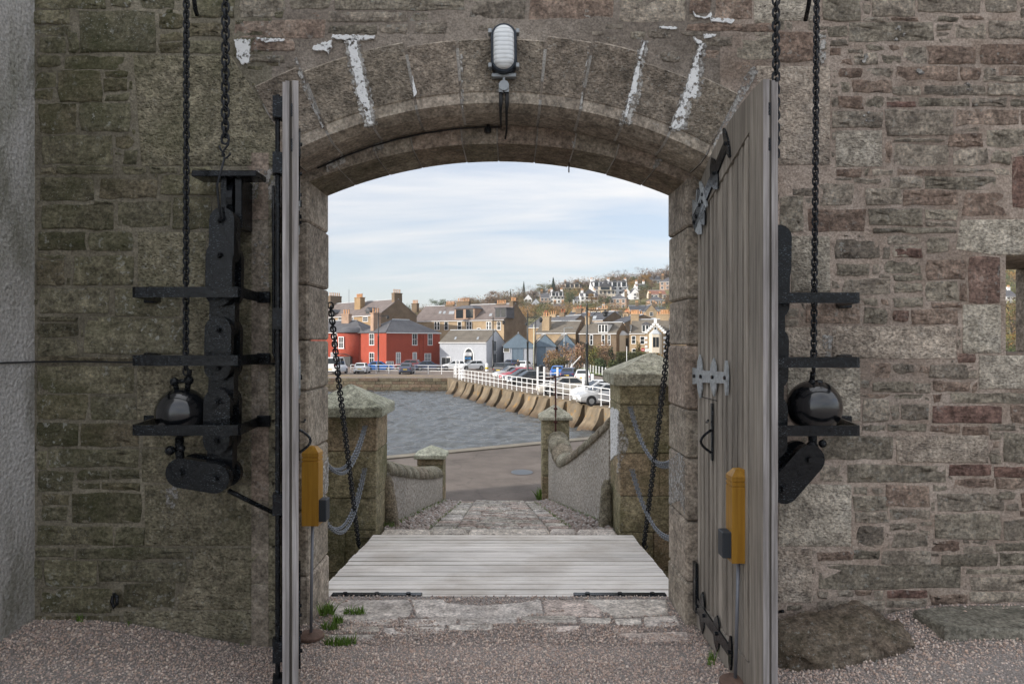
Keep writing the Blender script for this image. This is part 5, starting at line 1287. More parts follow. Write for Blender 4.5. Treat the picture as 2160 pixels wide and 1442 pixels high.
rp = [(rrt(7.05), 7.05, .93), (rrt(7.8), 7.8, .66), (rrt(8.6), 8.6, .39), (rrt(9.4), 9.4, .14), (rrt(10.0), 10.0, -.02), (rrt(10.4), 10.4, .0), (rrt(10.8), 10.8, .12), (rrt(11.05), 11.08, .20)]
parapet('pale harled ramp wall with sloping mossy coping beside the tall pier', rp, .30, 6)
pier('end_pier', 'small stone end pier with pointed cap on the water side of the ramp', PX(883, 11), PX(938, 11), 10.80, 11.20, -1.0, -.20, -.01, [.35, .35, .5], oh=.045, caph=.065, seed=7)
ep = pier('end_pier', 'small stone end pier carrying the rusty lamp bracket', PX(1143, 11.2), PX(1200, 11.2), 11.10, 11.54, -1.0, .375, .615, [.46, .44, .5], oh=.05, caph=.06, seed=8)
ib = empty('iron_bracket', P(1172, 885, 11.05), label='rusty red iron lamp bracket rising from the end pier', cat='iron bracket')
m = MB(); m.tube([P(1172, 940, 11.06), P(1172, 797, 11.06)], .014, 6); m.tube([P(1150, 798, 11.06), P(1194, 792, 11.06)], .011, 6)
for q in (862, 890, 915, 938): m.bbox((PX(1168, 11.06), 11.04, PZ(q+2, 11.06)), (PX(1176, 11.06), 11.09, PZ(q-2, 11.06)), .004)
m.build('bracket', M['rust_pole'], ib, False, True)

spots = []
for (a, b, rx, ry, n, hh) in ((690, 1294, .05, .035, 90, .07), (748, 1294, .07, .018, 110, .05), (712, 1313, .03, .02, 60, .055), (695, 1326, .05, .018, 90, .05), (712, 1358, .07, .02, 110, .05), (735, 1357, .04, .02, 40, .05)):
    x, y = gp(a, b, .03); spots.append((x, y, .028, rx, ry, n, hh))
for (a, b, n, hh) in ((250, 1290, 14, .05), (1500, 1375, 26, .05), (1500, 1388, 16, .04), (280, 1340, 8, .03), (70, 1310, 10, .04), (520, 1335, 8, .03)):
    x, y = gp(a, b, .08); y = min(y, YW-.03) if not -1 < x < .95 else y; spots.append((x, y, gz(x, y), .02, .015, n, hh))
for k in range(40):
    y_ = 6.9+4.0*k/40; f = (y_-6.42)/4.6
    spots.append((rl(y_)+.03, y_, rz(y_), .04, .05, 26, .055))
    if k % 2: spots.append((-.84+.035*f, y_, rz(y_)-.004, .02, .06, 14, .025))
    if k % 3 == 0: spots.append((-.57-.04*f+r.uniform(-.05, .2), y_, rz(y_)-.004, .05, .04, 12, .02))
    if k % 3: spots.append((.635-.28*f, y_, rz(y_)-.004, .03, .06, 14, .025)); spots.append((rrt(y_)-.03, y_, rz(y_)+.03, .02, .05, 10, .035))
spots.append((PX(822, 6.8), 6.80, rz(6.8)-.01, .06, .03, 50, .09)); spots.append((PX(1140, 10.9), 11.3, -.95, .05, .1, 60, .2))
V_, F_, C_ = blades(spots, 4); tag(raw_mesh('grass', V_, F_, C_, M['leaf'], None, 'stuff'), kind='stuff')
# ------------------------------------------------------------------ harbour ground, water, quays
QZ, WZ_ = -2.6, -4.15
EDGE = [(-14.0, 8.15), (-2.5, 15.3), (.72, 17.3), (9.0, 22.4), (30, 35)]
m = MB(); av = [(-30, 6.97, -.955), (30, 6.97, -.955)]+[(x, y, -.955) for x, y in reversed(EDGE)]+[(-30, 6.98, -.955)]
m.add(av, [list(range(len(av)))]); tag(fixn(m.build('road', M['asphalt'], None)), kind='structure')
m = MB()
for i in range(len(EDGE)-1):
    (x0, y0), (x1, y1) = EDGE[i], EDGE[i+1]; d = Vector((x1-x0, y1-y0)).normalized(); n = Vector((-d.y, d.x))
    a, b = Vector((x0, y0)), Vector((x1, y1)); w = .34
    pts = [a-n*.02, b-n*.02, b+n*w, a+n*w]
    m.add([(p.x, p.y, z) for z in (-5.2, -.925) for p in pts], [(4, 5, 6, 7), (0, 1, 5, 4), (2, 3, 7, 6), (1, 2, 6, 5), (3, 0, 4, 7)])
tag(fixn(m.build('kerb', M['edge'], None)), kind='structure')
m = MB(); ring = [(PX(1099, 15)+.22*math.cos(a), 13.65+.28*math.sin(a)) for a in [2*math.pi*k/20 for k in range(20)]]
m.add([(x, y, -.948) for x, y in ring], [list(range(20))]); mh = m.build('manhole_cover', plain('wet manhole iron', (0.05, 0.058, 0.068), 0.35, 0.3), None); tag(mh, 'round grey manhole cover in the brown road', 'manhole cover')

# water with real waves
def waves(X, Y, seed=2):
    g_ = np.random.default_rng(seed); Z = np.zeros_like(X)
    for k in range(80):
        lam = 0.4*(2.8/0.4)**g_.random(); a = g_.normal(-1.3, 0.6); kx, ky = 2*math.pi/lam*math.cos(a), 2*math.pi/lam*math.sin(a)
        ph = g_.uniform(0, 6.28)+0.9*np.sin(X*.31+k)+0.9*np.cos(Y*.23+k*2); s = np.sin(kx*X+ky*Y+ph); am = 0.55+0.45*np.sin(X*.13+Y*.09+k*1.7)
        Z += 0.0125*lam**0.8*am*(s+0.35*np.cos(2*(kx*X+ky*Y+ph)))
    return Z-Z.mean()
nx, ny = 260, 420
xs = np.linspace(-30, 18, nx); ys = 13.0+(np.linspace(0, 1, ny)**1.35)*69
Xg, Yg_ = np.meshgrid(xs, ys); Zg = waves(Xg, Yg_)+WZ_
idx = np.arange(nx*ny).reshape(ny, nx); Fq = np.stack([idx[:-1, :-1], idx[:-1, 1:], idx[1:, 1:], idx[1:, :-1]], -1).reshape(-1, 4)
wat = raw_mesh('water', np.stack([Xg, Yg_, Zg], -1).reshape(-1, 3), Fq, np.zeros((nx*ny, 3)), M['water'], None, 'structure', True)
m = MB(); m.add([(-700, -300, WZ_-.35), (700, -300, WZ_-.35), (700, 84, WZ_-.35), (-700, 84, WZ_-.35)], [[0, 1, 2, 3]]); tag(m.build('sea', M['water'], None), kind='structure')

# town ground
QA, QB = Vector((6.27, 43.4)), Vector((-6.7, 77.0)); qd = (QA-QB).normalized(); QN = Vector((qd.y, -qd.x))   # QN: towards the water
if QN.x > 0: QN = -QN
QE = QA+qd*24
gp_ = [(-400, 80.6), (-7.3, 80.6), (QB.x, QB.y), (QA.x, QA.y), (QE.x, QE.y), (400, QE.y-6), (400, 176), (-400, 176)]
m = MB(); m.add([(x, y, QZ) for x, y in gp_], [list(range(len(gp_)))]); tag(fixn(m.build('pavement', M['carpark'], None)), kind='structure')
# yellow hatching on the far quay
yl = [((-24, 86.5), (-17, 84.5)), ((-19, 87.5), (-10, 84.0)), ((-13.5, 87.5), (-8.5, 85.0)), ((-26, 84.2), (-8, 84.2)), ((-26, 88.2), (-12, 88.2)), ((-21, 88), (-23, 84.5)), ((-16, 88), (-18.5, 84.4)), ((-27, 86), (-20, 86.2))]
m = MB()
for (a, b) in yl:
    a, b = Vector(a), Vector(b); n = (b-a).normalized(); n = Vector((-n.y, n.x))*.075; m.add([(p.x, p.y, QZ+.006) for p in (a-n, b-n, b+n, a+n)], [[0, 1, 2, 3]])
tag(m.build('pavement_markings', M['yellow_line'], None), kind='structure')

# far quay wall of coursed blocks
fq = empty('quay_wall', (-20, 80.6, WZ_), label='old coursed stone quay wall under the red house', cat='quay wall'); r = random.Random(31)
m = MB(); m.box((-120, 80.62, -6), (-7.2, 81.4, QZ-.02)); m.build('wall_core', M['mort_d'], fq, False, True)
zc = [QZ-.005, -2.98, -3.34, -3.72, -4.02, -4.5]
for c in range(5):
    x = -34.0+r.uniform(0, .5)
    while x < -7.35:
        w = min(r.uniform(.65, 1.5), -7.3-x); jit = r.uniform(-.02, .03)
        if w > .12: m = MB(); m.bbox((x+.012, 80.50+jit-(.05 if c == 0 else 0), zc[c+1]+.012), (x+w-.012, 80.9, zc[c]-(.012 if c else 0)), .02); m.build('block', M['tide'] if c == 4 else M['seawall'], fq, False, True)
        x += w
# concrete sea wall with buttresses along the car park
sw = empty('sea_wall', (0, 60, WZ_), label='tan concrete sea wall with a row of sloping buttresses', cat='sea wall')
def along(s, o, z): p = QB+qd*s-QN*0+QN*o; return (p.x, p.y, z)
LQ = (QE-QB).length
m = MB(); m.add([along(-.6, 0, -6), along(LQ, 0, -6), along(LQ, .06, QZ+.02), along(-.6, .06, QZ+.02), along(-.6, -.9, -6), along(LQ, -.9, -6), along(LQ, -.9, QZ+.02), along(-.6, -.9, QZ+.02)], [(0,1,2,3),(3,2,6,7),(0,3,7,4),(1,5,6,2)]); fixn(m.build('wall_body', M['concrete'], sw, False, True))
m = MB(); m.add([(-7.6, 80.45, -6), (-6.2, 77.2, -6), (-6.2, 77.2, QZ+.03), (-7.6, 80.45, QZ+.03), (-6.9, 81, -6), (-5.5, 78, -6), (-5.5, 78, QZ+.03), (-6.9, 81, QZ+.03)], [(0,1,2,3),(3,2,6,7),(0,3,7,4),(1,5,6,2)]); fixn(m.build('end_block', M['concrete'], sw, False, True))
s_ = 0.7
while s_ < LQ-2:
    prof = [(.02, QZ-.02), (.28, QZ-.06), (.40, QZ-.28), (.52, QZ-.62), (.76, QZ-1.02), (1.10, QZ-1.38), (1.38, WZ_-.3), (1.38, -6), (.0, -6)]
    for_w = r.uniform(1.65, 2.15); kk_ = r.uniform(.9, 1.06); prof = [(o*kk_, z) for o, z in prof]; rs = []
    for t, k in ((0, .80), (.08, .94), (.2, 1.0), (.8, 1.0), (.92, .94), (1.0, .80)): rs.append([along(s_+for_w*t, o*(k if i else 1), z) for i, (o, z) in enumerate(prof)])
    m = MB(); m.rings(rs); fixn(m.build('buttress', M['concrete'], sw, False, True))
    prof2 = [(1.08*1.02, WZ_+.32), (1.42, WZ_-.3), (1.2, -5)]
    s_ += r.uniform(2.5, 2.95)
# railings
def railing(label, pts, zb, step, h=1.15, pr=.035, rails=(1.13, .74, .38), cat='railing', pmat=None, posth=None):
    pts = [Vector(p) for p in pts]; root = empty('railing', (*pts[0], zb), label=label, cat=cat); L = 0
    for i in range(len(pts)-1):
        a, b = pts[i], pts[i+1]; n = max(1, round((b-a).length/step))
        for k in range(n+(1 if i == len(pts)-2 else 0)):
            p = a.lerp(b, k/n); m = MB(); m.cyl((p.x, p.y, zb), (p.x, p.y, zb+h), pr, 6); m.box((p.x-.07, p.y-.07, zb), (p.x+.07, p.y+.07, zb+.03)); m.build('post', M['white'], root, False, True)
    for z in rails:
        m = MB(); m.tube([(p.x, p.y, zb+z) for p in pts], pr*.8, 6); m.build('rail', M['white'], root, False, True)
    return root
c0 = QB+qd*1.2-QN*.35; c1 = QE-QN*.35
railing('long white railing along the top of the buttressed sea wall', [c0, c1], QZ+.02, 1.18, 1.2, .034, (1.18, .78, .40))
railing('white railing across the far quay in front of the red house', [(PX(740, 94), 94), (PX(960, 90), 90)], QZ, 2.0, 1.15, .04, (1.12, .75, .4))
railing('short white railing joining the two quay railings at the corner', [(PX(958, 82), 82), (PX(978, 80), 80), (c0.x, c0.y)], QZ+.02, 1.0, 1.25, .045, (1.22, .82, .44))
for px_, lab in ((962, 'nearer of two tall white gate posts at the quay corner'), (970, 'farther of two tall white gate posts at the quay corner')):
    x, y = PX(px_, 81), 81.0 if px_ == 962 else 80.2; g_ = empty('gate_post', (x, y, QZ), label=lab, cat='post'); m = MB(); m.bbox((x-.07, y-.07, QZ), (x+.07, y+.07, QZ+2.05), .02); m.build('shaft', M['white'], g_, False, True)
def panel_gate(px0, px1, Y, label, h=1.35):
    x0, x1 = PX(px0, Y), PX(px1, Y); root = empty('barrier_gate', (x0, Y, QZ), label=label, cat='gate')
    for x in (x0, x1): m = MB(); m.bbox((x-.09, Y-.09, QZ), (x+.09, Y+.09, QZ+h+.5), .02); m.build('post', M['white'], root, False, True)
    for z in (.25, .6, .95, 1.3): m = MB(); m.box((x0, Y-.025, QZ+z-.03), (x1, Y+.025, QZ+z+.03)); m.build('rail', M['white'], root, False, True)
    n = max(1, int((x1-x0)/.45))
    for k in range(1, n): x = x0+(x1-x0)*k/n; m = MB(); m.box((x-.02, Y-.02, QZ+.25), (x+.02, Y+.02, QZ+1.3)); m.build('bar', M['white'], root, False, True)
panel_gate(1134, 1148, 66, 'narrow white barrier panel beside the black hatchback')
panel_gate(1148, 1176, 64.5, 'wide white barrier gate in front of the silver saloon')
panel_gate(1231, 1250, 51.5, 'white barrier panel beside the nearest lamp post')

# ------------------------------------------------------------------ car park fence, lawn, hedge
def gY(py): return 4.25*FPX/(py-CYP)
fpts = [(1118, 766), (1172, 774), (1240, 786), (1300, 800)]
fp = [Vector((PX(a, gY(b)), gY(b))) for a, b in fpts]
root = empty('post_fence', (*fp[0], QZ), label='fence of white concrete posts behind the parked cars', cat='fence')
for i in range(3):
    n = (11, 11, 9)[i]
    for k in range(n):
        p = fp[i].lerp(fp[i+1], k/n); m = MB(); m.bbox((p.x-.06, p.y-.06, QZ), (p.x+.06, p.y+.06, QZ+1.15), .015); m.build('post', M['white'], root, False, True)
for z in (.35, .7, 1.05):
    m = MB(); m.tube([(p.x, p.y, QZ+z) for p in fp], .012, 5); m.build('wire', M['galv'], root, False, True)
m = MB(); lw = [(PX(1200, 92), 92), (PX(1330, 78), 78), (60, 70), (60, 112), (PX(1215, 108), 108)]; m.add([(x, y, QZ+.15) for x, y in lw], [list(range(5))]); tag(fixn(m.build('lawn', M['grass'], None)), kind='structure')
m = MB(); vb = [(PX(1118, gY(764)), gY(764)), (PX(1300, gY(798)), gY(798)), (PX(1330, 80), 80), (PX(1200, 96), 96)]; m.add([(x, y, QZ+.02) for x, y in vb], [list(range(4))]); tag(fixn(m.build('verge', plain('brown verge', (0.16, 0.115, 0.065), 0.95, var=.3), None)), kind='structure')

# ------------------------------------------------------------------ foliage
def leaf_cloud(centres, radii, n, size, cols, seed, flat=1.0, shell=0.5, hue=.35):
    g_ = np.random.default_rng(seed); V = []; C = []
    for (c, rad) in zip(centres, radii):
        d = g_.normal(size=(n, 3)); d /= np.linalg.norm(d, axis=1)[:, None]
        rr = (shell+(1-shell)*g_.random(n)**.6)[:, None]; p = np.array(c)+d*rr*np.array(rad)*(1+.22*g_.normal(size=(n, 1)))
        a = g_.normal(size=(n, 3)); a /= np.linalg.norm(a, axis=1)[:, None]; b = np.cross(a, g_.normal(size=(n, 3))); b /= np.linalg.norm(b, axis=1)[:, None]
        s = (size*g_.uniform(.55, 1.35, n))[:, None]; a = a*s; b = b*s*.75
        V.append(np.stack([p-a, p-b*.6+a*.1, p+a, p+b*.6+a*.1], 1).reshape(-1, 3))
        cc = np.array(cols)[g_.integers(0, len(cols), n)]*g_.uniform(1-hue, 1+hue, (n, 1)); C.append(np.repeat(cc, 4, axis=0))
    V = np.concatenate(V); C = np.concatenate(C); F_ = np.arange(len(V)).reshape(-1, 4)
    return V, F_, C
BROWN = [(.20, .125, .07), (.23, .145, .085), (.16, .105, .065), (.25, .165, .10)]
ORANGE = [(.30, .17, .05), (.27, .145, .045), (.33, .20, .07), (.22, .15, .06)]
OLIVE = [(.12, .125, .045), (.16, .15, .055), (.14, .11, .05), (.10, .11, .04)]
GREEN = [(.055, .08, .035), (.07, .095, .04), (.085, .105, .045)]
CONIF = [(.016, .035, .017), (.025, .045, .02), (.02, .04, .022)]
TWIG = [(.22, .165, .13), (.25, .185, .15), (.19, .145, .115)]
MIXED = BROWN+ORANGE+OLIVE+GREEN
BARK = plain('bark', (.07, .055, .045), .95, var=.3, scale=3)
def tree_meshes(kind, seed):
    r = random.Random(seed); rr = np.random.default_rng(seed)
    cen, rad = [], []
    cols = dict(brown=BROWN, orange=ORANGE, olive=OLIVE, green=GREEN, conifer=CONIF, twig=TWIG, mixed=BROWN+OLIVE)[kind]
    if kind == 'conifer':
        for k in range(22):
            t = k/21; q = .26*(1-t)+.02; a = k*2.4; cen.append((q*.45*math.cos(a), q*.45*math.sin(a), .10+.88*t)); rad.append((q*.75, q*.75, .07))
        V, F_, C = leaf_cloud(cen, rad, 90, .026, cols, seed, shell=.1)
    else:
        for k in range(20):
            a = r.uniform(0, 6.28); q = .34*math.sqrt(r.random()); z = .42+.46*r.random(); lim = .42*math.sqrt(max(.05, 1-((z-.62)/.42)**2)); q = min(q, lim)
            cen.append((q*math.cos(a)*1.15, q*math.sin(a)*1.15, z)); s = r.uniform(.09, .17); rad.append((s*1.15, s*1.15, s*.8))
        V, F_, C = leaf_cloud(cen, rad, 60 if kind == 'twig' else 120, .011 if kind == 'twig' else .019, cols, seed, shell=.15)
    me = raw_mesh('crown', V, F_, C, M['leaf']); mesh = me.data; bpy.data.objects.remove(me)
    m = MB()
    if kind == 'conifer': m.tube([(0, 0, 0), (0, 0, .5), (0, 0, .95)], [.022, .014, .003], 6)
    else:
        m.tube([(0, 0, -.05), (.01, .005, .25), (0, .01, .45)], [.035, .026, .02], 7)
        for c in cen[:11]: m.tube([(0, .005, .32), (c[0]*.4, c[1]*.4, (.32+c[2])/2+.02), c], [.016, .009, .003], 5)
        if kind == 'twig':
            for k in range(70):
                c = cen[k % 20]; m.tube([c, (c[0]+rr.normal(0, .09), c[1]+rr.normal(0, .09), c[2]+abs(rr.normal(.03, .07)))], [.004, .001], 3)
    return mesh, m.mesh('trunk', BARK)
TREES = {}
def tree(kind, name, label, px, Y, zb, w, h, cat='tree', group=None, seed=0, rz=None):
    key = (kind, seed % 3)
    if key not in TREES: TREES[key] = tree_meshes(kind, 100+hash_(kind)+seed % 3)
    cm, tm = TREES[key]; root = empty(name, (PX(px, Y), Y, zb), rz if rz is not None else seed*1.3, label, cat, group)
    k = .92 if kind != 'conifer' else .62
    for nm, me in (('crown', cm), ('trunk', tm)):
        o = bpy.data.objects.new(nm, me); COL.objects.link(o); o.parent = root; o.scale = (w/k, w/k, h)
    return root
def hash_(s): return sum(ord(c)*(i+3) for i, c in enumerate(s)) % 91

# ------------------------------------------------------------------ hill
SKY_PTS = [(-4000, 705), (400, 700), (700, 690), (860, 668), (950, 657), (1000, 650), (1100, 634), (1200, 614), (1300, 600), (1412, 587), (1700, 560), (2125, 545), (3200, 560), (9000, 640)]
def crest(px):
    for (a, ya), (b, yb) in zip(SKY_PTS, SKY_PTS[1:]):
        if px <= b: y = ya+(yb-ya)*(px-a)/(b-a); break
    else: y = 640
    return EYE+(CYP-y)/FPX*430
def hz_(x, y):
    px = CXP+FPX*x/max(y, 1); c = crest(px); t = smoothstep(165, 430, y)
    return QZ+(c-QZ)*t+ (1.2*mnoise.noise((x*.02, y*.02, 0)) if y > 185 else 0)
nx, ny = 120, 60; xs = np.linspace(-420, 620, nx); ys = 174+np.linspace(0, 1, ny)**1.2*640
vs = [(float(x), float(y), hz_(x, y)) for y in ys for x in xs]; idx = np.arange(nx*ny).reshape(ny, nx)
m = MB(); m.add(vs, np.stack([idx[:-1, :-1], idx[:-1, 1:], idx[1:, 1:], idx[1:, :-1]], -1).reshape(-1, 4).tolist()); tag(m.build('hill', M['hill'], None, True), kind='structure')
def hit(px, py):
    """where the sight line through a pixel meets the hill"""
    Y = 176.0
    while Y < 520:
        if hz_(PX(px, Y), Y) >= PZ(py, Y): return Y
        Y += 1.5
    return 430.0

# ------------------------------------------------------------------ houses
def wallm(name, c, var=.22, scale=.6):
    t = NT(name); v = t.coords(); k = t.ramp(t.noise(v, scale, 6, .6), (.3, tuple(x*(1-var) for x in c)), (.7, tuple(min(.85, x*(1+var)) for x in c)))
    k = t.mix(.35, k, t.ramp(t.noise(v, 4, 4, .6), (.3, .7), (.7, 1.25)), 'MULTIPLY'); t.color(k); return t.done(.92, t.bump(t.noise(v, 5, 4), .3, .03), spec=.2)
def roofm(name, c):
    t = NT(name); v = t.coords(); w = t.new('ShaderNodeTexWave'); w.wave_type = 'BANDS'; w.bands_direction = 'Z'; w.inputs['Scale'].default_value = 1.6; w.inputs['Distortion'].default_value = 1.2; t.l.new(v, w.inputs['Vector'])
    k = t.ramp(t.noise(v, .8, 7, .65), (.3, tuple(x*.72 for x in c)), (.7, tuple(x*1.25 for x in c))); k = t.mix(.25, k, w.outputs['Color'], 'MULTIPLY')
    k = t.mix(.4, k, t.ramp(t.noise(v, 6, 3, .6), (.35, .7), (.65, 1.25)), 'MULTIPLY'); t.color(k); return t.done(.75, t.bump(w.outputs['Fac'], .3, .03), spec=.35)
H = dict(red=wallm('red painted render', (.33, .068, .042), .10), brown=wallm('warm brown rubble', (.30, .205, .115)), dark=wallm('dark rubble and gable shade', (.17, .125, .085)), grey=wallm('grey painted brick', (.44, .46, .50), .08), tan=wallm('tan stone', (.36, .27, .175)),  # dark: rubble with shade of turned-away gables in its colour; also chimneys
         cream=wallm('cream render', (.62, .55, .45), .06), white=wallm('white harling', (.80, .80, .80), .05), pink=wallm('pink stone', (.38, .26, .19)), blue=wallm('blue grey cladding', (.17, .225, .28), .05))
RF = dict(slate=roofm('grey slate', (.105, .105, .115)), brown=roofm('brown slate', (.165, .135, .125)), dark=roofm('dark slate', (.07, .073, .085)), red=roofm('red tile', (.24, .11, .075)), weath=roofm('weathered grey brown slate', (.15, .13, .105)))
GLASS = plain('dark window glass', (.02, .025, .03), .08, var=.2); GLASS2 = plain('curtained window', (.30, .32, .34), .15, var=.3)
POT = plain('clay chimney pot', (.55, .30, .15), .8, var=.25, scale=2); POT2 = plain('red chimney pot', (.42, .12, .06), .8)
TRIMW = M['white']; LEAD = plain('pale lead flashing', (.42, .44, .46), .5)

class House:
    """front wall runs from A (left) to B (right) in plan; body goes back by depth"""
    def __init__(s, label, A, B, depth, z0, zeave, zridge, wall, roof, ridge='u', name='house', cat='house', over=.18, hipr=False, side=None, skews=True):
        s.A, s.B = Vector(A), Vector(B); d = s.B-s.A; s.L = d.length; s.ang = math.atan2(d.y, d.x); s.D = depth; s.z0, s.ze, s.zr = z0, zeave, zridge; s.ridge = ridge
        s.root = empty(name, (A[0], A[1], z0), s.ang, label, cat); L, D = s.L, depth; he, hr = zeave-z0, zridge-z0; s.he, s.hr = he, hr
        if ridge == 'u': fr = [(0, 0), (L, 0)]
        w = MB(); sm = side or wall
        if ridge == 'u' and not hipr:
            w.add([(0, 0, -.6), (L, 0, -.6), (L, 0, he), (0, 0, he)], [(0, 1, 2, 3)], 0); w.add([(0, D, -.6), (L, D, -.6), (L, D, he), (0, D, he)], [(3, 2, 1, 0)], 0)
            for x, o in ((0, (4, 3, 2, 1, 0)), (L, (0, 1, 2, 3, 4))): w.add([(x, 0, -.6), (x, D, -.6), (x, D, he), (x, D/2, hr), (x, 0, he)], [o], 1)
        elif ridge == 'v' and not hipr:
            for y, o in ((0, (0, 1, 2, 3, 4)), (D, (4, 3, 2, 1, 0))): w.add([(0, y, -.6), (L, y, -.6), (L, y, he), (L/2, y, hr), (0, y, he)], [o], 0)
            for x, o in ((0, (3, 2, 1, 0)), (L, (0, 1, 2, 3))): w.add([(x, 0, -.6), (x, D, -.6), (x, D, he), (x, 0, he)], [o], 1)
        else: w.box((0, 0, -.6), (L, D, he)); 
        s.wall = w.build('wall', [wall, sm], s.root)
        o_, th = over, .14; r_ = MB()
        def sheet(q):
            n = (Vector(q[1])-Vector(q[0])).cross(Vector(q[2])-Vector(q[0])).normalized(); n = n if n.z > 0 else -n; k = len(q)
            r_.add([tuple(Vector(p)+n*.02) for p in q]+[tuple(Vector(p)+n*th) for p in q], [list(range(k-1, -1, -1)), list(range(k, 2*k))]+[[i, (i+1) % k, k+(i+1) % k, k+i] for i in range(k)])
        e = o_*(hr-he)/(D/2 if ridge == 'u' else L/2) if not hipr else o_*.5; g_ = .03
        if hipr:
            q = min(L, D)/2
            if L >= D: a, b = (q, D/2, hr), (L-q, D/2, hr); F_ = [[(-o_, -o_, he-e), (L+o_, -o_, he-e), b, a], [(L+o_, D+o_, he-e), (-o_, D+o_, he-e), a, b], [(L+o_, -o_, he-e), (L+o_, D+o_, he-e), b], [(-o_, D+o_, he-e), (-o_, -o_, he-e), a]]
            else: a, b = (L/2, q, hr), (L/2, D-q, hr); F_ = [[(-o_, -o_, he-e), (L+o_, -o_, he-e), a], [(L+o_, D+o_, he-e), (-o_, D+o_, he-e), b], [(L+o_, -o_, he-e), (L+o_, D+o_, he-e), b, a], [(-o_, D+o_, he-e), (-o_, -o_, he-e), a, b]]
            for q_ in F_: sheet(q_)
        elif ridge == 'u': sheet([(-g_, -o_, he-e), (L+g_, -o_, he-e), (L+g_, D/2, hr), (-g_, D/2, hr)]); sheet([(L+g_, D+o_, he-e), (-g_, D+o_, he-e), (-g_, D/2, hr), (L+g_, D/2, hr)])
        else: sheet([(-o_, -g_, he-e), (L/2, -g_, hr), (L/2, D+g_, hr), (-o_, D+g_, he-e)]); sheet([(L+o_, D+g_, he-e), (L/2, D+g_, hr), (L/2, -g_, hr), (L+o_, -g_, he-e)])
        s.roof = r_.build('roof', roof, s.root)
        m = MB()
        if hipr: a, b = a, b
        elif ridge == 'u': a, b = (0, D/2, hr), (L, D/2, hr)
        else: a, b = (L/2, 0, hr), (L/2, D, hr)
        m.tube([(a[0], a[1], hr+th*.9), (b[0], b[1], hr+th*.9)], .12, 6); m.build('ridge_tiles', LEAD, s.roof)
        m = MB()
        if ridge == 'u' or hipr: m.tube([(-.1, -o_-.05, he-e+.03), (L+.1, -o_-.05, he-e+.03)], .07, 6)
        else:
            for x in (-o_-.05, L+o_+.05): m.tube([(x, 0, he-e+.03), (x, D, he-e+.03)], .07, 6)
        m.build('gutter', TRIMW, s.roof)
    # pixel -> (u, z) on the front plane, or on the right / left gable plane
    def face(s, px, py, side='F'):
        dr = Vector(((px-CXP)/FPX, 1.0)); u = (s.B-s.A).normalized(); v = Vector((-u.y, u.x))
        O, dd = {'F': (s.A, u), 'R': (s.B, v), 'L': (s.A, v)}[side]
        det = dr.x*(-dd.y)+dr.y*dd.x; t = (O.x*(-dd.y)+O.y*dd.x)/det; k = (dr*t-O).dot(dd)
        return k, EYE-(py-CYP)/FPX*t-s.z0
    def win(s, px0, px1, py0, py1, side='F', glass=None, bars=(1, 1), name='window', frame=None, fw=.09):
        a, z1 = s.face(px0, py0, side); b, z0 = s.face(px1, py1, side)
        return s.rawwin(a, b, z0, z1, side, glass, bars, name, frame, fw)
    def rawwin(s, a, b, z0, z1, side='F', glass=None, bars=(1, 1), name='window', frame=None, fw=.09):
        if a > b: a, b = b, a
        T = {'F': lambda k, n, z: (k, -n, z), 'R': lambda k, n, z: (s.L+n, k, z), 'L': lambda k, n, z: (-n, k, z)}[side]
        fw = min(fw, (b-a)*.22); fr = frame or TRIMW
        f = MB()
        for (p, q, c, d) in ((a-fw, a, z0, z1), (b, b+fw, z0, z1), (a-fw, b+fw, z1, z1+fw), (a-fw*1.4, b+fw*1.4, z0-fw*1.2, z0)): f.prism([(p, c), (q, c), (q, d), (p, d)], .0, .07, f=lambda x, z, y: T(x, y, z))
        for k in range(1, bars[0]+1): x = a+(b-a)*k/(bars[0]+1); f.prism([(x-.025, z0), (x+.025, z0), (x+.025, z1), (x-.025, z1)], .0, .045, f=lambda x_, z, y: T(x_, y, z))
        for k in range(1, bars[1]+1): z = z0+(z1-z0)*k/(bars[1]+1); f.prism([(a, z-.03), (b, z-.03), (b, z+.03), (a, z+.03)], .0, .05, f=lambda x_, z_, y: T(x_, y, z_))
        fo = fixn(f.build(name, fr, s.root)); g_ = MB(); g_.prism([(a, z0), (b, z0), (b, z1), (a, z1)], .004, .022, f=lambda x, z, y: T(x, y, z)); fixn(g_.build('pane', glass or GLASS, fo)); return fo
    def chim(s, u, v, w, d, zt, pots=4, mat=None, pot=None, zb=None):
        m = MB(); zb = s.he if zb is None else zb; zt = zt-s.z0; m.box((u-w/2, v-d/2, zb), (u+w/2, v+d/2, zt)); m.box((u-w/2-.08, v-d/2-.08, zt), (u+w/2+.08, v+d/2+.08, zt+.16)); c = m.build('chimney', mat or H['dark'], s.root)
        for k in range(pots):
            if w >= d: x, y = u-w/2+w*(k+.5)/pots, v
            else: x, y = u, v-d/2+d*(k+.5)/pots
            p = MB(); q = .13; p.lathe([(q*1.15, 0), (q*.9, .1), (q*.85, .62), (q*1.1, .68), (q*1.1, .78), (.02, .78)], (x, y, zt+.16), 7); p.build('chimney_pot', pot or POT, c)
        return c
    def ridge_u(s, px): 
        """u on the ridge line seen at px (ridge along the front)"""
        u = (s.B-s.A).normalized(); v = Vector((-u.y, u.x)); O = s.A+v*s.D/2; dr = Vector(((px-CXP)/FPX, 1.0))
        det = dr.x*(-u.y)+dr.y*u.x; t = (O.x*(-u.y)+O.y*u.x)/det; return (dr*t-O).dot(u), t
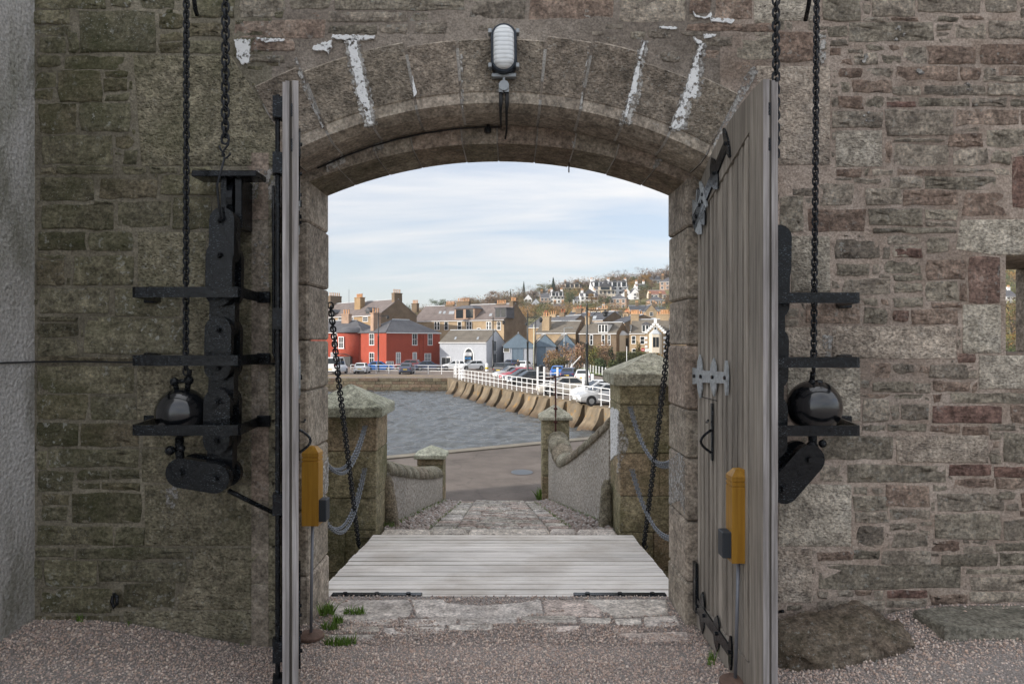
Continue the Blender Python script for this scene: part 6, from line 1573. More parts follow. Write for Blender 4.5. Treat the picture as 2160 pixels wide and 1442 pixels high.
    def dormer(s, u0, u1, zb, zt, mat, proj=.3, wins=2, kind='flat'):
        """box dormer on the front roof slope (ridge along the front)"""
        sl = (s.hr-s.he)/(s.D/2); y0 = (zb-s.he)/sl-proj; y1 = min(s.D/2, (zt-s.he)/sl+.3); d = MB(); d.box((u0, y0, zb-.1), (u1, y1, zt)); o = d.build('dormer', mat, s.root)
        rf = MB()
        if kind == 'flat': rf.box((u0-.15, y0-.2, zt), (u1+.15, y1+.2, zt+.16))
        elif kind == 'hip':
            um = (u0+u1)/2; rf.add([(u0-.2, y0-.25, zt), (u1+.2, y0-.25, zt), (u1+.2, y1+.6, zt), (u0-.2, y1+.6, zt), (u0+(u1-u0)*.25, y0+.9, zt+.75), (u1-(u1-u0)*.25, y0+.9, zt+.75), (u1-(u1-u0)*.25, y1+.8, zt+.75), (u0+(u1-u0)*.25, y1+.8, zt+.75)], [(0, 1, 5, 4), (1, 2, 6, 5), (3, 0, 4, 7), (4, 5, 6, 7)])
        else:
            um = (u0+u1)/2; h = (u1-u0)*.42; rf.add([(u0-.15, y0-.15, zt-.05), (um, y0-.15, zt+h), (u1+.15, y0-.15, zt-.05), (u0-.15, y1+.8, zt-.05), (um, y1+.8, zt+h), (u1+.15, y1+.8, zt-.05)], [(0, 3, 4, 1), (1, 4, 5, 2), (0, 1, 2)])
        rf.build('dormer_roof', RF['slate'], o)
        for k in range(wins):
            a = u0+(u1-u0)*(k+.14)/wins; b = u0+(u1-u0)*(k+.86)/wins; g_ = MB(); g_.box((a, y0-.03, zb+.15), (b, y0-.005, zt-.15)); p = g_.build('pane', GLASS, o)
        return o
def skylight(h, px0, px1, py0, py1):
    """roof light on the front slope, from pixels"""
    u = (h.B-h.A).normalized(); v = Vector((-u.y, u.x)); pts = []
    sl = (h.hr-h.he)/(h.D/2)
    for px, py in ((px0, py1), (px1, py1), (px1+2, py0), (px0+2, py0)):
        best = None; d = Vector(((px-CXP)/FPX, 1.0)); lo, hi = 60.0, 400.0
        for k in range(60):
            t = (lo+hi)/2; q = (d*t-h.A); vv = q.dot(v); zs = EYE-(py-CYP)/FPX*t-h.z0
            if zs > h.he+vv*sl: lo = t
            else: hi = t
        q = d*lo-h.A; vv = q.dot(v); pts.append((q.dot(u), vv, h.he+vv*sl+.17))
    m = MB(); m.add(pts+[(x, y, z+.06) for x, y, z in pts], [(0, 1, 2, 3), (7, 6, 5, 4), (0, 4, 5, 1), (1, 5, 6, 2), (2, 6, 7, 3), (3, 7, 4, 0)]); fixn(m.build('skylight', GLASS2, h.root))
# ------------------------------------------------------------------ the town
def zp(py, Y): return EYE-(py-CYP)/FPX*Y
def pt(px, Y): return (PX(px, Y), Y)
# red house on the corner
red = House('red painted two storey house with hipped slate roof on the quay', pt(815, 112), pt(928, 119.9), 7.6, QZ, zp(701, 112), zp(676, 119), H['red'], RF['slate'], hipr=True)
for q in ((870, 879, 704, 727), (903, 911, 704, 727), (836, 844, 744, 767), (896, 908, 746, 764)): red.win(*q, glass=GLASS if q[2] < 740 else GLASS2, bars=(1, 1))
red.win(871, 878, 744, 772, glass=GLASS2, bars=(0, 0), name='door')
for q in ((780, 789, 704, 727), (780, 789, 744, 766)): red.win(*q, 'L', bars=(1, 1))
red.win(815, 829, 763, 769, glass=GLASS2, bars=(3, 0), name='notice_board')
for a, b, c, d in ((885, 700, 885, 760), (893, 702, 893, 755)):
    u0, z1 = red.face(a, b); u1, z0 = red.face(c, d); m = MB(); m.tube([(u0, -.08, z1), (u0, -.08, z0)], .06, 6); m.tube([(u0, -.08, z0+3.2), (u0-.9, -.08, z0+3.8)], .05, 6); m.build('drain_pipe', H['red'], red.root)
u, t = red.ridge_u(786); red.chim(1.0, 4.6, 1.5, .9, zp(662, 117), 3, H['pink'], zb=red.he+.3)
wg = House('red painted wing with rounded bay beside the corner house', (-40.5, 123.4), (-25.7, 117.55), 7.5, QZ, zp(701, 118)+.0, zp(677, 122), H['red'], RF['slate'], hipr=True)
wg.win(703, 711, 704, 729, bars=(1, 1)); wg.win(699, 712, 744, 756, glass=GLASS2, bars=(0, 0))
cb = Vector((-28.4, 118.7)); lb = wg.root
ca, sa = math.cos(-wg.ang), math.sin(-wg.ang); rel = cb-wg.A; cl = (rel.x*ca-rel.y*sa, rel.x*sa+rel.y*ca)
m = MB(); m.lathe([(2.45, -.5), (2.45, wg.he)], (cl[0], cl[1]+.9, 0), 28); bay = m.build('bay', H['red'], lb, True)
m = MB(); m.lathe([(2.68, wg.he-.05), (2.66, wg.he+.10), (1.6, wg.he+.78), (.9, wg.he+1.0)], (cl[0], cl[1]+.9, 0), 28); m.build('bay_roof', RF['slate'], lb, True)
for aa, z0, z1 in ((-1.75, 3.25, 5.05), (-2.75, 3.25, 5.05)):
    f = MB(); R_ = 2.47; cx_, cy_ = cl[0]+R_*math.cos(aa), cl[1]+.9+R_*math.sin(aa); tx, ty = -math.sin(aa), math.cos(aa); nx_, ny_ = math.cos(aa), math.sin(aa)
    Tf = lambda k, n, z: (cx_+tx*k+nx_*n, cy_+ty*k+ny_*n, z)
    for (p, q, c, d) in ((-.62, -.5, z0, z1), (.5, .62, z0, z1), (-.62, .62, z1, z1+.12), (-.68, .68, z0-.16, z0), (-.03, .03, z0, z1), (-.5, .5, (z0+z1)/2-.03, (z0+z1)/2+.03)): f.prism([(p, c), (q, c), (q, d), (p, d)], -.05, .06, f=lambda x, z, y: Tf(x, y, z))
    fo = fixn(f.build('window', TRIMW, lb)); g_ = MB(); g_.prism([(-.5, z0), (.5, z0), (.5, z1), (-.5, z1)], -.05, .02, f=lambda x, z, y: Tf(x, y, z)); fixn(g_.build('pane', GLASS, fo))
m = MB(); m.box((cl[0]-1.7, cl[1]-1.75, -.2), (cl[0]+1.6, cl[1]-1.2, 1.75)); m.build('garage_opening', plain('painted opening shade', (.02, .02, .022), .6), lb)  # solid box, the opening's inner shade painted as its colour
m = MB(); m.tube([(cl[0]-1.8+3.5*k/8, cl[1]-1.95, 1.9+.35*math.sin(math.pi*k/8)) for k in range(9)], .06, 5); m.tube([(cl[0]-1.8, cl[1]-1.95, 0), (cl[0]-1.8, cl[1]-1.95, 1.9)], .05, 5); m.tube([(cl[0]+1.7, cl[1]-1.95, 0), (cl[0]+1.7, cl[1]-1.95, 1.9)], .05, 5); m.build('iron_arch', M['black_post'], lb)
u, t = wg.ridge_u(735); wg.chim(u, 3.2, 1.5, 1.0, zp(663, 121), 3, H['pink'], zb=wg.he+.4)

# tall tenement behind
ten = House('tall old tenement with big chimney stacks behind the red house', pt(652, 161), pt(800, 141), 9.7, QZ, zp(664, 141), zp(632, 144.4), H['brown'], RF['brown'], side=H['dark'])  # gable shade painted as a darker wall colour
for q in ((692, 700, 669, 677), (714, 721, 670, 677), (766, 776, 669, 677), (740, 746, 670, 677)): ten.win(*q, bars=(0, 1))
ten.chim(ten.L-.55, ten.D/2, 1.0, 2.0, zp(619, 144), 4); 
u, _ = ten.face(737, 660); ten.chim(u, 2.6, 2.3, 1.2, zp(627, 148), 7, H['brown'], zb=ten.he)
u, _ = ten.ridge_u(706); ten.chim(u, ten.D/2, 1.2, 3.0, zp(622, 156), 6)
for px_ in (775, 700):
    u, _ = ten.face(px_, 664); ten.dormer(u-.9, u+.9, ten.he+.25, ten.he+1.0, RF['brown'], wins=1, kind='gable')
u, _ = ten.ridge_u(751); m = MB(); m.tube([(u, 3, ten.he+1), (u, 3, ten.hr+3.0)], .05, 5); m.build('antenna', M['pole_grey'], ten.root)
# brown terrace
tr = House('brown stone terrace with long slate roof and box dormers', (-23.1, 158.6), (-1.72, 146), 10, QZ, zp(674, 146), zp(641, 150.3), H['tan'], RF['brown'], side=H['dark'])  # end gable coloured darker to paint its shade
for q in ((917, 921, 679, 695), (923, 927, 679, 695), (938, 945, 679, 695), (966, 973, 679, 695), (985, 989, 679, 694), (990.5, 994.5, 679, 694), (1007, 1013, 692, 699), (1026.5, 1030.5, 679, 694), (1032, 1036, 679, 694), (1049, 1056, 679, 695)): tr.win(*q, bars=(0, 1))
u0, _ = tr.face(958, 660); u1, _ = tr.face(1000, 660); d_ = tr.dormer(u0, u1, tr.he+.35, tr.he+2.6, H['pink'], wins=2, kind='hip')
u0, _ = tr.face(1042, 660); u1, _ = tr.face(1066, 660); tr.dormer(u0, u1, tr.he+.5, tr.he+2.5, RF['slate'], wins=2)
for q in ((925, 930, 658, 663), (934, 939, 658, 663), (946, 957, 658, 664), (1031, 1037, 663, 668)): skylight(tr, *q)
for px_, w_, n_, py_ in ((876, 1.6, 4, 641), (950, 2.4, 6, 644), (978, 3.4, 7, 637), (1058, 2.4, 6, 642)):
    u, t = tr.ridge_u(px_); tr.chim(u, tr.D/2, w_, .9, zp(py_, t), n_, H['dark'], zb=tr.hr-1.2)
tr.chim(tr.L-.5, tr.D/2, .9, 2.2, zp(636, 150), 4, H['dark'])
# painted workshop and cladded sheds
wk = House('pale grey painted workshop with arched doorway on the quay', (-12.3, 116.2), (-4.24, 113), 8, QZ, zp(722, 113), zp(697, 116.7), H['grey'], RF['weath'], name='workshop', cat='workshop')
wk.win(1041, 1046.5, 719, 740, 'R', plain('grey shutter', (.11, .13, .15), .6), (0, 0), 'shutter'); wk.win(1041, 1046.5, 746, 765, 'R', bpy.data.materials['grey shutter'], (0, 0), 'shutter')
wk.win(932, 950, 754, 772, glass=GLASS, bars=(1, 0), name='doorway')
a, z1 = wk.face(980, 752); b, z0 = wk.face(998, 774); za = wk.face(989, 735)[1]; mid = (a+b)/2
m = MB(); ol = [(a, 0), (b, 0), (b, z1)]+[(mid+(b-a)/2*math.cos(math.pi*k/10), z1+(za-z1)*math.sin(math.pi*k/10)) for k in range(1, 10)]+[(a, z1)]; m.prism([(mid+(x-mid)*1.25, z*1.05) for x, z in ol], 0, .06, f=lambda x, z, y: (x, -y, z)); fo = fixn(m.build('arch_surround', M['white'], wk.root))
m = MB(); m.prism(ol, .02, .08, f=lambda x, z, y: (x, -y, z)); fixn(m.build('arch_door', GLASS, fo))
for q in ((958, 962, 713, 718), (1005, 1009, 713, 718)): skylight(wk, *q)
def shed(label, px0, px1, Y, pk, ev, cl):
    s = House(label, pt(px0, Y), pt(px1, Y), 13, QZ, zp(ev, Y), zp(pk, Y), H['grey'], RF['weath'], ridge='v', name='shed', cat='shed')
    z = s.face(px0, cl)[1]; m = MB(); m.prism([(-.1, z), (s.L+.1, z), (s.L+.1, s.he-.05), (s.L/2, s.hr-.05), (-.1, s.he-.05)], .0, .14, f=lambda x, z_, y: (x, -y, z_)); fixn(m.build('gable_cladding', H['blue'], s.root)); return s
s1 = shed('blue gabled shed with tall double doors beside the workshop', 1063, 1124, 113, 703, 727, 734)
s1.win(1081, 1102, 734, 774, glass=H['blue'], bars=(1, 0), name='shed_door', frame=H['blue']); s1.win(1063, 1074, 734, 742, glass=plain('dull pane', (.14, .13, .10), .4), bars=(0, 0))
s2 = shed('middle blue gabled shed behind the lamp posts', 1128, 1172, 117, 706, 728, 731); s2.win(1134, 1150, 732, 774, glass=H['blue'], bars=(0, 0), name='shed_door', frame=H['blue'])
s3 = shed('farther blue gabled shed above the tan bushes', 1178, 1212, 119, 706, 727, 745)
for s_, px_ in ((s1, 1067), (s2, 1131), (s3, 1172)):
    # white roof lights on the left slopes
    k = s_; m = MB(); x0, x1 = .3, k.L/2-.8; zz_ = lambda x: k.he+(k.hr-k.he)*x/(k.L/2)+.20
    m.add([(x0, 1.0, zz_(x0)), (x1, 1.0, zz_(x1)), (x1, 2.6, zz_(x1)), (x0, 2.6, zz_(x0))], [(0, 1, 2, 3)]); m.build('roof_light', M['white'], k.root)
# stone villas
def uv(B, ux, uy, L): return (B[0]-ux*L, B[1]-uy*L)
B1 = pt(1214, 130); h1 = House('brown stone villa with tall square chimney left of the dormered villa', uv(B1, .93, -.37, 8), B1, 8, QZ, zp(702, 130), zp(678, 134), H['tan'], RF['weath'], side=H['dark'])  # side wall colour carries the gable's shade
h1.chim(1.8, 1.2, 1.5, 1.3, zp(668, 132), 3, H['tan']); h1.win(1221, 1226, 706, 722, 'R', bars=(0, 1)); h1.win(1228, 1232, 706, 722, 'R', bars=(0, 1))
def baywin(h, k0, k1, z0, z1, side, mat):
    T = {'F': lambda k, n, z: (k, -n, z), 'R': lambda k, n, z: (h.L+n, k, z)}[side]; w = k1-k0
    o = [(k0, 0), (k0+w*.22, .9), (k1-w*.22, .9), (k1, 0)]; m = MB(); rs = [[T(k, n, z) for k, n in o] for z in (z0, z1)]; m.rings(rs); b = fixn(m.build('bay', mat, h.root)); m = MB(); c = ((k0+k1)/2, 0)
    m.rings([[T(k+(c[0]-k)*-.06, n*1.1, z1) for k, n in o], [T(c[0]+(k-c[0])*.3, n*.3, z1+.8) for k, n in o]]); fixn(m.build('bay_roof', LEAD, b))
    for (za, zb_) in (((.12, .40), (.58, .90)) if z1-z0 > 4 else ((.35, .85),)):
        for ka, kb in ((.27, .48), (.52, .73)):
            m = MB(); m.prism([(k0+w*ka, z0+(z1-z0)*za), (k0+w*kb, z0+(z1-z0)*za), (k0+w*kb, z0+(z1-z0)*zb_), (k0+w*ka, z0+(z1-z0)*zb_)], .9, .93, f=lambda k, z, n: T(k, n, z)); fixn(m.build('pane', GLASS, b))
    return b
baywin(h1, 2.2, 5.6, .2, h1.he-.3, 'R', M['white'])
B2 = pt(1300, 126); h2 = House('dark brown villa with white box dormer', uv(B2, .9, -.44, 7.2), B2, 8, QZ, zp(703, 126), zp(681, 130), H['dark'], RF['weath'], side=H['dark'])
for q in ((1245, 1250, 707, 727), (1270, 1275, 707, 727), (1283, 1287, 707, 727)): h2.win(*q, bars=(0, 1))
u0, _ = h2.face(1262, 690); u1, _ = h2.face(1282, 690); h2.dormer(u0, u1, h2.he+.15, h2.he+1.75, M['white'], wins=3); baywin(h2, 2.0, 5.8, .2, h2.he-.3, 'R', H['cream'])
h2.chim(.4, 4, .9, 1.6, zp(668, 131), 4, H['tan'])
h3 = House('pale fronted stone villa with white dormers behind the hedge', pt(1328, 125), pt(1450, 122), 8, QZ, zp(703, 124), zp(675, 128), H['tan'], RF['weath'])
for q in ((1333, 1340, 709, 724), (1351, 1359, 710, 725), (1405, 1410, 709, 724), (1334, 1341, 736, 748)): h3.win(*q, bars=(0, 1))
for p0, p1 in ((1316, 1330), (1354, 1369), (1412, 1426)):
    u0, _ = h3.face(p0, 690); u1, _ = h3.face(p1, 690); h3.dormer(max(.05, u0), u1, h3.he+.2, h3.he+1.6, M['white'], wins=2, kind='gable')
for px_ in (1330, 1402):
    u, t = h3.ridge_u(px_); h3.chim(max(.5, u), 4, 1.5, .9, zp(664, t), 5, H['tan'], zb=h3.hr-1)
h3b = House('cream gabled front bay of the pale villa', pt(1363, 122.2), pt(1402, 121.8), 6, QZ, zp(702, 122), zp(682, 122), H['tan'], RF['weath'], ridge='v')
baywin(h3b, .5, h3b.L-.5, .1, h3b.he-.2, 'F', H['cream']); h3b.win(1380, 1385, 690, 697, bars=(0, 0))
for x in (0, h3b.L):
    m = MB()
    for k in range(7): m.box((x-.22, -.06, .1+k*.78), (x+.22, .12, .5+k*.78))
    m.build('quoins', M['white'], h3b.root)
m = MB()
for sx in (0, 1):
    for k in range(5):
        t = k/5; x = (h3b.L/2*t) if not sx else h3b.L-h3b.L/2*t; m.box((x-.25, -.1, h3b.he+(h3b.hr-h3b.he)*t-.1), (x+.25, .25, h3b.he+(h3b.hr-h3b.he)*t+.35))
m.box((h3b.L/2-.25, -.1, h3b.hr-.1), (h3b.L/2+.25, .25, h3b.hr+.9)); m.build('stepped_coping', M['white'], h3b.root)
# rows of roofs behind the villas
def row(label, px0, Y0, px1, Y1, ev, rg, wall, roof, chs, D=9, side=None):
    h = House(label, pt(px0, Y0), pt(px1, Y1), D, QZ, zp(ev, (Y0+Y1)/2), zp(rg, (Y0+Y1)/2+D/2), wall, roof, side=side or H['dark'])  # default side colour has gable shade painted in
    for px_, w_, n_, py_ in chs:
        u, t = h.ridge_u(px_); h.chim(min(h.L-.4, max(.4, u)), D/2, w_, .9, zp(py_, t), n_, H['dark'] if w_ < 2 else H['tan'], POT2 if n_ == 2 else POT, zb=h.hr-1.5)
    return h
b1 = row('dark slate roofed house behind the brown villa', 1195, 168, 1272, 160, 676, 660, H['brown'], RF['dark'], ((1201, 1.8, 2, 653), (1224, 3.2, 7, 664), (1276, 2.0, 3, 652)))
for q in ((1240, 1247, 667, 673), (1250, 1257, 668, 674)): skylight(b1, *q)
row('stone house with tall end stack behind the white dormer', 1284, 158, 1318, 150, 682, 667, H['brown'], RF['dark'], ((1306, 1.8, 2, 661), (1290, 2.6, 6, 666)))
row('slate roofed house with a row of clay pots behind the pale villa', 1325, 172, 1420, 166, 688, 672, H['tan'], RF['slate'], ((1322, 3.4, 7, 664), (1354, 1.8, 3, 668), (1400, 3.6, 8, 665)))
row('low roofed stone house behind the blue sheds', 1112, 172, 1196, 160, 690, 668, H['brown'], RF['slate'], ((1152, 1.4, 2, 662), (1168, 2.4, 3, 664), (1188, 1.8, 2, 660)))
row('long slate terrace lined with clay pots under the hill', 1195, 205, 1345, 196, 668, 657, H['brown'], RF['dark'], ((1222, 4.2, 9, 654), (1256, 4.4, 8, 656), (1298, 2.6, 6, 660), (1325, 4.4, 8, 661)), 8)
# hillside houses
def hillhouse(label, px0, px1, base, ev, rg, wall, roof, ridge='u', hip=False, skew=0.0, cols=3, rows_=2, D=8, chs=((.15, 3), (.85, 3)), gables=0, cat='house'):
    Y = hit((px0+px1)/2, base); dy = skew*(PX(px1, Y)-PX(px0, Y)); A, B = pt(px0, Y+dy/2), pt(px1, Y-dy/2); z0 = min(hz_(*A), hz_(*B), zp(base, Y))-.3
    h = House(label, A, B, D, z0, zp(ev, Y), zp(rg, Y+D/2), wall, roof, ridge, hipr=hip, cat=cat)
    zb = zp(base, Y)-z0; hh = h.he-zb
    for r_ in range(rows_):
        for c in range(cols):
            x = h.L*(c+.5)/cols; w = min(.55, h.L/cols*.28); a = zb+hh*(r_+.25)/rows_; h.rawwin(x-w, x+w, a, a+hh/rows_*.55, bars=(0, 1))
    for f, n in chs: h.chim(h.L*f, D/2, 1.1, .8, h.z0+h.hr+1.1, n, wall if wall is H['white'] else H['dark'], zb=h.he)
    for g_ in range(gables):
        x = h.L*(g_+.5)/gables; w = h.L/gables*.30
        if ridge == 'u': h.dormer(x-w, x+w, h.he-.3, h.he+(h.hr-h.he)*.75, wall, proj=.5, wins=1, kind='gable')
    return h
hillhouse('big white gabled hotel crowning the hillside', 1248, 1325, 630, 604, 594, H['white'], RF['slate'], cols=7, rows_=3, D=11, chs=((.03, 3), (.97, 3), (.5, 3)), gables=4, cat='hotel')
hillhouse('white upper gable house rising behind the hotel', 1283, 1310, 600, 592, 586, H['white'], RF['slate'], cols=3, rows_=1, D=9, chs=((.5, 3),), gables=2)
hillhouse('stone fronted wing below the white hotel', 1254, 1298, 634, 611, 604, H['cream'], RF['slate'], cols=5, rows_=2, D=7, chs=(), gables=1)
hillhouse('white twin gabled house right of the hotel', 1314, 1331, 632, 618, 609, H['white'], RF['dark'], 'v', cols=1, rows_=2, D=9, chs=())
hillhouse('white gabled house forming the pair with its twin', 1331, 1348, 632, 618, 609, H['white'], RF['dark'], 'v', cols=1, rows_=2, D=9, chs=((.9, 2),))
hillhouse('square stone house with hipped roof below the twin gables', 1285, 1321, 651, 630, 621, H['pink'], RF['slate'], hip=True, cols=3, rows_=2, skew=.3, chs=((.9, 3),))
hillhouse('pale house with two gables and chimneys left of the hotel', 1188, 1226, 616, 606, 598, H['cream'], RF['slate'], cols=4, rows_=1, gables=2)
hillhouse('white house showing between the trees left of the hotel', 1224, 1262, 642, 625, 618, H['white'], RF['slate'], cols=4, rows_=2, gables=1)
hillhouse('white bay fronted terrace above the brown terrace gable', 1160, 1190, 640, 624, 616, H['white'], RF['slate'], cols=4, rows_=2, gables=2)
hillhouse('brown stone house beside the bay fronted terrace', 1140, 1163, 644, 628, 619, H['pink'], RF['slate'], cols=3, rows_=2)
hillhouse('small white gabled house at the left end of the hillside', 1106, 1122, 646, 630, 622, H['white'], RF['slate'], 'v', cols=2, rows_=2, chs=())
hillhouse('pink stone house with a white porch at the hilltop edge', 1391, 1425, 611, 594, 586, H['pink'], RF['slate'], hip=True, cols=3, rows_=2, skew=.3)
hillhouse('cream house with red tiled roof on the hillside', 1371, 1406, 631, 621, 613, H['cream'], RF['red'], cols=4, rows_=1, chs=())
hillhouse('red sandstone villa below the red tiled house', 1370, 1402, 650, 633, 625, H['pink'], RF['slate'], hip=True, cols=3, rows_=2)
hillhouse('long stone house with bright gable above the pale villa', 1330, 1366, 680, 657, 645, H['tan'], RF['dark'], cols=3, rows_=2, D=9, chs=((.5, 3),))
hillhouse('stone gable end with white trim above the pale villa', 1362, 1386, 682, 656, 644, H['tan'], RF['dark'], 'v', cols=1, rows_=2, D=9, chs=((.9, 2),))
hillhouse('grey cottage half hidden in the hillside trees', 1210, 1232, 643, 633, 626, H['grey'], RF['slate'], cols=3, rows_=1)
hillhouse('low cottage roof near the wooded crest', 1372, 1394, 598, 591, 583, H['dark'], RF['slate'], cols=2, rows_=1, chs=())
hillhouse('small white cottage left of the hipped stone house', 1262, 1280, 662, 654, 648, H['white'], RF['slate'], cols=2, rows_=1, chs=((.8, 2),))
hillhouse('cream cottage below the bay fronted terrace', 1168, 1192, 658, 649, 642, H['cream'], RF['slate'], cols=3, rows_=1)
hillhouse('white cottage above the twin gabled houses', 1342, 1364, 612, 605, 599, H['white'], RF['slate'], cols=3, rows_=1)
hillhouse('pink stone cottage below the red sandstone villa', 1384, 1408, 664, 654, 647, H['pink'], RF['slate'], cols=3, rows_=1)
hillhouse('grey gabled house right of the small white gabled house', 1122, 1139, 652, 639, 631, H['grey'], RF['dark'], 'v', cols=2, rows_=2, chs=())
# seen through the small window
wh = House('white steep roofed house seen through the small wall window', pt(2060, 150), pt(2117, 150), 9, QZ, zp(660, 150), zp(560, 155), H['white'], RF['slate'], ridge='v'); wh.win(2095, 2103, 675, 700)
hillhouse('pale hillside house seen through the small wall window', 2122, 2146, 640, 625, 612, H['white'], RF['slate'], cols=2, rows_=2)
for k, (kd, px_, Y_, w_, h_, lab) in enumerate((('olive', 2126, 92, 6, 6.0, 'yellow green tree close outside the small wall window'), ('orange', 2140, 105, 7, 6.5, 'orange tree outside the small wall window'), ('green', 2116, 80, 5, 4.2, 'green bush at the foot of the small wall window view'), ('mixed', 2135, 150, 9, 14, 'tall brown tree behind the small wall window'))):
    tree(kd, 'broadleaf_tree', lab, px_, Y_, QZ, w_, h_, seed=k)

# ------------------------------------------------------------------ hillside trees
TL = [('green', 857, 637, 668, 20, 'small dark green tree beside the tenement gable'), ('brown', 897, 641, 668, 34, 'brown tree behind the left end of the brown terrace'), ('green', 925, 627, 662, 34, 'round dark green tree above the brown terrace roof'),
 ('brown', 993, 624, 660, 46, 'reddish brown tree behind the terrace chimneys'), ('mixed', 1007, 630, 660, 26, 'olive tree beside the reddish terrace tree'), ('twig', 1030, 628, 660, 36, 'pale bare tree left of the domed brown tree'), ('brown', 1049, 608, 655, 48, 'big domed brown tree above the terrace gable'),
 ('conifer', 1077, 611, 634, 10, 'tiny dark conifer left of the tall conifer'), ('conifer', 1105, 595, 634, 15, 'tall narrow dark conifer on the skyline'), ('mixed', 1088, 622, 652, 34, 'olive brown tree below the tiny conifer'), ('twig', 1093, 602, 640, 28, 'bare reddish tree between the two conifers'),
 ('twig', 1126, 598, 634, 34, 'bare brown tree right of the tall conifer'), ('olive', 1150, 596, 630, 34, 'yellowish tree left of the bushy conifer'), ('conifer', 1167, 587, 630, 22, 'bushy dark conifer on the skyline left of the pale gabled house'), ('brown', 1182, 598, 622, 26, 'brown tree beside the bushy conifer'),
 ('green', 1202, 612, 650, 26, 'tall blue green tree in front of the bay fronted terrace'), ('brown', 1216, 588, 612, 28, 'brown skyline tree above the pale gabled house'), ('twig', 1241, 586, 612, 28, 'bare skyline tree left of the hotel'), ('orange', 1249, 618, 645, 18, 'bright orange tree below the hotel corner'),
 ('mixed', 1262, 590, 610, 24, 'brown tree behind the hotel roof'), ('twig', 1289, 570, 600, 34, 'bare tree rising behind the hotel'), ('twig', 1309, 567, 600, 34, 'taller bare tree rising behind the hotel'), ('mixed', 1321, 576, 604, 22, 'olive brown tree right of the bare hotel trees'),
 ('green', 1337, 580, 602, 14, 'dark green tree on the skyline right of the hotel'), ('twig', 1355, 560, 600, 32, 'spreading bare tree on the hilltop'), ('orange', 1360, 575, 606, 28, 'orange tree on the hilltop beside the pink house'), ('twig', 1380, 562, 598, 30, 'brown bare tree behind the orange hilltop tree'), ('twig', 1405, 556, 592, 32, 'bare tree at the right end of the skyline'),
 ('brown', 1374, 592, 612, 20, 'dark russet tree above the red tiled house'), ('green', 1356, 598, 620, 22, 'dark evergreen above the twin gabled house'), ('green', 1276, 623, 652, 24, 'green tree left of the hipped stone house'), ('mixed', 1351, 614, 640, 18, 'russet tree right of the twin gabled house'),
 ('olive', 1358, 634, 654, 26, 'yellow green tree right of the hipped stone house'), ('mixed', 1312, 640, 668, 36, 'bare olive tree in front of the hipped stone house'), ('brown', 1406, 618, 650, 22, 'brown tree against the gate jamb'), ('olive', 1150, 636, 656, 30, 'yellow green bush below the brown stone house'), ('orange', 1128, 640, 664, 24, 'orange bush right of the terrace gable'), ('mixed', 1230, 606, 622, 26, 'dark olive tree left of the hotel wing')]
for k, (kd, px_, top, base, wpx, lab) in enumerate(TL):
    Y_ = hit(px_, base) if base < 668 else 185.0; zb = hz_(PX(px_, Y_), Y_)
    tree(kd, 'conifer' if kd == 'conifer' else 'broadleaf_tree', lab, px_, Y_, zb-.5, wpx*(1.0 if kd == 'conifer' else 1.2)/FPX*Y_, zp(top, Y_)-zb+.5, seed=k)
# the wooded remainder of the hill reads as one mass
gw = np.random.default_rng(77); cen, rad, cls = [], [], []
HP = [(1248, 1325, 590, 634), (1285, 1348, 605, 652), (1188, 1226, 596, 617), (1105, 1190, 615, 647), (1370, 1412, 585, 652), (1326, 1390, 640, 690), (1224, 1262, 616, 643)]
Vs, Cs = [], []
def clump(px_, py_, sz, colset):
    Y_ = hit(px_, py_); x = PX(px_, Y_); z = hz_(x, Y_)
    V, F_, C = leaf_cloud([(x, Y_, z+sz*.55), (x+sz*.4, Y_, z+sz*.4), (x-sz*.4, Y_, z+sz*.45)], [(sz*.7, sz*.6, sz*.65)]*3, 110, sz*.062, colset, int(px_*7+py_), shell=.15); Vs.append(V); Cs.append(C)
for k in range(560):
    px_ = gw.uniform(860, 1440); top = np.interp(px_, [p for p, _ in SKY_PTS], [q for _, q in SKY_PTS]); py_ = gw.uniform(top+1, 672)
    if any(a < px_ < b and c < py_ < d for a, b, c, d in HP) and gw.random() < .93: continue
    clump(px_, py_, gw.uniform(2.0, 4.2), (BROWN, ORANGE, OLIVE, OLIVE, GREEN, TWIG, BROWN)[gw.integers(0, 7)])
for k in range(150): 
    px_ = gw.uniform(870, 1430); top = np.interp(px_, [p for p, _ in SKY_PTS], [q for _, q in SKY_PTS]); clump(px_, top+1.5, gw.uniform(3.0, 6), (BROWN, TWIG, OLIVE, TWIG)[gw.integers(0, 4)])
for k in range(90):
    px_ = gw.uniform(2085, 2170); clump(px_, gw.uniform(552, 690), gw.uniform(2.5, 4.5), (ORANGE, OLIVE, OLIVE, GREEN, BROWN)[gw.integers(0, 5)])
V = np.concatenate(Vs); C = np.concatenate(Cs); tag(raw_mesh('woodland', V, np.arange(len(V)).reshape(-1, 4), C, M['leaf'], None, 'stuff'), kind='stuff')

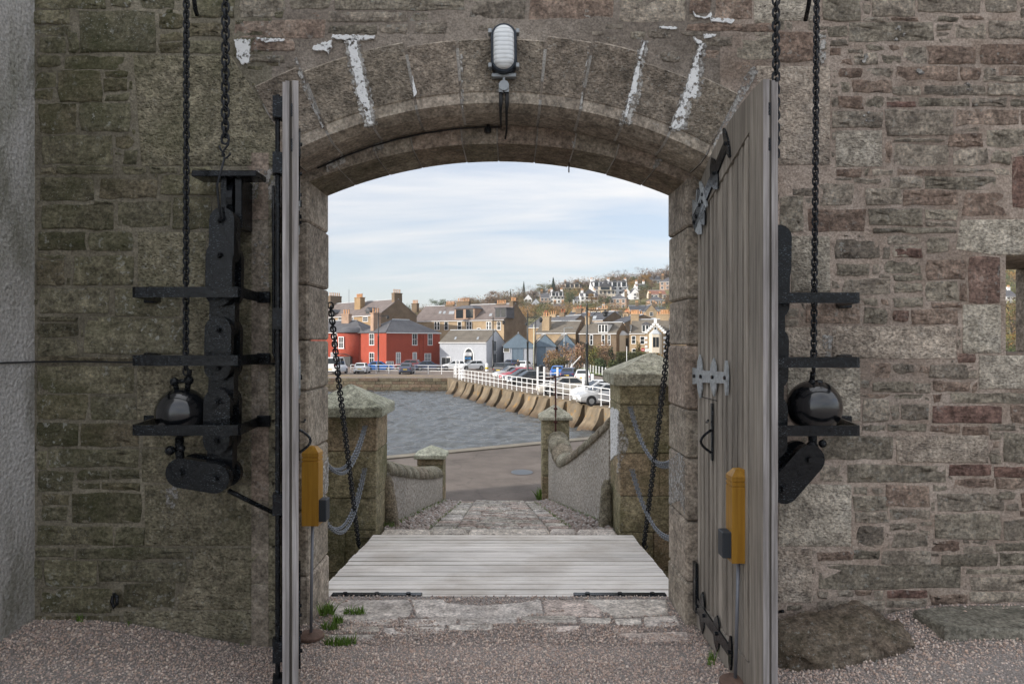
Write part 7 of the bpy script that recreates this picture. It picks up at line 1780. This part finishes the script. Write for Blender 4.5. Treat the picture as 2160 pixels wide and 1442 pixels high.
# bushes and hedge behind the car park
def bush(label, px, top, base, wpx, Y, cols, seed, twig=True, n=60):
    r = random.Random(seed); w = wpx/FPX*Y; zb = QZ+.05; h = zp(top, Y)-zb; x = PX(px, Y); root = empty('bush', (x, Y, zb), label=label, cat='bush'); cen, rad = [], []
    for k in range(18):
        a = r.uniform(0, 6.28); q = w/2*.72*math.sqrt(r.random()); z = h*(.15+.68*r.random()); cen.append((q*math.cos(a), q*math.sin(a)*.8, z)); s = r.uniform(.16, .26); rad.append((w*s, w*s, h*s*.9))
    V, F_, C = leaf_cloud(cen, rad, n, .13, cols, seed, shell=.3); raw_mesh('crown', V, F_, C, M['leaf'], root)
    m = MB()
    for c in cen: m.tube([(c[0]*.2, c[1]*.2, 0), (c[0]*.6, c[1]*.6, c[2]*.55), c], [.05, .03, .01], 5)
    m.build('stems', BARK, root)
TANB = [(.30, .19, .10), (.34, .22, .13), (.25, .16, .09), (.22, .15, .07)]; PINKB = [(.30, .18, .12), (.26, .15, .10), (.22, .16, .08)]
bush('tan twiggy bush nearest the blue shed', 1160, 736, 770, 34, 101, TANB, 1); bush('large tan bush behind the fence', 1186, 722, 770, 46, 100, TANB+PINKB, 2); bush('wide pinkish brown bush between the lamp posts', 1219, 722, 772, 52, 97, PINKB, 3)
bush('yellow green bush beside the nearest lamp post', 1248, 724, 772, 38, 95, OLIVE+[(.22, .19, .04)], 4); bush('russet bush in front of the dark brown villa', 1272, 716, 772, 46, 97, BROWN+PINKB, 5); bush('dark low evergreen bush by the lawn', 1266, 752, 774, 30, 91, GREEN, 6); bush('small rounded evergreen bush at the lawn edge', 1292, 757, 776, 26, 89, GREEN+OLIVE, 7)
bush('dark spindly conifer bush before the dormered villa', 1289, 730, 770, 12, 100, CONIF, 8); bush('thin young tree in front of the pale villa', 1346, 716, 748, 14, 112, OLIVE+BROWN, 9); bush('grey green low bush under the tan bushes', 1180, 750, 772, 46, 97, [(.12, .11, .05), (.10, .085, .04)], 10)
bush('russet bush at the foot of the pale villa', 1392, 738, 768, 40, 100, OLIVE+ORANGE, 12)
g_ = np.random.default_rng(4); hc = empty('hedge', (PX(1328, 98), 98, QZ), label='clipped green brown hedge in front of the pale villa', cat='hedge'); n = 5200
hx = g_.uniform(PX(1301, 98), PX(1362, 98), n); hy = g_.uniform(97, 99.5, n); hzv = QZ+g_.uniform(0, 1, n)**.7*(zp(741, 98)-QZ)
V, F_, C = leaf_cloud(list(zip(hx-PX(1328, 98), hy-98, hzv-QZ)), [(.05,)*3]*n, 1, .10, [(.10, .105, .035), (.13, .12, .045), (.085, .09, .03)], 5); raw_mesh('foliage', V, F_, C, M['leaf'], hc)
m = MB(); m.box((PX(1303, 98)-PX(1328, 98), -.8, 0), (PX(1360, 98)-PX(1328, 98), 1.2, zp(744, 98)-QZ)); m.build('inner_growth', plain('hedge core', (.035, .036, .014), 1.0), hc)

# ------------------------------------------------------------------ cars
def paint(name, c): 
    t = NT(name); t.color(c); t.b.inputs['Coat Weight'].default_value = .6; t.b.inputs['Coat Roughness'].default_value = .08; return t.done(.32, spec=.5)
PT = dict(white=paint('white car paint', (.72, .73, .74)), blue=paint('bright blue car paint', (.01, .13, .45)), navy=paint('navy car paint', (.02, .035, .09)), steel=paint('blue grey car paint', (.06, .075, .12)), red=paint('red car paint', (.45, .02, .04)), maroon=paint('maroon car paint', (.13, .018, .022)), black=paint('black car paint', (.014, .015, .016)), silver=paint('silver car paint', (.44, .44, .44)), sand=paint('pale champagne car paint', (.46, .43, .38)), dark=paint('dark grey car paint', (.04, .042, .045)))
CG = plain('car glass', (.015, .02, .024), .06, var=.1); TYRE = plain('tyre rubber', (.015, .015, .016), .8); RIM = plain('alloy rim', (.35, .36, .37), .35, .7); TAIL = plain('tail lamp', (.35, .01, .012), .25); HEAD = plain('head lamp', (.6, .62, .65), .12); PLATE = plain('yellow number plate', (.62, .42, .03), .6); PLATEW = plain('white number plate', (.75, .75, .72), .6); BUMP = plain('black bumper trim', (.02, .02, .022), .6)
SPEC = dict(hatch=dict(L=3.95, W=1.74, st=[(-1.97, .42, .78, .66), (-1.90, .26, .95, .80), (-1.4, .20, .98, .86), (-.2, .19, .96, .87), (.9, .20, .95, .87), (1.45, .22, .86, .84), (1.85, .26, .72, .76), (1.97, .36, .60, .62)], g=(-1.78, 1.02, -1.42, .18, 1.46), wb=(1.22, -1.25), wr=.30),
 suv=dict(L=4.2, W=1.82, st=[(-2.08, .46, .85, .70), (-2.0, .32, 1.06, .84), (-1.5, .26, 1.08, .90), (0, .25, 1.06, .91), (1.0, .26, 1.04, .91), (1.6, .28, .98, .88), (1.98, .32, .86, .80), (2.08, .42, .70, .66)], g=(-1.85, 1.1, -1.45, .25, 1.60), wb=(1.3, -1.3), wr=.34),
 saloon=dict(L=4.5, W=1.78, st=[(-2.24, .42, .80, .66), (-2.15, .28, .94, .80), (-1.5, .22, .97, .87), (-.2, .20, .94, .88), (1.0, .20, .93, .88), (1.6, .22, .84, .85), (2.1, .26, .70, .77), (2.24, .36, .58, .63)], g=(-1.75, 1.15, -.95, .30, 1.44), wb=(1.38, -1.35), wr=.31),
 van=dict(L=5.0, W=1.95, st=[(-2.5, .40, 1.05, .90), (-2.47, .30, 1.12, .96), (-1.5, .26, 1.12, .97), (.2, .26, 1.12, .97), (1.3, .26, 1.12, .97), (1.9, .28, 1.02, .95), (2.4, .32, .80, .88), (2.5, .42, .66, .72)], g=(-2.46, 1.65, -2.40, .75, 2.25), wb=(1.6, -1.5), wr=.33))
CM = {}
def car_meshes(kind):
    s = SPEC[kind]; rs = []
    for x, zb, zt, w in s['st']: rs.append([(x, -w*.94, zb), (x, w*.94, zb), (x, w, zb+.10), (x, w, zt-.16), (x, w*.92, zt), (x, -w*.92, zt), (x, -w, zt-.16), (x, -w, zb+.10)])
    b = MB(); b.rings(rs); a0, a1, b0, b1, zr = s['g']; zt = s['st'][3][2]; w0, w1 = s['st'][3][3]*.90, s['st'][3][3]*(.72 if kind != 'van' else .86)
    lo = [(a0, -w0*.94, zt-.03), (a1, -w0*.9, zt-.05), (a1, w0*.9, zt-.05), (a0, w0*.94, zt-.03)]; hi = [(b0, -w1*.95, zr-.05), (b1, -w1*.95, zr-.04), (b1, w1*.95, zr-.04), (b0, w1*.95, zr-.05)]; tp = [(b0+.2, -w1*.75, zr), (b1-.2, -w1*.75, zr), (b1-.2, w1*.75, zr), (b0+.2, w1*.75, zr)]
    b.rings([lo, hi, tp], cap0=False); body = b
    def quad(p, q, r_, s_, i0, i1, j0, j1, off):
        p, q, r_, s_ = map(Vector, (p, q, r_, s_)); f = lambda u, v: p.lerp(q, u).lerp(s_.lerp(r_, u), v); n = (q-p).cross(s_-p).normalized()
        c = [f(i0, j0), f(i1, j0), f(i1, j1), f(i0, j1)]; cc = sum(c, Vector())/4
        if n.dot(cc-Vector((0, 0, zt))) < 0: n = -n
        m = MB(); m.add([v+n*off for v in c]+[v-n*.02 for v in c], [(0, 1, 2, 3), (0, 4, 5, 1), (1, 5, 6, 2), (2, 6, 7, 3), (3, 7, 4, 0)]); return fixme(m.mesh('glass', CG))
    parts = [('windscreen', quad(lo[1], lo[2], hi[2], hi[1], .06, .94, .12, .95, .012)), ('rear_window', quad(lo[3], lo[0], hi[0], hi[3], .08, .92, .30, .92, .012))]
    for sd in (0, 1):
        q = (lo[0], lo[1], hi[1], hi[0]) if sd == 0 else (lo[3], lo[2], hi[2], hi[3])
        for i0, i1 in ((.08, .48), (.52, .90)): parts.append(('side_window', quad(*q, i0, i1, .14, .90, .012)))
    m = MB(); m.tube([(0, -.10, 0), (0, .10, 0)], s['wr'], 18); ty = m.mesh('tyre', TYRE); m = MB(); m.tube([(0, -.108, 0), (0, .108, 0)], s['wr']*.62, 14); rim = m.mesh('rim', RIM)
    wn_ = s['st'][3][3]; lights = []
    L2 = s['L']/2
    for sy in (-1, 1):
        m = MB(); m.bbox((-L2-.0+.02, sy*wn_*.66-.16, .66 if kind != 'van' else .9), (-L2+.22, sy*wn_*.66+.16, .86 if kind != 'van' else 1.25), .03); lights.append(('tail_light', m.mesh('tail_light', TAIL)))
        m = MB(); m.bbox((L2-.30, sy*wn_*.66-.17, .55), (L2-.06, sy*wn_*.66+.15, .70), .03); lights.append(('headlight', m.mesh('headlight', HEAD)))
        m = MB(); m.bbox((a1-.42, sy*(wn_+.10)-.08, zt-.02), (a1-.30, sy*(wn_+.10)+.06, zt+.12), .02); lights.append(('mirror', m.mesh('mirror', BUMP)))
        for wx_ in s['wb']: m = MB(); m.tube([(wx_, sy*(wn_-.25), s['wr']+.02), (wx_, sy*(wn_+.004), s['wr']+.02)], s['wr']+.05, 16); lights.append(('wheel_arch', m.mesh('wheel_arch', BUMP)))
    m = MB(); m.box((-L2-.012, -.26, .60 if kind != 'van' else .62), (-L2+.05, .26, .71 if kind != 'van' else .73)); lights.append(('number_plate', m.mesh('number_plate', PLATE))); m = MB(); m.box((L2-.05, -.26, .40), (L2+.012, .26, .50)); lights.append(('number_plate', m.mesh('number_plate', PLATEW)))
    m = MB(); m.bbox((-L2-.01, -wn_*.72, .27), (-L2+.3, wn_*.72, .44), .03); lights.append(('bumper', m.mesh('bumper', BUMP)))
    return body, parts, (ty, rim), lights
def car(kind, col, px, base, heading, label, Y=None, cat=None):
    """heading in degrees: 0 nose to picture right, 90 nose away from the camera"""
    if kind not in CM: CM[kind] = car_meshes(kind)
    body, parts, (ty, rim), lights = CM[kind]; s = SPEC[kind]; Y = Y or gY(base)
    root = empty('parked_car' if kind != 'van' else 'parked_van', (PX(px, Y), Y, QZ), R(heading), label, cat or ('van' if kind == 'van' else 'car'), 'vehicles parked round the harbour')
    key = (kind, col)
    if key not in CM: CM[key] = fixme(body.mesh('body', PT[col], False))
    o = obj('body', CM[key], root)
    if not o.data.get('sm'):
        o.data['sm'] = 1
    bv = o.modifiers.new('b', 'BEVEL'); bv.width = .06; bv.segments = 2; bv.limit_method = 'ANGLE'; bv.angle_limit = R(25)
    for nm, me in parts+lights: obj(nm, me, root)
    for x in s['wb']:
        for sy in (-1, 1):
            w = obj('wheel', ty, root); w.location = (x, sy*(s['st'][3][3]-.09), s['wr']); obj('rim', rim, w)
car('van', 'white', 709, 788, 86, 'white minibus van at the left end of the far quay'); car('hatch', 'white', 764, 787, 92, 'white hatchback seen from behind near the minibus'); car('saloon', 'blue', 800, 782, 5, 'blue saloon behind the lamp post by the red house'); car('hatch', 'steel', 858, 788, 92, 'blue grey hatchback seen from behind on the far quay')
car('suv', 'maroon', 862, 780, 170, 'dark red car behind the blue grey hatchback'); car('saloon', 'navy', 905, 781, 8, 'dark blue saloon against the red house corner'); car('hatch', 'white', 957, 780, 190, 'small white car in front of the workshop doorway'); car('hatch', 'white', 995, 780, 205, 'white hatchback in front of the arched workshop door')
car('suv', 'black', 1067, 790, 62, 'black crossover beside the blue shed doors'); car('hatch', 'navy', 1076, 777, 120, 'dark blue car hidden behind the black crossover'); car('hatch', 'white', 1108, 781, 70, 'white car beside the walking person')
car('hatch', 'silver', 1076, 799, 200, 'silver car at the far end of the railing row'); car('hatch', 'red', 1092, 803, 198, 'bright red car in the row behind the railing'); car('saloon', 'dark', 1104, 807, 200, 'dark grey car between the red and black cars'); car('saloon', 'black', 1118, 812, 197, 'black saloon nearest the lamp post in the row')
car('hatch', 'blue', 1179, 796, 78, 'bright blue hatchback by the fence'); car('hatch', 'navy', 1202, 802, 75, 'dark blue hatchback between blue and white cars'); car('hatch', 'white', 1230, 808, 82, 'white hatchback seen from behind beside the fence')
car('saloon', 'sand', 1190, 832, 186, 'pale champagne saloon broadside behind the white railing'); car('hatch', 'white', 1262, 842, 194, 'white car right of the nearest lamp post'); car('saloon', 'silver', 1277, 852, 196, 'silver car half hidden by the tall pier')

# ------------------------------------------------------------------ street lamps, signs, person
def street_lamp(px, base, top, label, arm=1):
    Y = gY(base); h = zp(top, Y)-QZ; root = empty('street_lamp', (PX(px, Y), Y, QZ), 0, label, 'street lamp', 'black street lamps round the harbour')
    m = MB(); m.lathe([(.20, 0), (.20, .12), (.15, .18), (.14, 1.1), (.17, 1.16), (.11, 1.25), (.095, h*.55), (.13, h*.55+.04), (.13, h*.55+.16), (.085, h*.55+.2), (.06, h*.93), (.08, h*.94), (.03, h*.96), (.015, h)], (0, 0, 0), 10); m.build('post', M['black_post'], root, True)
    z = h*.90; m = MB(); m.tube([(0, 0, z), (arm*1.5, 0, z)], .035, 6); m.tube([(arm*.1, 0, z-.5), (arm*.45, 0, z-.42), (arm*.8, 0, z-.05)], .025, 5)
    for k in range(3): c = arm*(.35+.28*k); m.tube([(c+.10*math.cos(t), 0, z-.16+.10*math.sin(t)) for t in [2*math.pi*i/10 for i in range(11)]], .018, 5)
    m.build('scroll_arm', M['black_post'], root)
    m = MB(); m.lathe([(.03, -.04), (.22, -.16), (.26, -.24), (.20, -.26)], (arm*1.35, 0, z), 12); m.lathe([(.19, -.28), (.16, -.44), (.06, -.52), (.01, -.53)], (arm*1.35, 0, z), 12); m.build('lantern', M['black_post'], root, True)
street_lamp(1238, 843, 632, 'nearest tall black street lamp beside the champagne saloon'); street_lamp(1113, 808, 654, 'nearer of the paired black street lamps, behind the black saloon'); street_lamp(1040, 790, 663, 'black street lamp in front of the workshop gable'); street_lamp(1130, 783, 668, 'farther of the paired black street lamps by the blue shed', -1); street_lamp(798, 784, 652, 'black street lamp in front of the red house')
def pole(name, px, base, top, label, mat, r_=.06, cat='pole', Y=None, arm=None):
    Y = Y or gY(base); root = empty(name, (PX(px, Y), Y, QZ), 0, label, cat); h = zp(top, Y)-QZ; m = MB(); m.tube([(0, 0, 0), (0, 0, h)], [r_, r_*.7], 8); m.build('shaft', mat, root, True)
    if arm: m = MB(); m.tube([(0, 0, h), (.2, 0, h+.06), (arm, 0, h+.1)], .04, 6); m.bbox((arm-.1, -.1, h+.02), (arm+.45, .1, h+.14), .03); m.build('lamp_head', mat, root)
    return root, h
pole('modern_lamp', 1190, 770, 692, 'plain grey modern street lamp above the tan bushes', M['alu'], .07, 'street lamp', 104, .9)
pole('flag_pole', 1126, 782, 684, 'cream pole beside the paired black lamps', plain('cream paint', (.55, .55, .42), .5), .07); pole('modern_lamp', 1322, 775, 730, 'short white lamp pole in front of the hedge', M['white'], .05, 'street lamp', 94)
sg, h = pole('sign_post', 987, 781, 744, 'quay sign post with white and blue boards', M['alu'], .04, 'sign')
for z, w_, hh, mt in ((h-.45, .95, .55, M['white']), (h-.95, .75, .30, plain('blue sign', (.05, .20, .42), .5))): m = MB(); m.bbox((-w_*.6, -.06, z), (w_*.6, -.02, z+hh), .01); m.build('board', mt, sg)
ne, h = pole('road_sign', 1356, 775, 738, 'round red no entry sign above the tall pier cap', M['alu'], .04, 'road sign', 108)
m = MB(); m.tube([(0, -.05, h), (0, -.08, h)], .30, 20); d_ = m.build('disc', plain('sign red', (.50, .03, .04), .5), ne); m = MB(); m.box((-.2, -.095, h-.05), (.2, -.082, h+.05)); m.build('white_bar', M['white'], d_)
sb_, h = pole('road_sign', 1367, 775, 738, 'small white rectangular sign beside the no entry sign', M['alu'], .04, 'road sign', 107); m = MB(); m.bbox((-.45, -.08, h-.22), (.45, -.04, h+.22), .01); m.build('board', M['white'], sb_)
bl = empty('bollard', (PX(1027, 99), 99, QZ), label='white bollard with yellow band in front of the workshop', cat='bollard'); m = MB(); m.lathe([(.26, 0), (.24, .08), (.22, .12), (.22, .95), (.18, 1.1), (.06, 1.18)], (0, 0, 0), 14); m.build('body', M['white'], bl, True); m = MB(); m.lathe([(.226, .30), (.226, .62)], (0, 0, 0), 14); m.build('band', plain('bollard yellow', (.6, .45, .03), .5), bl, True)
bi = empty('litter_bin', (PX(1142, 94), 94, QZ), label='black round litter bin by the fence', cat='bin'); m = MB(); m.lathe([(.30, 0), (.32, .1), (.32, .85), (.36, .9), (.36, .98), (.24, 1.1), (.05, 1.16)], (0, 0, 0), 16); m.build('body', M['black_post'], bi, True); m = MB(); m.box((-.16, -.35, .72), (.16, -.30, .86)); m.build('slot', CG, bi)
ba = empty('lift_barrier', (PX(1206, 76), 76, QZ), label='raised white barrier pole with orange lifebelt', cat='barrier'); m = MB(); m.bbox((-.09, -.09, 0), (.09, .09, 1.75), .02); m.build('post', M['white'], ba)
p0, p1 = Vector(P(1187, 792, 76))-ba.location, Vector(P(1225, 751, 76))-ba.location; m = MB(); m.tube([p0, p1], .05, 6); m.build('arm', M['white'], ba)
m = MB(); m.tube([(-.10+.05, -.14, .95)]+[(.0+.16*math.cos(t)-.08, -.16, .95+.32*math.sin(t)) for t in [2*math.pi*k/16 for k in range(16)]][1:], .09, 8, closed=True); m.build('lifebelt', plain('orange lifebelt', (.65, .13, .04), .6), ba, True)

# person walking between the parked cars
pe = empty('person', (PX(1093, 98), 98, QZ), label='person with fair hair in a long dark coat walking between parked cars', cat='person')
def skin_body(name, pts, edges, rad, mat, par):
    me = bpy.data.meshes.new(name); me.from_pydata(pts, edges, []); me.materials.append(mat); o = obj(name, me, par); md = o.modifiers.new('skin', 'SKIN')
    for i, q in enumerate(rad): sv = me.skin_vertices[0].data[i]; sv.radius = (q[0], q[1]) if hasattr(q, '__len__') else (q, q); sv.use_root = (i == 0)
    ss = o.modifiers.new('sub', 'SUBSURF'); ss.levels = ss.render_levels = 1; return o
COAT = plain('dark coat', (.035, .028, .03), .8); SKIN = plain('skin', (.5, .32, .24), .6)
bp = [(0, 0, .88), (0, 0, 1.12), (0, 0, 1.36), (0, 0, 1.46), (0, -.01, 1.56), (-.19, 0, 1.36), (-.24, .03, 1.10), (-.22, -.05, .84), (.19, 0, 1.36), (.25, -.02, 1.10), (.23, .06, .85), (-.09, 0, .82), (-.10, .08, .46), (-.10, .02, .08), (-.10, -.12, .04), (.09, 0, .82), (.10, -.09, .46), (.10, -.18, .08), (.10, -.30, .05)]
be = [(0, 1), (1, 2), (2, 3), (3, 4), (2, 5), (5, 6), (6, 7), (2, 8), (8, 9), (9, 10), (0, 11), (11, 12), (12, 13), (13, 14), (0, 15), (15, 16), (16, 17), (17, 18)]
skin_body('body', bp, be, [(.20, .15), (.19, .14), (.18, .12), (.06, .06), (.095, .10), (.075, .075), (.06, .06), (.045, .045), (.075, .075), (.06, .06), (.045, .045), .10, .075, .05, .045, .10, .075, .05, .045], COAT, pe)
m = MB(); m.ball((0, 0, 1.58), .125, 12, 8, sq=(1, 1.05, 1.1)); m.build('hair', plain('fair hair', (.42, .27, .12), .7), pe, True); m = MB(); m.ball((0, -.05, 1.56), .095, 10, 8, sq=(.85, .95, 1.15)); m.build('face', SKIN, pe, True)
# ------------------------------------------------------------------ thin sea air over the whole place
hm = bpy.data.materials.new('thin haze'); hm.use_nodes = True; ht = hm.node_tree
for n in list(ht.nodes): ht.nodes.remove(n)
ho = ht.nodes.new('ShaderNodeOutputMaterial'); hv = ht.nodes.new('ShaderNodeVolumePrincipled'); hv.inputs['Color'].default_value = (0.90, 0.93, 0.97, 1); hv.inputs['Density'].default_value = 0.00018; hv.inputs['Anisotropy'].default_value = 0.2
ht.links.new(hv.outputs[0], ho.inputs['Volume'])
m = MB(); m.box((-720, -320, -7.5), (720, 830, 75)); tag(m.build('haze', hm, None), kind='stuff')
